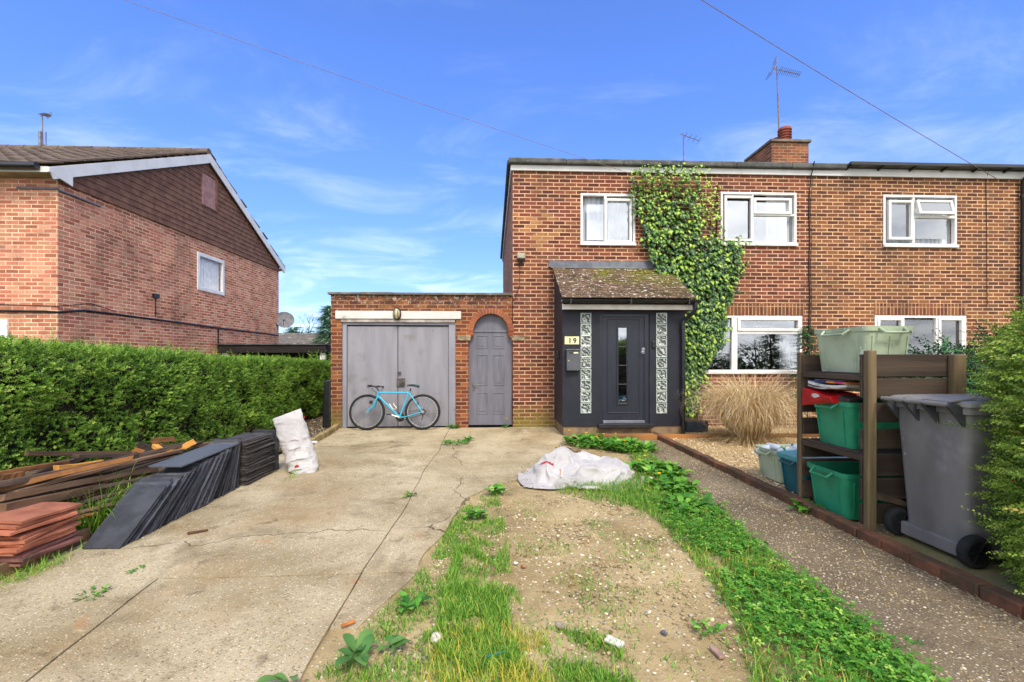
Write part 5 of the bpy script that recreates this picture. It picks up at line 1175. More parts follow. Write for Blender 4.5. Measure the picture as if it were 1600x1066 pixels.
# broad leaved dandelion patch in front of the porch
m_dand = M_leaf('dandelion leaf', [(0, '#33641c'), (.5, '#4f8c2a'), (.85, '#78ac3c'), (1, '#a2c056')], rough=.45, trans=.22)
def longleaf():
    V = [(0, 0, 0)]; F = []
    for y, w_, z in ((.15, .06, .08), (.4, .15, .17), (.65, .21, .19), (.85, .15, .14)): V += [(-w_, y, z + .03), (0, y, z), (w_, y, z + .03)]
    V.append((0, 1, .06)); F = [(0, 2, 1), (0, 3, 2)]
    for i in range(3):
        a = 1 + 3 * i
        for k in (0, 1): F += [(a + k, a + k + 1, a + 3 + k), (a + k + 1, a + 4 + k, a + 3 + k)]
    F += [(10, 11, 13), (11, 12, 13)]; return np.array(V), np.array(F)
LV, LF = longleaf()
def rosette(name, label, cat, at_, n, size, mat=None, group=None, spread=.0, flower=0):
    t = thing(name, label, cat, tuple(at_), group) 
    a = rng.random(n) * 6.283; el = .15 + .75 * rng.random(n); d = np.stack([np.cos(a) * np.cos(el), np.sin(a) * np.cos(el), np.sin(el) * .55], 1); r = spread * np.sqrt(rng.random(n)); a2 = rng.random(n) * 6.283
    P = np.array([tuple(at_)]) + np.stack([r * np.cos(a2), r * np.sin(a2), 0 * r], 1); sc_ = size * (.55 + .6 * rng.random(n))
    inst_mesh('leaves', mat or m_dand, LV, LF, frames(d, np.tile([0, 0, 1.], (n, 1)), sc_), P, np.clip(.5 + .25 * rng.normal(size=n), 0, 1), t, smooth=True)
    for i in range(flower):
        p = Vector(at_) + Vector((random.uniform(-1, 1) * max(spread, .05), random.uniform(-1, 1) * max(spread, .05), 0)); hgt = random.uniform(.12, .2); mb = MB(); mb.tube([p, p + Vector((.01, 0, hgt))], .002, 5); mb.build('stalk', m_dand, t)
        mb = MB(); mb.lathe(p + Vector((.01, 0, hgt)), (0, 0, 1), [(0, .006), (.006, .018), (.014, .02), (.017, .008)], 10); mb.build('flower', m_yellow, t)
    return t
m_yellow = M('dandelion yellow', '#e8b80c', '#d69a08', 30, .7)
W = 'dandelions and weeds growing through the ground'
spots = [('broad patch of dandelions under the porch step', G(930, 694), 240, .18, .45, 5), ('dandelion patch at the path end of the porch step', G(985, 702), 190, .18, .32, 1), ('dandelions right of the lying white sack', G(1025, 738), 190, .16, .30, 2), ('dandelion clump spilling over the path edge, nearest the shelf', G(1085, 795), 120, .13, .24, 0), ('dandelions at the path edge between sack and clover', G(1055, 765), 130, .15, .22, 1),
         ('small weed at the foot of the arched door', G(790, 668), 14, .09, .04, 1), ('tuft of weeds in the drive joint before the garage post', G(712, 694), 40, .11, .16, 0), ('weed standing taller in the joint beside the arched door', G(731, 690), 22, .12, .06, 1), ('weed tuft at the garage post foot', G(708, 669), 26, .12, .08, 0), 
         ('tiny weed in the long drive joint', G(640, 775), 16, .07, .05, 0), ('dandelion in the soil nearest the drive edge, behind the grass strip', G(745, 806), 34, .10, .06, 0), ('leafy weed between drive and lying sack', G(778, 770), 28, .11, .09, 0), ('dandelion growing out of the path kerb by the green boxes', G(1266, 800), 60, .13, .10, 0),
         ('small dandelion in the grass strip, left of the white flint', G(640, 950), 24, .085, .05, 0), ('weeds in the crack of the drive at the left', G(146, 930), 24, .045, .08, 0), ('tiny green weed at the slab crack near the slates', G(212, 893), 12, .035, .04, 0), ('grassy weed on the bare earth before the clover', G(1105, 985), 26, .055, .06, 0)]
for lab, p, n, s, sp, fl_ in spots: rosette('weed', lab, 'weed', p, n, s, None, W, sp, fl_)
# dock with big leaves at the front
m_dock = M_leaf('dock leaf', [(0, '#38622a'), (.5, '#4f7c38'), (1, '#74984c')], rough=.6, trans=.2)
rosette('dock_plant', 'big leaved dock plant at the front edge of the drive', 'weed', G(556, 1034), 12, .125, m_dock, None, .05); rosette('dock_plant', 'large dock leaves beside the white flint, right of the other dock', 'weed', G(606, 1014), 9, .10, m_dock, None, .04)
rosette('dock_plant', 'round leaved dock right at the lower picture edge on the drive', 'weed', G(452, 1064), 4, .10, m_dock, None, .02)
# long grass clump behind the red tiles
p0 = G(160, 815, .02); n = 520; a = rng.random(n) * 6.283; r = .20 * np.sqrt(rng.random(n)); P = np.stack([p0.x + r * np.cos(a) * .8 , p0.y + r * np.sin(a) * 1.3, np.full(n, .0)], 1)
V, F = blades(n, P, .22 + .30 * rng.random(n), a + rng.normal(size=n) * .9, .15 + .5 * rng.random(n), .006 + .005 * rng.random(n), .7 + 1.5 * rng.random(n), 7, 1.0)
t = thing('grass_clump', 'bright long grass between the red tiles and the leaning slates', 'grass clump', tuple(p0)); blade_mesh('blades', m_grass, V, F, .3 + .6 * rng.random(n), t)
for lab, (u, v), k_, h_ in (('sparse grass fringe under the timber edging board', (62, 893), 160, .10), ('short grass fringe at the edging below the red tiles', (28, 900), 90, .07), ('pale grass at the foot of the standing sack', (462, 742), 60, .10)):
    p0 = G(u, v); n = k_; P = np.stack([p0.x + .03 * rng.normal(size=n), p0.y + .13 * rng.normal(size=n), np.full(n, -.005)], 1); V, F = blades(n, P, h_ * (.5 + rng.random(n)), rng.random(n) * 6.28, .4 + .7 * rng.random(n), .003 + .002 * rng.random(n), rng.random(n), 4)
    t = thing('grass_tuft', lab, 'grass clump', tuple(p0)); blade_mesh('blades', m_grass, V, F, .3 + .7 * rng.random(n), t)

# ---- pebbles and crumbs
def ico(): 
    bm = bmesh.new(); bmesh.ops.create_icosphere(bm, subdivisions=1, radius=.5); v = np.array([x.co[:] for x in bm.verts]); bm.verts.index_update(); f = np.array([[q.index for q in p.verts] for p in bm.faces]); bm.free(); return v, f
IV, IF = ico()
def pebbles(name, label, q, z, s0, s1, mat, flat=.55, pw=2.0):
    n = len(q); s = s0 + (s1 - s0) * rng.random(n) ** pw; Mx = frames(rdirs(n) * np.array([1, 1, .15]), np.tile([0, 0, 1.], (n, 1)) + rdirs(n) * .25, 1.0)
    Mx = Mx * np.stack([s, s * (.7 + .6 * rng.random(n)), s * flat * (.6 + .6 * rng.random(n))], 1)[:, None, :]
    zz = z if np.isscalar(z) else np.asarray(z); o = inst_mesh(name, mat, IV, IF, Mx, np.stack([q[:, 0], q[:, 1], zz + s * flat * .2], 1), smooth=True); return tag(o, label, 'gravel', kind='stuff')
m_peb = M_leaf('pebble tones', [(0, '#b99a68'), (.25, '#e3d3ae'), (.5, '#a8835a'), (.7, '#f0e6cc'), (.85, '#8a7458'), (1, '#cdb183')], rough=.8, trans=0.0, spec=.25)
m_crumb = M_leaf('crumb tones', [(0, '#8a7356'), (.3, '#b8a67e'), (.55, '#6b5a40'), (.75, '#dccfae'), (.93, '#8d8674'), (1, '#9a7450')], rough=.9, trans=0.0, spec=.2)
q = np.stack([rng.uniform(2.45, 6.6, 9000), rng.uniform(-4.95, -.08, 9000)], 1); q = q[(q[:, 0] < 5.0) | (q[:, 1] > -3)]; pebbles('gravel', 'pale shingle filling the bed under the window', q, .012, .014, .034, m_peb)
q = np.stack([rng.uniform(1.4, 2.34, 5200), -8.2 + 7.0 * rng.random(5200) ** 1.0], 1); pebbles('path_pebbles', 'loose pebbles on the exposed aggregate path', q, -.006, .006, .018, m_crumb, pw=1.5)
q = sample([(800, 770), (1010, 775), (1100, 880), (1230, 1090), (480, 1090), (640, 930), (740, 790)], 9500, dens=patchy(1.3, -.2, .5, 9)); pebbles('soil_crumbs', 'small stones and crumbs strewn over the bare earth', q, -.022 + .008 * np.maximum(0, 1 - ((q[:, 0] - .75) / .8) ** 2), .004, .030, m_crumb, pw=4.0)
q = np.concatenate([sample([(800, 735), (850, 715), (870, 745), (830, 775), (770, 790)], 700), np.stack([-3.28 + .10 * rng.normal(size=600), -7 + 5.5 * rng.random(600)], 1), np.stack([-3.25 + 2.2 * rng.random(500), -2.9 + .35 * rng.normal(size=500) ], 1)]); pebbles('grit', 'grit and crumbs lying on the concrete drive', q, .004, .004, .016, m_crumb, pw=2.5)
q = np.stack([rng.uniform(-4.3, -3.42, 2200), rng.uniform(-8, 1.5, 2200)], 1); pebbles('bed_litter', 'leaf litter and chippings under the hedge', q, .015, .008, .035, m_crumb, pw=2.0)
# dead leaves and stems
m_litter = M_leaf('dry litter', [(0, '#6b4f30'), (.4, '#a5875a'), (.7, '#cfb88a'), (1, '#7a4f2c')], rough=.8, trans=0)
def litter(name, label, q, L0, L1, z=.004):
    n = len(q); a = rng.random(n) * 6.283; P = np.stack([q[:, 0], q[:, 1], np.full(n, z)], 1); V, F = blades(n, P, L0 + (L1 - L0) * rng.random(n) ** 2, a, 1.35 + .2 * rng.random(n), .003 + .003 * rng.random(n), .25 * rng.random(n), 4, 6.0); return tag(blade_mesh(name, m_litter, V, F, rng.random(n)), label, 'litter', kind='stuff')
litter('straw_litter', 'dry stems scattered along the foot of the path kerb', np.stack([2.32 - .34 * rng.random(1300) ** 2.2, -8 + 6.5 * rng.random(1300)], 1), .02, .17, .0)
litter('soil_litter', 'dry stems and bits of bark on the bare earth', np.concatenate([sample(dirt_px, 260), sample([(820, 700), (870, 745), (850, 780), (780, 800)], 200)]), .02, .12, -.005)
litter('drive_litter', 'thin twigs and dead leaves on the concrete drive', np.concatenate([np.stack([-3.2 + 2.3 * rng.random(130), -3.0 + .4 * rng.normal(size=130)], 1), np.stack([-3.2 + 3.0 * rng.random(60), -6.5 + 5 * rng.random(60)], 1)]), .02, .12, .008)
# ================================================================== BICYCLE
m_blue = M('sky blue bicycle paint', '#35a9c9', '#2f9fc0', 6, .3, spec=.6, dirt='#2a6f80', dirt_lo=.68)
m_rub = M('tyre rubber', '#1b1b1d', '#262627', 30, .85, .4, 90)
m_steel = M('dull alloy', '#b3b3b2', '#8e8d8a', 25, .35, metallic=.7)
m_rust = M('rusty drivetrain', '#3d332c', '#57422f', 30, .7, metallic=.4)
def bicycle():
    YB = -.30
    def q(zx, zy, dy=0.0): return PY(530 + zx / 8.889, 580 + zy / 8.889, YB) + Vector((0, dy, 0))
    hubf, hubr = q(380, 618), q(1155, 615); gz = .004; Rw = .315
    hubf.z = hubr.z = gz + Rw + .018
    t = thing('bicycle', 'light blue bicycle leaning against the grey garage doors', 'bicycle', ((hubf.x + hubr.x) / 2, YB, 0))
    def lean(p): return p
    head_t, head_b, seat_c, bb = q(535, 292), q(517, 362), q(962, 298), q(835, 642)
    fr = MB(); fr.tube([head_t + Vector((-.004, 0, .02)), head_b - Vector((0, 0, .01))], .019, 10); fr.tube([head_t + Vector((.005, 0, -.012)), seat_c + Vector((0, 0, -.005))], .0165, 10); fr.tube([head_b + Vector((.004, 0, .03)), bb], .0185, 10); fr.tube([seat_c + Vector((.004, 0, .02)), bb], .0165, 10)
    for s in (-1, 1):
        fr.tube([seat_c + Vector((.01, s * .016, -.015)), hubr + Vector((0, s * .062, .0))], .0095, 8); fr.tube([bb + Vector((.01, s * .02, 0)), bb + Vector((.10, s * .035, .003)), hubr + Vector((0, s * .062, 0))], .010, 8)
    fr.lathe(bb + Vector((0, -.035, 0)), (0, 1, 0), [(0, .024), (.07, .024)], 14); fr.build('frame', m_blue, t, smooth=True)
    fk = MB(); fk.lathe(head_b - Vector((0, 0, .03)), (head_t - head_b), [(0, .022), (.03, .022)], 10)
    for s in (-1, 1):
        m1 = q(478, 485); fk.tube([head_b + Vector((-.006, s * .035, -.03)), (m1.x, YB + s * .05, m1.z), (hubf.x + .05, YB + s * .05, hubf.z + .06), (hubf.x, YB + s * .05, hubf.z)], [.015, .013, .010, .009], 8)
    fk.tube([head_b + Vector((-.006, -.04, -.028)), head_b + Vector((-.006, .04, -.028))], .015, 8); fk.build('fork', m_blue, t, smooth=True)
    for hub, rear in ((hubf, 0), (hubr, 1)):
        ty = MB(); ty.ring(hub, (0, 1, 0), Rw - .008, .026, 56, 10); w_ = ty.build('wheel', m_rub, t, smooth=True)
        ri = MB(); ri.ring(hub, (0, 1, 0), Rw - .036, .012, 56, 6, sx=1.2); ri.build('rim', m_steel, w_, smooth=True)
        sp = MB(); sp.lathe(hub + Vector((0, -.05, 0)), (0, 1, 0), [(0, .006), (.015, .006), (.016, .024), (.02, .024), (.022, .014), (.078, .014), (.08, .024), (.084, .024), (.085, .006), (.1, .006)], 12)
        for i in range(28):
            a = 2 * math.pi * i / 28; s = 1 if i % 2 else -1; a2 = a + (.9 if (i // 2) % 2 else -.9)
            sp.tube([hub + Vector((.022 * math.cos(a2), s * .033, .022 * math.sin(a2))), hub + Vector(((Rw - .04) * math.cos(a), s * .004, (Rw - .04) * math.sin(a)))], .0013, 4, cap=False)
        sp.build('spokes', m_steel, w_)
        if rear:
            cs = MB(); cs.lathe(hub + Vector((0, .02, 0)), (0, 1, 0), [(0, .06), (.006, .06), (.007, .05), (.014, .05), (.015, .035), (.028, .03)], 22); cs.build('cassette', m_rust, w_)
    sp0, sp1 = seat_c, q(985, 240); a = MB(); a.tube([sp0, sp1], .0125, 8); a.build('seat_post', m_black, t, smooth=True)
    s0, s1 = q(930, 200), q(1100, 222); n = 12; a = MB(); vs = []
    for i in range(n + 1):
        f = i / n; c = s0.lerp(s1, f) + Vector((0, 0, .012 * math.sin(f * 3.1) + .010 * f)); wd = .018 + .055 * max(0, (f - .35) / .65) ** .8 - .02 * (f > .95)
        for k in range(8):
            b_ = 2 * math.pi * k / 8; vs.append(c + Vector((0, math.cos(b_) * wd, (.016 + .012 * f) * math.sin(b_))))
    a.add(vs, [(i * 8 + k, i * 8 + (k + 1) % 8, (i + 1) * 8 + (k + 1) % 8, (i + 1) * 8 + k) for i in range(n) for k in range(8)] + [tuple(range(8))[::-1], tuple(n * 8 + k for k in range(8))]); a.build('saddle', M('worn saddle', '#22282c', '#3a5560', 7, .5), t, smooth=True)
    st = q(480, 212); a = MB(); a.tube([head_t, head_t + Vector((-.012, 0, .045)), st], .013, 8); hb0 = st; dirb = Vector((.30, 1, 0)).normalized()
    hb = MB(); pts = [hb0 - dirb * .29 + Vector((.03, 0, .0)), hb0 - dirb * .10, hb0, hb0 + dirb * .10, hb0 + dirb * .24 + Vector((.02, 0, 0))]; pts[0].y = max(pts[0].y, YB - .29); hb.tube(pts, .011, 8); hb.v += []; hb.build('handlebar', m_black, t, smooth=True); a.build('stem', m_black, t, smooth=True)
    for e, s in ((pts[0], -1), (pts[-1], 1)):
        a = MB(); d = (pts[1] - pts[0]).normalized() * -s if s == 1 else (pts[1] - pts[0]).normalized(); a.tube([e, e + d * .11 * (1 if s == -1 else -1)], .016, 10); a.build('grip', m_rub, t, smooth=True)
        a = MB(); c = e + (hb0 - e) * .5; a.tube([c, c + Vector((-.035, 0, -.02)), c + Vector((-.055, -.05 * -s, -.03)), c + Vector((-.06, .09 * s, -.028))], .006, 6); a.box(c - Vector((.02, .015, .015)), c + Vector((.01, .015, .02))); a.build('brake_lever', m_black, t)
    a = MB()
    for dy in (-.05, .02): a.tube([st + Vector((-.02, dy, .0)), st + Vector((-.05, dy, -.06)), head_t + Vector((-.045, dy * .5, -.01)), head_b + Vector((-.03, 0, .03)), head_b + Vector((.0, 0, 0))], .003, 5)
    a.tube([seat_c + Vector((-.02, 0, .02)), seat_c + Vector((.05, 0, .03)), seat_c + Vector((.045, 0, -.05)), seat_c + Vector((.07, 0, -.10))], .003, 5); a.build('brake_cable', m_black, t)
    for c in (q(430, 435), q(1078, 458)):
        a = MB()
        for s in (-1, 1): a.box(c + Vector((-.02, s * .035 - .01, -.03)), c + Vector((.02, s * .035 + .01, .03)))
        a.build('brake', m_black, t, bevel=.004)
    a = MB(); c = bb + Vector((0, .045, 0)); a.lathe(c, (0, 1, 0), [(0, .085), (.003, .086), (.0045, .086), (.006, .05)], 30); a.lathe(c + Vector((0, -.012, 0)), (0, 1, 0), [(0, .06), (.005, .06)], 24)
    for s in (-1, 1): a.tube([c + Vector((0, 0, s * .084)), hubr + Vector((0, .045, s * .045))], .004, 5)
    a.tube([hubr + Vector((.0, .04, -.05)), hubr + Vector((-.01, .05, -.12)), hubr + Vector((-.03, .05, -.15))], .01, 6); a.build('chainring', m_rust, t)
    pe = q(702, 600); a = MB(); a.tube([bb + Vector((0, -.05, 0)), (pe.x, YB - .06, pe.z)], [.014, .011], 8); a.tube([bb + Vector((0, .06, 0)), bb * 2 - pe + Vector((0, .06, 0))], [.014, .011], 8); a.build('crank', m_steel, t, smooth=True)
    for p_, s in ((Vector((pe.x, YB - .06, pe.z)), -1), (bb * 2 - pe + Vector((0, .06, 0)), 1)):
        a = MB(); a.box(p_ + Vector((-.04, min(0, s * .09), -.012)), p_ + Vector((.04, max(0, s * .09), .012))); a.build('pedal', m_black, t, bevel=.005)
    a = MB(); ps = [q(685, 455), q(738, 528), q(770, 532), q(792, 515), q(745, 462), q(752, 448)]; a.tube([p + Vector((0, -.02, 0)) for p in ps], .006, 6); a.tube([p + Vector((0, .025, 0)) for p in ps], .006, 6); a.tube([ps[2] + Vector((0, -.02, 0)), ps[2] + Vector((0, .025, 0))], .006, 6); a.tube([ps[5] + Vector((0, -.02, 0)), ps[5] + Vector((0, .025, 0))], .006, 6); a.build('bottle_cage', M('cream plastic cage', '#e2dccb', '#cfc8b4', 8, .4), t)
    # lean the whole machine against the doors
    t.rotation_euler = (R(-6), 0, 0)
bicycle()

# ================================================================== SLATES
m_slate = M('roof slate', '#484a51', '#33343a', 6, .55, .4, 45, rnd=1.3, dirt='#85858a', dirt_scale=5, dirt_lo=.60, dirt_hi=.85, spec=.5)
m_slate2 = M('weathered roof slate', '#57504d', '#3a3633', 6, .65, .4, 45, rnd=.8, dirt='#6f655c', dirt_scale=6, dirt_lo=.55, dirt_hi=.8)
m_slate3 = M('lighter top slate', '#5b6068', '#4c5058', 3, .5, .3, 40, (1, .3, 1), dirt='#7d7d7c', dirt_scale=4, dirt_lo=.6)
def slate_mesh(name, w_, L, th, mat, seed):
    """slate lying in xy: x across, y up the slate from its foot, with chipped edges"""
    rr = random.Random(seed); n = 9; per = []
    for i in range(n): per.append((-w_ / 2 + w_ * i / n, rr.uniform(0, .006)))
    for i in range(n * 2): per.append((w_ / 2 - rr.uniform(0, .005), L * i / (n * 2)))
    for i in range(n): per.append((w_ / 2 - w_ * i / n, L - rr.uniform(0, .007)))
    for i in range(n * 2): per.append((-w_ / 2 + rr.uniform(0, .005), L - L * i / (n * 2)))
    mb = MB(); mb.prism([(x, y, 0) for x, y in per], (0, 0, th)); o = mb.build(name, mat, thing('tmp', None, None), local=True); p = o.parent; o.parent = None; bpy.data.objects.remove(p); me = o.data; bpy.data.objects.remove(o); return me
SM = [slate_mesh('roof_slate', .255 + .006 * i, .56, .0075, m_slate, i) for i in range(4)]
SM2 = [slate_mesh('roof_slate', .30, .575, .0085, m_slate2, 20 + i) for i in range(3)]
def slate(me, mtx, label, group, name='roof_slate'):
    o = bpy.data.objects.new(name, me); col.objects.link(o); o.matrix_world = mtx; return tag(o, label, 'slate', group)
kn = [(-5.55, 34.5, .55), (-5.08, 41, .575), (-4.37, 56, .53), (-3.985, 87, .49)]
def interp(y, k):
    for a, c in zip(kn, kn[1:]):
        if y <= c[0]: f = (y - a[0]) / (c[0] - a[0]); return a[k] + (c[k] - a[k]) * f
    return kn[-1][k]
y = -5.55; i = 0
while y < -3.985:
    an = R(interp(y, 1)); L = interp(y, 2) * random.uniform(.97, 1.02); sx = random.uniform(-.014, .018)
    if 1 <= i < 5: L *= 1.02 + .012 * i
    mt_ = Matrix.Translation((-3.135 + sx - .012 * (y + 5.5), y, .004 + (.0 if i else .0))) @ Matrix.Rotation(random.uniform(-.02, .02), 4, 'Z') @ Matrix.Rotation(an, 4, 'X') @ Matrix.Scale(L / .56, 4, (0, 1, 0))
    slate(SM[i % 4], mt_, 'foremost dark slate of the long leaning row, its whole face showing' if i == 0 else 'dark roof slate on edge in the long leaning row beside the drive', 'slates leaning in a row beside the drive'); y += .0118 / math.sin(an) * random.uniform(.85, 1.2); i += 1
for k in range(44):                                               # flat stack
    mt_ = Matrix.Translation((-3.12 + random.uniform(-.018, .018), -3.96 + random.uniform(-.012, .014), .006 + k * .0106)) @ Matrix.Rotation(random.uniform(-.05, .05), 4, 'Z') @ Matrix.Rotation(random.uniform(-.012, .012), 4, 'X')
    slate(SM2[k % 3], mt_, 'weathered slate lying topmost on the flat stack by the standing sack' if k == 43 else 'weathered roof slate lying in the flat stack behind the leaning row', 'slates lying in the flat stack')
for k in range(5):
    mt_ = Matrix.Translation((-3.10 + random.uniform(-.01, .01), -3.335 + k * .028, .004)) @ Matrix.Rotation(random.uniform(-.05, .05), 4, 'Z') @ Matrix.Rotation(R(86 + k * 2.0), 4, 'X') @ Matrix.Scale(.86, 4, (0, 1, 0))
    slate(SM[k % 4], mt_, 'dark slate standing upright between the flat stack and the white sack', 'slates standing upright behind the flat stack')
tp = [PX(285.5, 733, -3.0), PX(377, 695.5, -3.0)]; dv = (tp[1] - tp[0]); me = slate_mesh('roof_slate', .28, dv.length, .012, m_slate3, 77)
zadd = .045; mt_ = Matrix.Translation((-3.145, tp[0].y, tp[0].z + zadd - .03)) @ Matrix.Rotation(math.atan2(dv.z, dv.y), 4, 'X'); slate(me, mt_, 'long smooth slate lying flat along the top of the leaning row', None)

# ================================================================== RED TILES
m_ter = M('terracotta roof tile', '#c07a5c', '#a06048', 5, .85, .4, 40, rnd=.6, dirt='#5f4238', dirt_scale=4, dirt_lo=.55, dirt_hi=.8, spots='#c08a6c', spot_scale=12, spot_lim=.70)
m_ter2 = M('darker roof tile', '#8a5a50', '#6b4640', 5, .85, .4, 40, rnd=.3, dirt='#4a3a34', dirt_scale=4, dirt_lo=.5)
def tile_me(seed, mat):
    rr = random.Random(seed); mb = MB(); n = 8; W_, L_ = .38, .44; vs = []
    for s in (0, .017):
        for i in range(n + 1):
            for j in range(n + 1):
                x = -W_ / 2 + W_ * i / n; yy = -L_ / 2 + L_ * j / n; z = s + .020 * (1 - (2 * i / n - 1) ** 2) * .35 + .012 * math.cos(j / n * 3.1)
                if i in (0, n) or j in (0, n): x += rr.uniform(-.003, .003); yy += rr.uniform(-.003, .003)
                vs.append((x, yy, z))
    m_ = (n + 1) ** 2; fs = [(i * (n + 1) + j, (i + 1) * (n + 1) + j, (i + 1) * (n + 1) + j + 1, i * (n + 1) + j + 1) for i in range(n) for j in range(n)]; fs += [tuple(m_ + q for q in f)[::-1] for f in fs]
    per = [j for j in range(n + 1)] + [i * (n + 1) + n for i in range(1, n + 1)] + [n * (n + 1) + j for j in range(n - 1, -1, -1)] + [i * (n + 1) for i in range(n - 1, 0, -1)]
    fs += [(per[k], per[(k + 1) % len(per)], m_ + per[(k + 1) % len(per)], m_ + per[k]) for k in range(len(per))]
    mb.add(vs, fs); o = mb.build('roof_tile', mat, thing('tmp', None, None), bevel=.0, local=True, smooth=True); p = o.parent; o.parent = None; bpy.data.objects.remove(p); me = o.data; bpy.data.objects.remove(o); return me
TM = [tile_me(i, m_ter) for i in range(3)]; TM2 = tile_me(9, m_ter2)
tcen = G(66, 868, .1); ttx, tty = -3.52, -5.72
names = ['lowest dark brown tile of the red tile pile', 'dark brown tile second from the bottom of the pile'] + [None] * 9 + ['topmost red tile of the pile, lying skewed']
for k in range(12):
    o = bpy.data.objects.new('roof_tile', TM2 if k < 3 else TM[k % 3]); col.objects.link(o); o.location = (ttx + random.uniform(-.025, .025) + (.02 if k < 3 else 0), tty + random.uniform(-.03, .03), .045 + k * .0235); o.rotation_euler = (random.uniform(-.03, .03) + .02, random.uniform(-.02, .02) + (.03 if k > 8 else 0), random.uniform(-.12, .12) + .1)
    tag(o, names[k] or 'terracotta roof tile within the red pile at the left edge', 'roof tile', 'red roof tiles piled by the edging')
o = bpy.data.objects.new('roof_tile', TM[1]); col.objects.link(o); o.location = (-3.62, -6.12, .10); o.rotation_euler = (.0, .18, .3); tag(o, 'loose terracotta tile lying apart in front of the red pile', 'roof tile', 'red roof tiles piled by the edging')

# ================================================================== TIMBER PILE
def M_wood(name, c1, c2, rnd=.4, dirt='#2c221a', rough=.85, scale=5, amt=(.5, .75)):
    return M(name, c1, c2, scale, rough, .5, 26, (1.6, .12, 1.6), rnd=rnd, dirt=dirt, dirt_scale=2.2, dirt_lo=amt[0], dirt_hi=amt[1])
m_old = M_wood('old dark timber', '#5c4c40', '#352b25', 1.1); m_old2 = M_wood('brown old timber', '#7d6048', '#4a382b', .9); m_fresh = M_wood('fresh sawn pine', '#d59a4c', '#bd7f38', .25, '#8a5a2c', .7, 4, (.62, .85)); m_org = M_wood('orange broken timber', '#9e6a3a', '#6e4a2c', .4, '#5a3a22')
def plank_me(w_, h_, L, mat, seed):
    rr = random.Random(seed); mb = MB(); n = 8; vs = []; bend = rr.uniform(-.012, .012)
    for i in range(n + 1):
        y = -L / 2 + L * i / n; bz = bend * (1 - (2 * i / n - 1) ** 2)
        for sx, sz in ((-1, -1), (1, -1), (1, 1), (-1, 1)): vs.append((sx * w_ / 2 + rr.uniform(-.003, .003), y + (rr.uniform(-.02, .02) if i in (0, n) else 0), sz * h_ / 2 + bz + rr.uniform(-.002, .002)))
    fs = [(i * 4 + k, i * 4 + (k + 1) % 4, (i + 1) * 4 + (k + 1) % 4, (i + 1) * 4 + k) for i in range(n) for k in range(4)] + [(3, 2, 1, 0), tuple(n * 4 + k for k in range(4))]
    mb.add(vs, fs); o = mb.build('plank', mat, thing('tmp', None, None), bevel=.003, local=True); p = o.parent; o.parent = None; bpy.data.objects.remove(p); me = o.data; bpy.data.objects.remove(o); return me
def plank(loc, rot, dims, mat, label, seed, name='timber_plank'):
    o = bpy.data.objects.new(name, plank_me(*dims, mat, seed)); col.objects.link(o); o.location = loc; o.rotation_euler = rot; return tag(o, label, 'plank', 'old timbers piled beside the hedge')
def between(a, c, w_, h_, mat, label, seed, roll=0.0):
    a, c = Vector(a), Vector(c); d = c - a; L = d.length; o = plank((a + c) / 2, (0, 0, 0), (w_, h_, L), mat, label, seed); yaw = math.atan2(-d.x, d.y); pitch = math.asin(d.z / L); o.rotation_euler = (Matrix.Rotation(yaw, 3, 'Z') @ Matrix.Rotation(pitch, 3, 'X') @ Matrix.Rotation(roll, 3, 'Y')).to_euler(); return o
sd_ = 100
for layer in range(7):
    xs = np.arange(-4.16, -3.40 - .045 * layer * .9, .112)
    for x in xs:
        sd_ += 1; L = random.uniform(1.3, 2.5); y = -4.95 + random.uniform(-.45, .45); w_ = random.choice([.035, .05, .05, .07, .085]); h_ = random.choice([.025, .035, .045])
        if x > -3.62 and y - L / 2 < -5.42: y = -5.42 + L / 2; L = min(L, 1.6)
        yaw = random.gauss(.0, .11) - .03
        plank((x + random.uniform(-.02, .02), y, .05 + layer * .054 + random.uniform(-.006, .01)), (random.gauss(.01, .03), random.uniform(-.18, .18), yaw), (w_, h_, L), random.choice([m_old, m_old, m_old2]), 'dark weathered roof timber lying lengthways in the pile beside the hedge', sd_)
# the ones that stand out
between(PX(160, 760, -3.62) * 1, PX(0, 795, -3.62), .06, .06, m_old2, 'brown batten running out of the pile just above the red tiles', 301)
between(PX(252, 733, -3.56), PX(0, 779, -3.66), .055, .045, m_old2, 'long worn beam along the front of the timber pile', 302, .2)
between(PX(215, 712, -3.80), PX(-30, 762, -3.78), .06, .045, m_old, 'thick dark beam across the middle of the timber pile', 303, .1)
between(PX(88, 738, -3.82), PX(158, 728, -3.80), .05, .105, m_fresh, 'short block of fresh yellow pine on the timber pile', 304)
between(PX(40, 708.5, -4.15), PX(255, 706.5, -3.98), .045, .04, m_old2, 'long thin rusty brown batten along the top of the pile', 305)
between(PX(118, 713, -4.05), PX(288, 709.5, -3.78), .05, .035, m_old, 'thin dark batten just under the rusty one on the pile', 306)
between(PX(-10, 742, -3.95), PX(105, 723, -4.0), .04, .035, m_org, 'orange brown batten at the back of the pile near the left edge', 307)
between(PX(-10, 748, -3.90), PX(35, 741, -3.9), .05, .05, m_org, 'short pale ended batten at the left edge of the pile', 308)
between(PX(262, 707, -3.80), PX(303, 690, -3.60), .05, .06, m_fresh, 'fresh cut orange pine offcut slanting over the top of the pile', 309)
between(PX(240, 697, -3.85), PX(256, 709, -3.74), .055, .06, m_fresh, 'stubby pine offcut with an orange end on the pile', 310)
between(PX(218, 694, -3.95), PX(240, 707, -3.84), .06, .05, m_old, 'grey broken offcut leaning on the top of the pile', 311)
between(PX(211, 702, -4.0), PX(226, 708, -3.9), .06, .06, m_org, 'short orange ended stub left of the grey offcut', 312)
between(PX(238, 689, -4.05), PX(272, 686, -3.95), .07, .05, m_org, 'splintered orange board highest on the far end of the pile', 313)
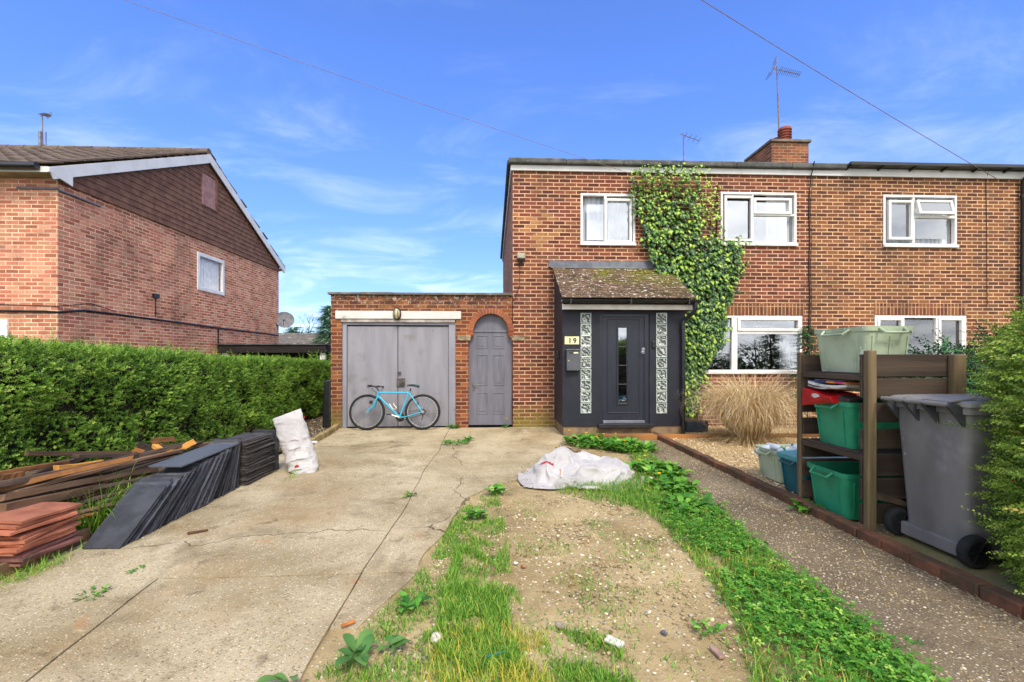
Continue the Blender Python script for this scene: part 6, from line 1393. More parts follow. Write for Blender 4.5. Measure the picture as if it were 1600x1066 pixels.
between(PX(250, 700, -3.95), PX(300, 694, -3.80), .05, .05, m_old2, 'brown stub crossing under the slanting pine offcut', 314)
between(PX(290, 699, -3.86), PX(352, 689, -3.86), .06, .04, m_old2, 'brown batten end pointing towards the flat slate stack', 315)
between(PX(196, 736, -3.70), PX(244, 724, -3.66), .04, .03, m_org, 'small orange splinter lying inside the pile', 316)

for k in range(20):                                               # loose battens thrown on top
    x = random.uniform(-4.0, -3.62); y0 = random.uniform(-6.2, -4.9); L = random.uniform(.7, 1.9); z0 = .42 - .36 * max(0, (x + 4.0)) / .40; a = Vector((x, y0, z0 + random.uniform(-.03, .03))); th_ = random.gauss(.06, .16)
    between(a, a + Vector((math.sin(th_) * L, math.cos(th_) * L, random.gauss(.0, .04))), random.choice([.03, .04, .05]), random.choice([.02, .025, .04]), random.choice([m_old, m_old2, m_old, m_old2, m_old, m_old, m_org]), 'thin weathered batten thrown loosely over the timber pile', 400 + k, random.uniform(-.4, .4))

# ================================================================== SACKS
def M_sack():
    m, b = newmat('woven white sack'); p = b.n('TexCoord').outputs['Object']
    c = b.mix(b.ss(b.noise(p, 3, 6), .35, .7), hexc('#dedad8'), hexc('#c4bfbd')); wv = b.n('TexWave', dict(wave_type='BANDS', bands_direction='X'), Scale=90.0, Distortion=.5); b.t.links.new(p, wv.inputs['Vector']); w2 = b.n('TexWave', dict(wave_type='BANDS', bands_direction='Y'), Scale=90.0, Distortion=.5); b.t.links.new(p, w2.inputs['Vector'])
    c = b.mix(b.m('MULTIPLY', b.ss(b.noise(p, 4.2, 7, .7), .58, .75), .6), c, hexc('#8a7460')); c = b.mix(b.m('MULTIPLY', b.ss(b.noise(p, 2.1, 3), .71, .75), .3), c, hexc('#b8786e'))
    h = b.m('ADD', b.m('MULTIPLY', b.m('ADD', wv.outputs['Fac'], w2.outputs['Fac']), .12), b.m('ADD', b.noise(p, 9, 5, .6, 1.2), b.m('MULTIPLY', b.noise(p, 30, 4), .25)))
    finish(b, c, .6, b.bump(h, .9, .02), spec=.3); return m
m_sack = M_sack(); m_red = M('red print', '#a8281e', '#8f2018', 6, .6)
def blob(name, fn, nu, nv, mat, parent, sub=True):
    """closed soft surface: fn(a, t) -> point, a round the body, t from one end to the other"""
    vs = [fn(2 * math.pi * i / nu, j / nv) for j in range(nv + 1) for i in range(nu)]
    fs = [(j * nu + i, j * nu + (i + 1) % nu, (j + 1) * nu + (i + 1) % nu, (j + 1) * nu + i) for j in range(nv) for i in range(nu)] + [tuple(range(nu))[::-1], tuple(nv * nu + i for i in range(nu))]
    mb = MB(); mb.add(vs, fs); return mb.build(name, mat, parent, smooth=True)
def fold(x, y, z):
    v = Vector((x, y, z)); w_ = Vector((mnoise.noise(v * 2.1), mnoise.noise(v * 2.1 + Vector((5, 1, 2))), mnoise.noise(v * 2.1 + Vector((9, 4, 7)))))
    q = v * 3.4 + w_ * 1.3; r = (1 - abs(mnoise.noise(q))) ** 3; r2 = (1 - abs(mnoise.noise(q * 2.3 + Vector((3, 3, 3))))) ** 3
    return r * .7 + r2 * .3
def settle(name, nx_, ny_, start, under, frames, bend, grow):
    """let a sheet of sacking drop and buckle over its contents, then keep the shape it came to rest in"""
    vs = [start(i / nx_, j / ny_) for i in range(nx_ + 1) for j in range(ny_ + 1)]
    fs = [(i * (ny_ + 1) + k, (i + 1) * (ny_ + 1) + k, (i + 1) * (ny_ + 1) + k + 1, i * (ny_ + 1) + k + 1) for i in range(nx_) for k in range(ny_)]
    me = bpy.data.meshes.new(name); me.from_pydata(vs, [], fs); o = bpy.data.objects.new(name, me); col.objects.link(o)
    n = 70; uv_ = [(-1.1 + 2.2 * i / n, -.9 + 1.8 * k / n) for i in range(n + 1) for k in range(n + 1)]; um = bpy.data.meshes.new('under'); um.from_pydata([(x, y, under(x, y)) for x, y in uv_], [], [(i * (n + 1) + k, (i + 1) * (n + 1) + k, (i + 1) * (n + 1) + k + 1, i * (n + 1) + k + 1) for i in range(n) for k in range(n)])
    uo = bpy.data.objects.new('under', um); col.objects.link(uo); uo.modifiers.new('collide', 'COLLISION'); uo.collision.thickness_outer = .01; uo.collision.cloth_friction = 25
    m = o.modifiers.new('cloth', 'CLOTH'); q = m.settings; q.quality = 5; q.mass = .3; q.tension_stiffness = 25; q.compression_stiffness = 25; q.shear_stiffness = 8; q.bending_stiffness = bend; q.shrink_min = -grow
    m.collision_settings.use_self_collision = True; m.collision_settings.self_distance_min = .008; m.collision_settings.distance_min = .008; m.point_cache.frame_start = 1; m.point_cache.frame_end = frames + 5
    for f in range(1, frames): sc.frame_set(f)
    rest = bpy.data.meshes.new_from_object(o.evaluated_get(bpy.context.evaluated_depsgraph_get())); bpy.data.objects.remove(o); bpy.data.objects.remove(uo); sc.frame_set(1); rest.name = name; return rest
def lying_sack():
    c = Vector((.56, -3.80, 0)); t = thing('sack', 'white woven sack lying crumpled on the grass, half empty', 'sack', tuple(c), 'white rubble sacks')
    lumps = [(.10, -.04, .50, .24, .20), (-.26, .12, .22, .17, .33), (.36, .08, .22, .22, .21), (-.48, -.05, .13, .19, .19), (.0, .20, .2, .08, .27)]
    def under(x, y):
        h = 0
        for cx_, cy_, a_, b_, hh_ in lumps:
            q = ((x - cx_) / a_) ** 2 + ((y - cy_) / b_) ** 2
            if q < 1: h = max(h, hh_ * (1 - q) ** .5)
        return h
    def start(u, v):
        x, y = -.60 + 1.20 * u, -.35 + .70 * v; e = min(1, min(u, 1 - u) * 6) * min(1, min(v, 1 - v) * 5)
        return (x, y, .06 + .30 * e + .06 * e * mnoise.noise(Vector((x * 3.5, y * 4.5, 0))) + .035 * mnoise.noise(Vector((x * 8, y * 8, 3))))
    me = settle('body', 86, 52, start, under, 36, .6, .30); me.materials.append(m_sack)
    me.transform(Matrix.Translation(c + Vector((.06, 0, -.018))) @ Matrix.Rotation(-.10, 4, 'Z') @ Matrix.Diagonal((.86, .92, 1.0, 1)))
    o = bpy.data.objects.new('body', me); link(o, t); me.shade_smooth(); sm = o.modifiers.new('smooth', 'SUBSURF'); sm.levels = 1; sm.render_levels = 1; so_ = o.modifiers.new('thick', 'SOLIDIFY'); so_.thickness = .003
    n0 = 53; V = [Vector(v.co) for v in me.vertices]
    mb = MB(); mb.tube([V[84 * n0 + k] + Vector((0, 0, .006)) for k in range(6, 47, 2)], .006, 6); mb.build('stitched_hem', M('orange stitching', '#a8623a', '#8a4f30', 20, .8), t)
    mb = MB(); mb.tube([V[26 * n0 + k] + Vector((0, 0, .005)) for k in range(4, 14)], .004, 5); mb.build('tie', M('orange tie', '#b07a44', '#8a5a34', 20, .8), t)
    mb = MB(); k = [[V[i * n0 + j] + Vector((0, 0, .004)) for j in range(17, 21)] for i in range(12, 22)]
    mb.add([p for r_ in k for p in r_], [(i * 4 + j, (i + 1) * 4 + j, (i + 1) * 4 + j + 1, i * 4 + j + 1) for i in range(9) for j in range(3)]); mb.build('red_print', m_red, t)
    mb = MB()
    for i in range(34):
        q = V[min(85, max(1, int(random.gauss(38, 5)))) * n0 + min(51, max(1, int(random.gauss(39, 3))))]; mb.obox(Matrix.Translation(q + Vector((0, 0, .008))) @ Matrix.Rotation(random.uniform(0, 3), 4, 'Z') @ Matrix.Rotation(random.uniform(-.4, .4), 4, 'X'), (random.uniform(.02, .05), .012, .006))
    mb.build('bark_crumbs', M('bark crumbs', '#5b4433', '#7a5f48', 20, .9), t)
lying_sack()
def standing_sack():
    c = G(472, 735); t = thing('sack', 'white woven sack standing upright against the slates', 'sack', tuple(c), 'white rubble sacks')
    foot = G(476, 737); top = Vector((foot.x - .27, foot.y + .14, .67)); ax = (top - foot)
    def fn(a, s):
        p = foot + ax * s; w_ = .168 * (1 - .06 * s) * (1 if s > .06 else .75 + 4 * s); d = .105 * (1 - s ** 3 * .9) + .010
        x = math.cos(a); y = math.sin(a); x = math.copysign(abs(x) ** .75, x); pt = p + Vector((x * w_ * .98 + y * 0, x * w_ * .12 + y * d, x * .06 * s))
        f = fold(pt.x * 1.4 + 3, pt.y * 1.4, pt.z * 2.1); k = .030 * (f - .4) * (1 - .5 * s); return tuple(pt + Vector((x * k, y * k * 1.6, 0)))
    blob('body', fn, 64, 80, m_sack, t)
    rp = MB()
    for (u, v, s) in ((447, 692, .022), (464, 730, .026), (475, 652, .014)):
        q = PY(u, v, foot.y - .10 + .1 * (v < 700)); rp.lathe(q, (0.2, -1, 0), [(-.03, s * .5), (0, s), (.01, s * .8)], 9)
    rp.build('red_print', m_red, t, smooth=True)
standing_sack()

# ================================================================== black roll at the garage corner
g0 = G(506, 664); t = thing('felt_roll', 'black sheet roll standing against the left corner of the garage', 'roll', (g0.x, .35, 0))
a = MB(); a.prism([(-3.645, -.02, .0), (-3.49, -.02, .0), (-3.488, -.02, .93), (-3.61, -.02, .91)], (0, .30, 0)); a.build('body', m_black, t, bevel=.02)

# ================================================================== TIMBER SHELF
m_post = M_wood('weathered post', '#6b5a44', '#4a3f30', .25, '#585a2c', .9); m_brd = M_wood('dark fence board', '#55463a', '#3a2f26', .35, '#4a4426', .9)
SX, SXR, SY0, SY1 = 2.44, 3.10, -5.50, -4.80
m_brdx = M('dark board along x', '#4c3e33', '#352b23', 5, .9, .5, 26, (.12, 1.6, 1.6), rnd=.35, dirt='#4f4a2a', dirt_scale=2.2, dirt_lo=.5, dirt_hi=.75); m_pz = M('weathered upright', '#7f6c50', '#564834', 5, .9, .6, 26, (1.6, 1.6, .12), rnd=.25, dirt='#55582c', dirt_scale=2.2, dirt_lo=.5, dirt_hi=.72)
t = thing('timber_shelf', 'home made dark timber shelf unit holding recycling boxes beside the path', 'shelf', (2.8, -5.15, 0))
for (x0, x1, y0, y1, zt) in ((SX - .012, SX + .055, SY0 - .055, SY0 - .003, 1.40), (SXR, SXR + .10, SY0 - .055, SY0 - .003, 1.37), (SX - .018, SX + .012, SY1, SY1 + .045, 1.395), (SXR, SXR + .10, SY1, SY1 + .07, 1.36)):
    a = MB(); a.box((x0, y0, .0), (x1, y1, zt)); a.build('post', m_pz, t, bevel=.008)
bz = [(1.20, 1.37), (1.04, 1.185), (.85, .995), (.65, .80), (.44, .61), (.265, .425), (.075, .23)]
for k, (z0, z1) in enumerate(bz):
    a = MB(); a.box((SX - .02, SY0, z0), (SXR + .10, SY0 + .022, z1)); a.build('end_board', m_brdx, t, bevel=.004)
    a = MB(); a.box((SX + .0, SY1 - .022, z0 + .0), (SXR + .08, SY1 - .001, z1)); a.build('end_board', m_brdx, t, bevel=.004)
    a = MB(); a.box((SXR + .082, SY0 + .024, z0 - .01), (SXR + .10, SY1 - .024, z1 - .02)); a.build('back_board', m_brd, t, bevel=.004)
a = MB(); a.prism([(SX + .08, SY0 - .012, .33), (SX + .40, SY0 - .012, .22), (SX + .40, SY0 - .012, .19), (SX + .08, SY0 - .012, .27)], (0, .01, 0)); a.build('offcut', m_post, t)
for zsh in (1.222, .605):
    for k in range(3):
        a = MB(); x0 = SX + .03 + k * .215; a.box((x0, SY0 + .024, zsh - .022 + random.uniform(-.004, .004)), (x0 + .19, SY1 - .024, zsh)); a.build('shelf_slat', m_brd, t, bevel=.004)
    a = MB(); a.box((SX - .01, SY0 + .0, zsh - .052), (SX + .025, SY1 - .001, zsh - .010)); a.build('shelf_rail', m_brd, t, bevel=.004)
a = MB(); a.box((SXR + .09, SY0 + .03, .40), (SX + .5, SY0 + .05, .42)); a.build('rail', m_brd, t)

# ================================================================== RECYCLING BOXES
def crate_parts(t, w_, d_, h_, mat, lid=None, handle='x', full=False):
    """box standing at the origin of t: w_ along x, d_ along y, wider at the rim; handle on the -x side"""
    tp = .86; th = .006; rr = .05
    def rr_rect(wx, wy, z, n=5):
        pts = []
        for cx_, cy_, a0 in ((1, 1, 0), (-1, 1, 90), (-1, -1, 180), (1, -1, 270)):
            for i in range(n + 1):
                a = R(a0 + 90 * i / n); pts.append((cx_ * (wx / 2 - rr) + rr * math.cos(a), cy_ * (wy / 2 - rr) + rr * math.sin(a), z))
        return pts
    mb = MB(); rings = [rr_rect(w_ * tp, d_ * tp, 0), rr_rect(w_ * (tp + .1), d_ * (tp + .1), h_ * .82), rr_rect(w_ * .985, d_ * .985, h_ * .90)]
    rings += [rr_rect(w_ * 1.02, d_ * 1.02, h_ * .90), rr_rect(w_ * 1.03, d_ * 1.03, h_), rr_rect(w_ * .965, d_ * .965, h_), rr_rect(w_ * tp - .015, d_ * tp - .015, .012)]
    n = len(rings[0]); vs = [p for r_ in rings for p in r_]; fs = [(j * n + i, j * n + (i + 1) % n, (j + 1) * n + (i + 1) % n, (j + 1) * n + i) for j in range(len(rings) - 1) for i in range(n)] + [tuple(range(n))[::-1], tuple((len(rings) - 1) * n + i for i in range(n))]
    mb.add(vs, fs); body = mb.build('body', mat, t, smooth=True, local=True)
    def rib(poly, d): rb = MB(); rb.prism(poly, d); rb.build('rib', mat, body, local=True)      # moulded ribs
    for s in (-1, 1):
        for yy in (-.30, .30): rib([(s * w_ * tp / 2 - .001 * s, yy * d_, .03), (s * (w_ * tp / 2 + .010), yy * d_, .03), (s * (w_ * (tp + .1) / 2 + .010), yy * d_ * 1.08, h_ * .80), (s * w_ * (tp + .1) / 2 - .001 * s, yy * d_ * 1.08, h_ * .80)], (0, .012, 0))
        for xx in (-.33, 0, .33): rib([(xx * w_, s * d_ * tp / 2 - .001 * s, .03), (xx * w_, s * (d_ * tp / 2 + .009), .03), (xx * w_ * 1.08, s * (d_ * (tp + .1) / 2 + .009), h_ * .80), (xx * w_ * 1.08, s * d_ * (tp + .1) / 2 - .001 * s, h_ * .80)], (.012, 0, 0))
    for s in (-1, 1):
        hb = MB(); yy = d_ * .24; x0 = s * w_ * .515; hb.tube([(x0, -yy, h_ * .95), (x0 + s * .045, -yy * .86, h_ * .85), (x0 + s * .045, yy * .86, h_ * .85), (x0, yy, h_ * .95)], .010, 8); hb.build('handle', mat, t, smooth=True, local=True)
    if lid:
        lb = MB(); r1 = [rr_rect(w_ * 1.06, d_ * 1.06, h_ * .93), rr_rect(w_ * 1.07, d_ * 1.07, h_ + .018), rr_rect(w_ * 1.0, d_ * 1.0, h_ + .024), rr_rect(w_ * .94, d_ * .94, h_ + .012)]
        vs = [p for r_ in r1 for p in r_]; lb.add(vs, [(j * n + i, j * n + (i + 1) % n, (j + 1) * n + (i + 1) % n, (j + 1) * n + i) for j in range(3) for i in range(n)] + [tuple(range(n))[::-1], tuple(3 * n + i for i in range(n))]); lb.build('lid', lid, t, smooth=True, local=True)
    return t
m_green = M('green box plastic', '#2a8d69', '#227a5a', 4, .4, .1, 60, dirt='#3f7a5c', dirt_scale=3, dirt_lo=.56, dirt_hi=.8); m_teal = M('teal box plastic', '#175e68', '#134f58', 4, .4, .1, 60, dirt='#3f6f70', dirt_lo=.6); m_teal_l = M('lighter teal lid', '#4f9aa0', '#3c848a', 5, .4, dirt='#8fb0ae', dirt_lo=.5)
m_pale = M('faded pale green plastic', '#abb89c', '#939f86', 3.5, .5, .12, 60, dirt='#6f7f62', dirt_scale=3.2, dirt_lo=.5, dirt_hi=.75, spots='#c4ccb8', spot_scale=7, spot_lim=.64)
GB = 'kerbside recycling boxes'
t = thing('recycling_box', 'green recycling box on the middle shelf, overflowing with paper', 'recycling box', (SX + .31, -5.10, .607), GB); crate_parts(t, .56, .45, .375, m_green)
t = thing('recycling_box', 'empty green recycling box at the bottom of the shelf', 'recycling box', (SX + .28, -5.08, .03), GB); crate_parts(t, .56, .46, .375, m_green)
t = thing('recycling_box', 'large faded pale green box on top of the shelf', 'recycling box', (SX + .255, -5.16, 1.225), GB, (0, 0, 0)); crate_parts(t, .40, .585, .365, m_pale)
hb = MB(); hb.tube([(-.10, -.30, .35), (-.09, -.345, .315), (.09, -.345, .315), (.10, -.30, .35)], .010, 8); hb.build('handle', m_pale, t, smooth=True, local=True)
t = thing('recycling_box', 'pale green box full of plastic bottles on the gravel', 'recycling box', (2.89, -3.97, .02), GB); crate_parts(t, .56, .44, .33, m_pale)
t = thing('recycling_box', 'lidded teal box between the bottle box and the shelf', 'recycling box', (2.82, -4.49, .02), GB); crate_parts(t, .56, .42, .345, m_teal, m_teal_l)
# contents
def sheet_thing(name, label, cat, loc, rot, dims, mat, group=None, curl=.0):
    mb = MB(); n = 8; vs = []
    for s in (0, dims[2]):
        for i in range(n + 1):
            for j in range(3): vs.append((-dims[0] / 2 + dims[0] * j / 2, -dims[1] / 2 + dims[1] * i / n, s + curl * ((2 * i / n - 1) ** 2)))
    m_ = (n + 1) * 3; fs = [(i * 3 + j, i * 3 + j + 1, (i + 1) * 3 + j + 1, (i + 1) * 3 + j) for i in range(n) for j in range(2)]; fs = [f[::-1] for f in fs] + [tuple(m_ + q for q in f) for f in fs]
    per = [0, 1, 2] + [i * 3 + 2 for i in range(1, n + 1)] + [n * 3 + 1, n * 3] + [i * 3 for i in range(n - 1, 0, -1)]; fs += [(per[k], per[(k + 1) % len(per)], m_ + per[(k + 1) % len(per)], m_ + per[k]) for k in range(len(per))]
    mb.add(vs, fs); o = mb.build(name, mat); o.location = loc; o.rotation_euler = rot; return tag(o, label, cat, group)
ZM = 1.0
GP = 'magazines and papers on the green box'
mag = lambda n_, c_, d_: M(n_, c_, d_, 9, .35, (0), 30)
sheet_thing('newspaper', 'white newspapers sagging under the magazines', 'newspaper', (SX + .15, -5.09, ZM + .085), (.03, .05, .1), (.30, .40, .022), mag('newsprint', '#d8d4cc', '#a8a6a2'), GP, .02)
sheet_thing('newspaper', 'second folded newspaper sticking out beneath the first', 'newspaper', (SX + .13, -5.05, ZM + .068), (.0, .06, -.2), (.28, .38, .014), mag('grey newsprint', '#c2bcae', '#8a8780'), GP, .015)
sheet_thing('magazine', 'dark blue magazine on the pile of papers', 'magazine', (SX + .13, -5.0, ZM + .125), (.0, .03, .06), (.22, .30, .018), mag('blue cover', '#24345f', '#3a4a78'), GP)
sheet_thing('magazine', 'pink and orange magazine topping the pile of papers', 'magazine', (SX + .12, -5.2, ZM + .128), (.0, .03, .0), (.22, .22, .016), M('pink cover', '#c2356a', '#d8842c', 4, .35, lo=.48, hi=.52), GP)
sheet_thing('magazine', 'thin pale blue magazine lying right on top', 'magazine', (SX + .15, -5.06, ZM + .148), (.0, .02, .12), (.21, .29, .006), mag('pale cover', '#aab6d8', '#7d8bb8'), GP)
t = thing('red_carton', 'crushed red carton with a white round label in the green box', 'carton', (SX + .08, -4.98, ZM - .03)); mb = MB(); mb.add([(-.10, -.24, .0), (.14, -.24, .0), (.14, .14, -.02), (-.10, .16, -.06), (-.13, -.22, .05), (.12, -.20, .08), (.12, .10, .10), (-.10, .14, .105)], [(0, 3, 2, 1), (4, 5, 6, 7), (0, 1, 5, 4), (1, 2, 6, 5), (2, 3, 7, 6), (3, 0, 4, 7)])
mb.build('body', M('red card', '#b3141c', '#a01018', 6, .35), t, bevel=.006, local=True); mb = MB(); mb.add([(-.118 - .013 * (z_ / .05), -.05 + .05 * math.cos(a), .045 + z_) for a in [2 * math.pi * i / 16 for i in range(16)] for z_ in [.022 * math.sin(a)]], [tuple(range(16))]); mb.build('label', M('white print', '#e0dcd4', '#c8c0b4', 20, .5), t, local=True)
t = thing('carton', 'dark crumpled card packet right of the red carton', 'carton', (SX + .10, -5.24, ZM - .0)); mb = MB(); mb.obox(Matrix.Rotation(.3, 4, 'X') @ Matrix.Rotation(.2, 4, 'Z'), (.14, .10, .05)); mb.build('body', M('dark card', '#2c2826', '#4a403a', 9, .5), t, bevel=.008, local=True)
m_bot = M('clear milky bottle', '#c5ccd4', '#aab4c0', 6, .2, spec=.6); m_bcap = [M('blue cap', '#2f57a0', None, 3, .4), M('green cap', '#2f7a3c', None, 3, .4), M('white cap', '#dcdcdc', None, 3, .4)]
bl = ['milky plastic bottle at the left corner of the bottle box', 'plastic bottle with a green cap in the pale box', 'plastic bottle lying across the middle of the pale box', 'upright milk bottle top in the pale box', 'plastic bottle resting against the teal box lid', 'squashed bottle at the back of the pale box', 'clear bottle nearest the path in the pale box']
for i, lab in enumerate(bl):
    t = thing('plastic_bottle', lab, 'bottle', (2.70 + .09 * (i % 4) + .02 * (i // 4), -3.82 - .058 * i, .315 + .022 * (i % 2)), 'plastic bottles in the pale box', (random.uniform(.9, 1.6), random.uniform(-.5, .5), random.uniform(0, 6)))
    mb = MB(); mb.lathe((0, 0, -.12), (0, 0, 1), [(0, .034), (.01, .040), (.05, .038), (.08, .041), (.13, .039), (.17, .030), (.20, .015), (.21, .015)], 14); mb.build('body', m_bot, t, smooth=True, local=True); mb = MB(); mb.lathe((0, 0, .085), (0, 0, 1), [(0, .017), (.02, .017)], 12); mb.build('cap', m_bcap[i % 3], t, smooth=True, local=True)

# ================================================================== WHEELIE BIN
m_bin = M('scuffed grey bin plastic', '#787675', '#656362', 3.5, .5, .15, 60, (1, 1, .35), dirt='#a09fa2', dirt_scale=2.0, dirt_lo=.46, dirt_hi=.78, spec=.4, spots='#98989c', spot_scale=9, spot_lim=.68)
m_binl = M('bin lid plastic', '#8a8884', '#777572', 4, .42, .1, 60, dirt='#a8a8ae', dirt_scale=3, dirt_lo=.55)
M_BRK = M('dark bin bracket', '#3a3a3e', '#48484c', 6, .45)
t = thing('wheelie_bin', 'big grey wheelie bin with its wheels towards the path, beside the shelf', 'wheelie bin', (3.0, -5.86, .02))
def bin_ring(x0, x1, y0, y1, z, r=.05, n=4):
    pts = []
    for cx_, cy_, a0 in ((x1 - r, y1 - r, 0), (x0 + r, y1 - r, 90), (x0 + r, y0 + r, 180), (x1 - r, y0 + r, 270)):
        for i in range(n + 1): a = R(a0 + 90 * i / n); pts.append((cx_ + r * math.cos(a), cy_ + r * math.sin(a), z))
    return pts
BX0, BX1, BY0, BY1 = 2.595, 3.28, -6.12, -5.585
rg_ = [bin_ring(BX0 + .055, BX1 - .15, BY0 + .05, BY1 - .04, .06), bin_ring(BX0 + .048, BX1 - .13, BY0 + .045, BY1 - .035, .20), bin_ring(BX0, BX1 - .01, BY0 + .005, BY1 - .005, .98), bin_ring(BX0 - .02, BX1 + .02, BY0 - .015, BY1 + .015, .985), bin_ring(BX0 - .02, BX1 + .02, BY0 - .015, BY1 + .015, 1.03), bin_ring(BX0 + .02, BX1 - .02, BY0 + .03, BY1 - .03, 1.03)]
mb = MB(); n = len(rg_[0]); mb.add([p for r_ in rg_ for p in r_], [(j * n + i, j * n + (i + 1) % n, (j + 1) * n + (i + 1) % n, (j + 1) * n + i) for j in range(len(rg_) - 1) for i in range(n)] + [tuple(range(n))[::-1], tuple((len(rg_) - 1) * n + i for i in range(n))]); body = mb.build('body', m_bin, t, smooth=True)
mb = MB(); mb.box((BX0 + .02, BY0 + .045, .055), (BX0 + .10, BY1 - .035, .145)); mb.build('axle_housing', m_bin, t, bevel=.008)
mb = MB(); lr = [bin_ring(BX0 - .03, BX1 + .04, BY0 - .03, BY1 + .03, 1.032), bin_ring(BX0 - .03, BX1 + .04, BY0 - .03, BY1 + .03, 1.056), bin_ring(BX0 - .01, BX1 + .02, BY0 - .015, BY1 + .015, 1.068), bin_ring(BX0 + .08, BX1 - .1, BY0 + .08, BY1 - .08, 1.080)]
mb.add([p for r_ in lr for p in r_], [(j * n + i, j * n + (i + 1) % n, (j + 1) * n + (i + 1) % n, (j + 1) * n + i) for j in range(3) for i in range(n)] + [tuple(range(n))[::-1], tuple(3 * n + i for i in range(n))]); mb.build('lid', m_binl, t, smooth=True)
mb = MB(); mb.tube([(BX0 - .095, BY0 + .03, 1.045), (BX0 - .095, BY1 - .01, 1.045)], .016, 10); mb.build('handle_bar', m_binl, t, smooth=True)
for y_ in (BY0 + .03, BY0 + .20, BY0 + .34, BY1 - .03):
    mb = MB(); mb.prism([(BX0 + .0, y_ - .011, 1.03), (BX0 - .10, y_ - .011, 1.065), (BX0 - .115, y_ - .011, 1.035), (BX0 - .07, y_ - .011, .985), (BX0 + .004, y_ - .011, .90)], (0, .022, 0)); mb.build('hinge_bracket', M_BRK, t, bevel=.004)
mb = MB(); mb.prism([(BX0 - .095, BY0 + .19, 1.058), (BX0 - .095, BY0 + .035, 1.058), (BX0 + .08, BY0 + .02, 1.082), (BX0 + .08, BY0 + .18, 1.082)], (0, 0, .01)); mb.build('lid_flap', m_binl, t)
for y_ in (BY0 - .005, BY1 - .0):
    mb = MB(); c = (BX0 + .035, y_ - .025 if y_ < -5.8 else y_ - .03, .128); mb.lathe(c, (0, 1, 0), [(0, .085), (.006, .098), (.014, .102), (.042, .102), (.05, .098), (.056, .085)], 28); w_ = mb.build('wheel', m_rub, t, smooth=True); mb = MB(); mb.lathe((c[0], c[1] - .004, c[2]), (0, 1, 0), [(0, .05), (.003, .07), (.061, .07), (.064, .05)], 20)
    for k in range(6): a_ = k * math.pi / 3; mb.obox(Matrix.Translation((c[0] + .04 * math.cos(a_), c[1] - .006, c[2] + .04 * math.sin(a_))) @ Matrix.Rotation(-a_, 4, 'Y'), (.06, .006, .012))
    mb.build('hub', m_black, w_, smooth=True)
mb = MB(); mb.tube([(BX0 + .035, BY0 - .02, .128), (BX0 + .035, BY1 + .02, .128)], .012, 8); mb.build('axle', m_steel, t)
# faint raised letters worn on the back of the bin
cu = bpy.data.curves.new('lettering', 'FONT'); cu.body = 'GR  UN'; cu.size = .09; cu.extrude = .0012; cu.align_x = 'CENTER'; to = bpy.data.objects.new('tmp', cu); col.objects.link(to); me = bpy.data.meshes.new_from_object(to.evaluated_get(bpy.context.evaluated_depsgraph_get())); bpy.data.objects.remove(to)
me.name = 'lettering'; me.transform(Matrix.Translation((BX0 + .0655, (BY0 + BY1) / 2 + .01, .20)) @ Matrix.Rotation(R(-90), 4, 'Z') @ Matrix.Rotation(R(90 + 5), 4, 'X')); me.materials.clear(); me.materials.append(M('worn letter', '#6a6a70', '#7a7a80', 8, .55)); link(bpy.data.objects.new('lettering', me), t)

# ================================================================== planter, odd stones and scraps
a0 = PY(1086, 668, -.75); t = thing('planter', 'low dark slate blue planter between the porch and the dry grass', 'planter', (a0.x, -.6, 0)); mb = MB(); x0, x1 = FX(1072, -.8), FX(1106, -.8); mb.box((x0, -.82, .0), (x1, -.35, .20)); mb.build('body', M('slate blue paint', '#2f3947', '#28313d', 4, .6, .2, 40), t, bevel=.012); mb = MB(); mb.box((x0 + .02, -.80, .202), (x1 - .02, -.37, .21)); mb.build('compost', m_bed, t)
def stone(label, at_, s, colr, c2, name='stone', flat=.5, seed=0):
    bm = bmesh.new(); bmesh.ops.create_icosphere(bm, subdivisions=3, radius=.5)
    for v in bm.verts:
        k = 1 + .35 * mnoise.noise(v.co * 2.2 + Vector((seed * 3.1, 0, 0))) + .10 * mnoise.noise(v.co * 7 + Vector((seed, 0, 0))); v.co = Vector((v.co.x * s * k, v.co.y * s * .75 * k, v.co.z * s * flat * k))
    me = bpy.data.meshes.new(name); bm.to_mesh(me); bm.free(); me.materials.append(M(name + ' face', colr, c2, 20, .8, .5, 60)); me.shade_smooth(); o = bpy.data.objects.new(name, me); col.objects.link(o); o.location = Vector(at_) + Vector((0, 0, s * flat * .25)); o.rotation_euler = (random.uniform(-.1, .1), random.uniform(-.1, .1), random.uniform(0, 6)); return tag(o, label, 'stone')
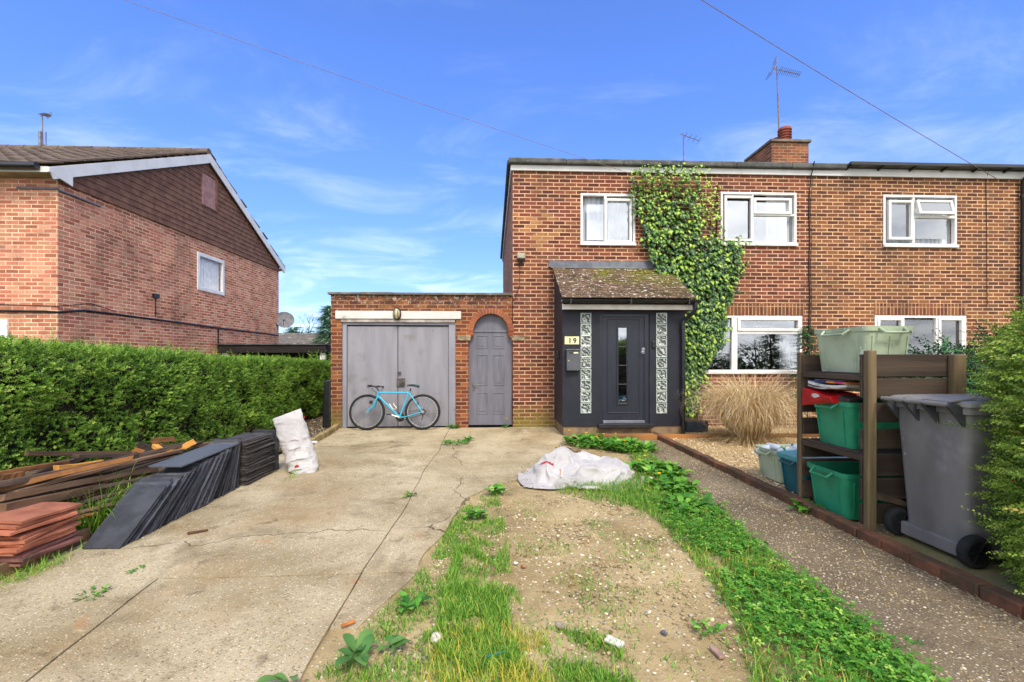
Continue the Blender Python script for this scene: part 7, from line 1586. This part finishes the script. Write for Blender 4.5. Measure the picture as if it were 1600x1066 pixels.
stone('white flint beside the dock leaves in the front grass', G(682, 999, -.01), .075, '#d8cfc0', '#b8a890', seed=1); stone('grey brown pebble on the bare earth, right of the grass strip', G(876, 979, -.01), .055, '#9a8d7d', '#857868', seed=2); stone('dark blue grey pebble on the bare earth near the clover', G(1038, 990, -.01), .035, '#5f6068', '#4a4c54', seed=3)
stone('white stone by the clover edge, halfway to the sack', G(1075, 844, -.01), .06, '#cfc6b2', '#b0a48e', seed=4); stone('white stone in the grass right of the lying sack', G(1017, 748), .06, '#d6d3cb', '#b8b4aa', seed=5); stone('pale pebble on the bare earth left of the clover', G(1113, 924, -.01), .035, '#d2c4a8', '#b3a284', seed=6); stone('small black pebble on the bare earth', G(985, 887, -.01), .022, '#2f2d2c', None, seed=7)
stone('pale pebble before the upper grass strip', G(806, 881, -.01), .035, '#dad4c6', '#bdb5a4', seed=8); stone('pinkish broken brick crumb beside the strip', G(818, 886, -.01), .04, '#b07a5c', '#8f5f48', seed=9)
def chip(label, at_, dims, colr, c2, yaw, name, cat):
    mb = MB(); mb.obox(Matrix.Identity(4), dims); o = mb.build(name, M(name + ' face', colr, c2, 9, .75, .4, 40), bevel=min(dims) * .25); o.location = Vector(at_) + Vector((0, 0, .004)); o.rotation_euler = (random.uniform(-.08, .08), random.uniform(-.08, .08), yaw); return tag(o, label, cat)
chip('flat white tile fragment on the bare earth at the front', G(960, 1006, -.005), (.085, .045, .012), '#d3d0c6', '#b8b4a8', -.7, 'tile_fragment', 'tile fragment'); chip('long pinkish tile sliver near the clover at the front', G(1120, 1023, -.01), (.028, .085, .014), '#a88a78', '#8d7264', .1, 'tile_fragment', 'tile fragment'); chip('orange wood chip at the edge of the drive and grass', G(544, 977), (.018, .07, .010), '#c87a3c', '#a8602c', -.9, 'wood_chip', 'wood chip'); chip('brown stick lying alone on the concrete drive', G(309, 834), (.13, .025, .018), '#5b3d28', '#432c1e', .6, 'stick', 'stick'); chip('scrap of green plastic in the front grass', G(776, 1024, -.005), (.10, .018, .006), '#2f7a6a', '#25665a', .4, 'plastic_scrap', 'scrap')
chip('white plastic pipe end sticking out behind the standing sack', G(489, 693, .1), (.12, .03, .03), '#d8dadc', '#c2c4c6', .2, 'pipe', 'pipe')
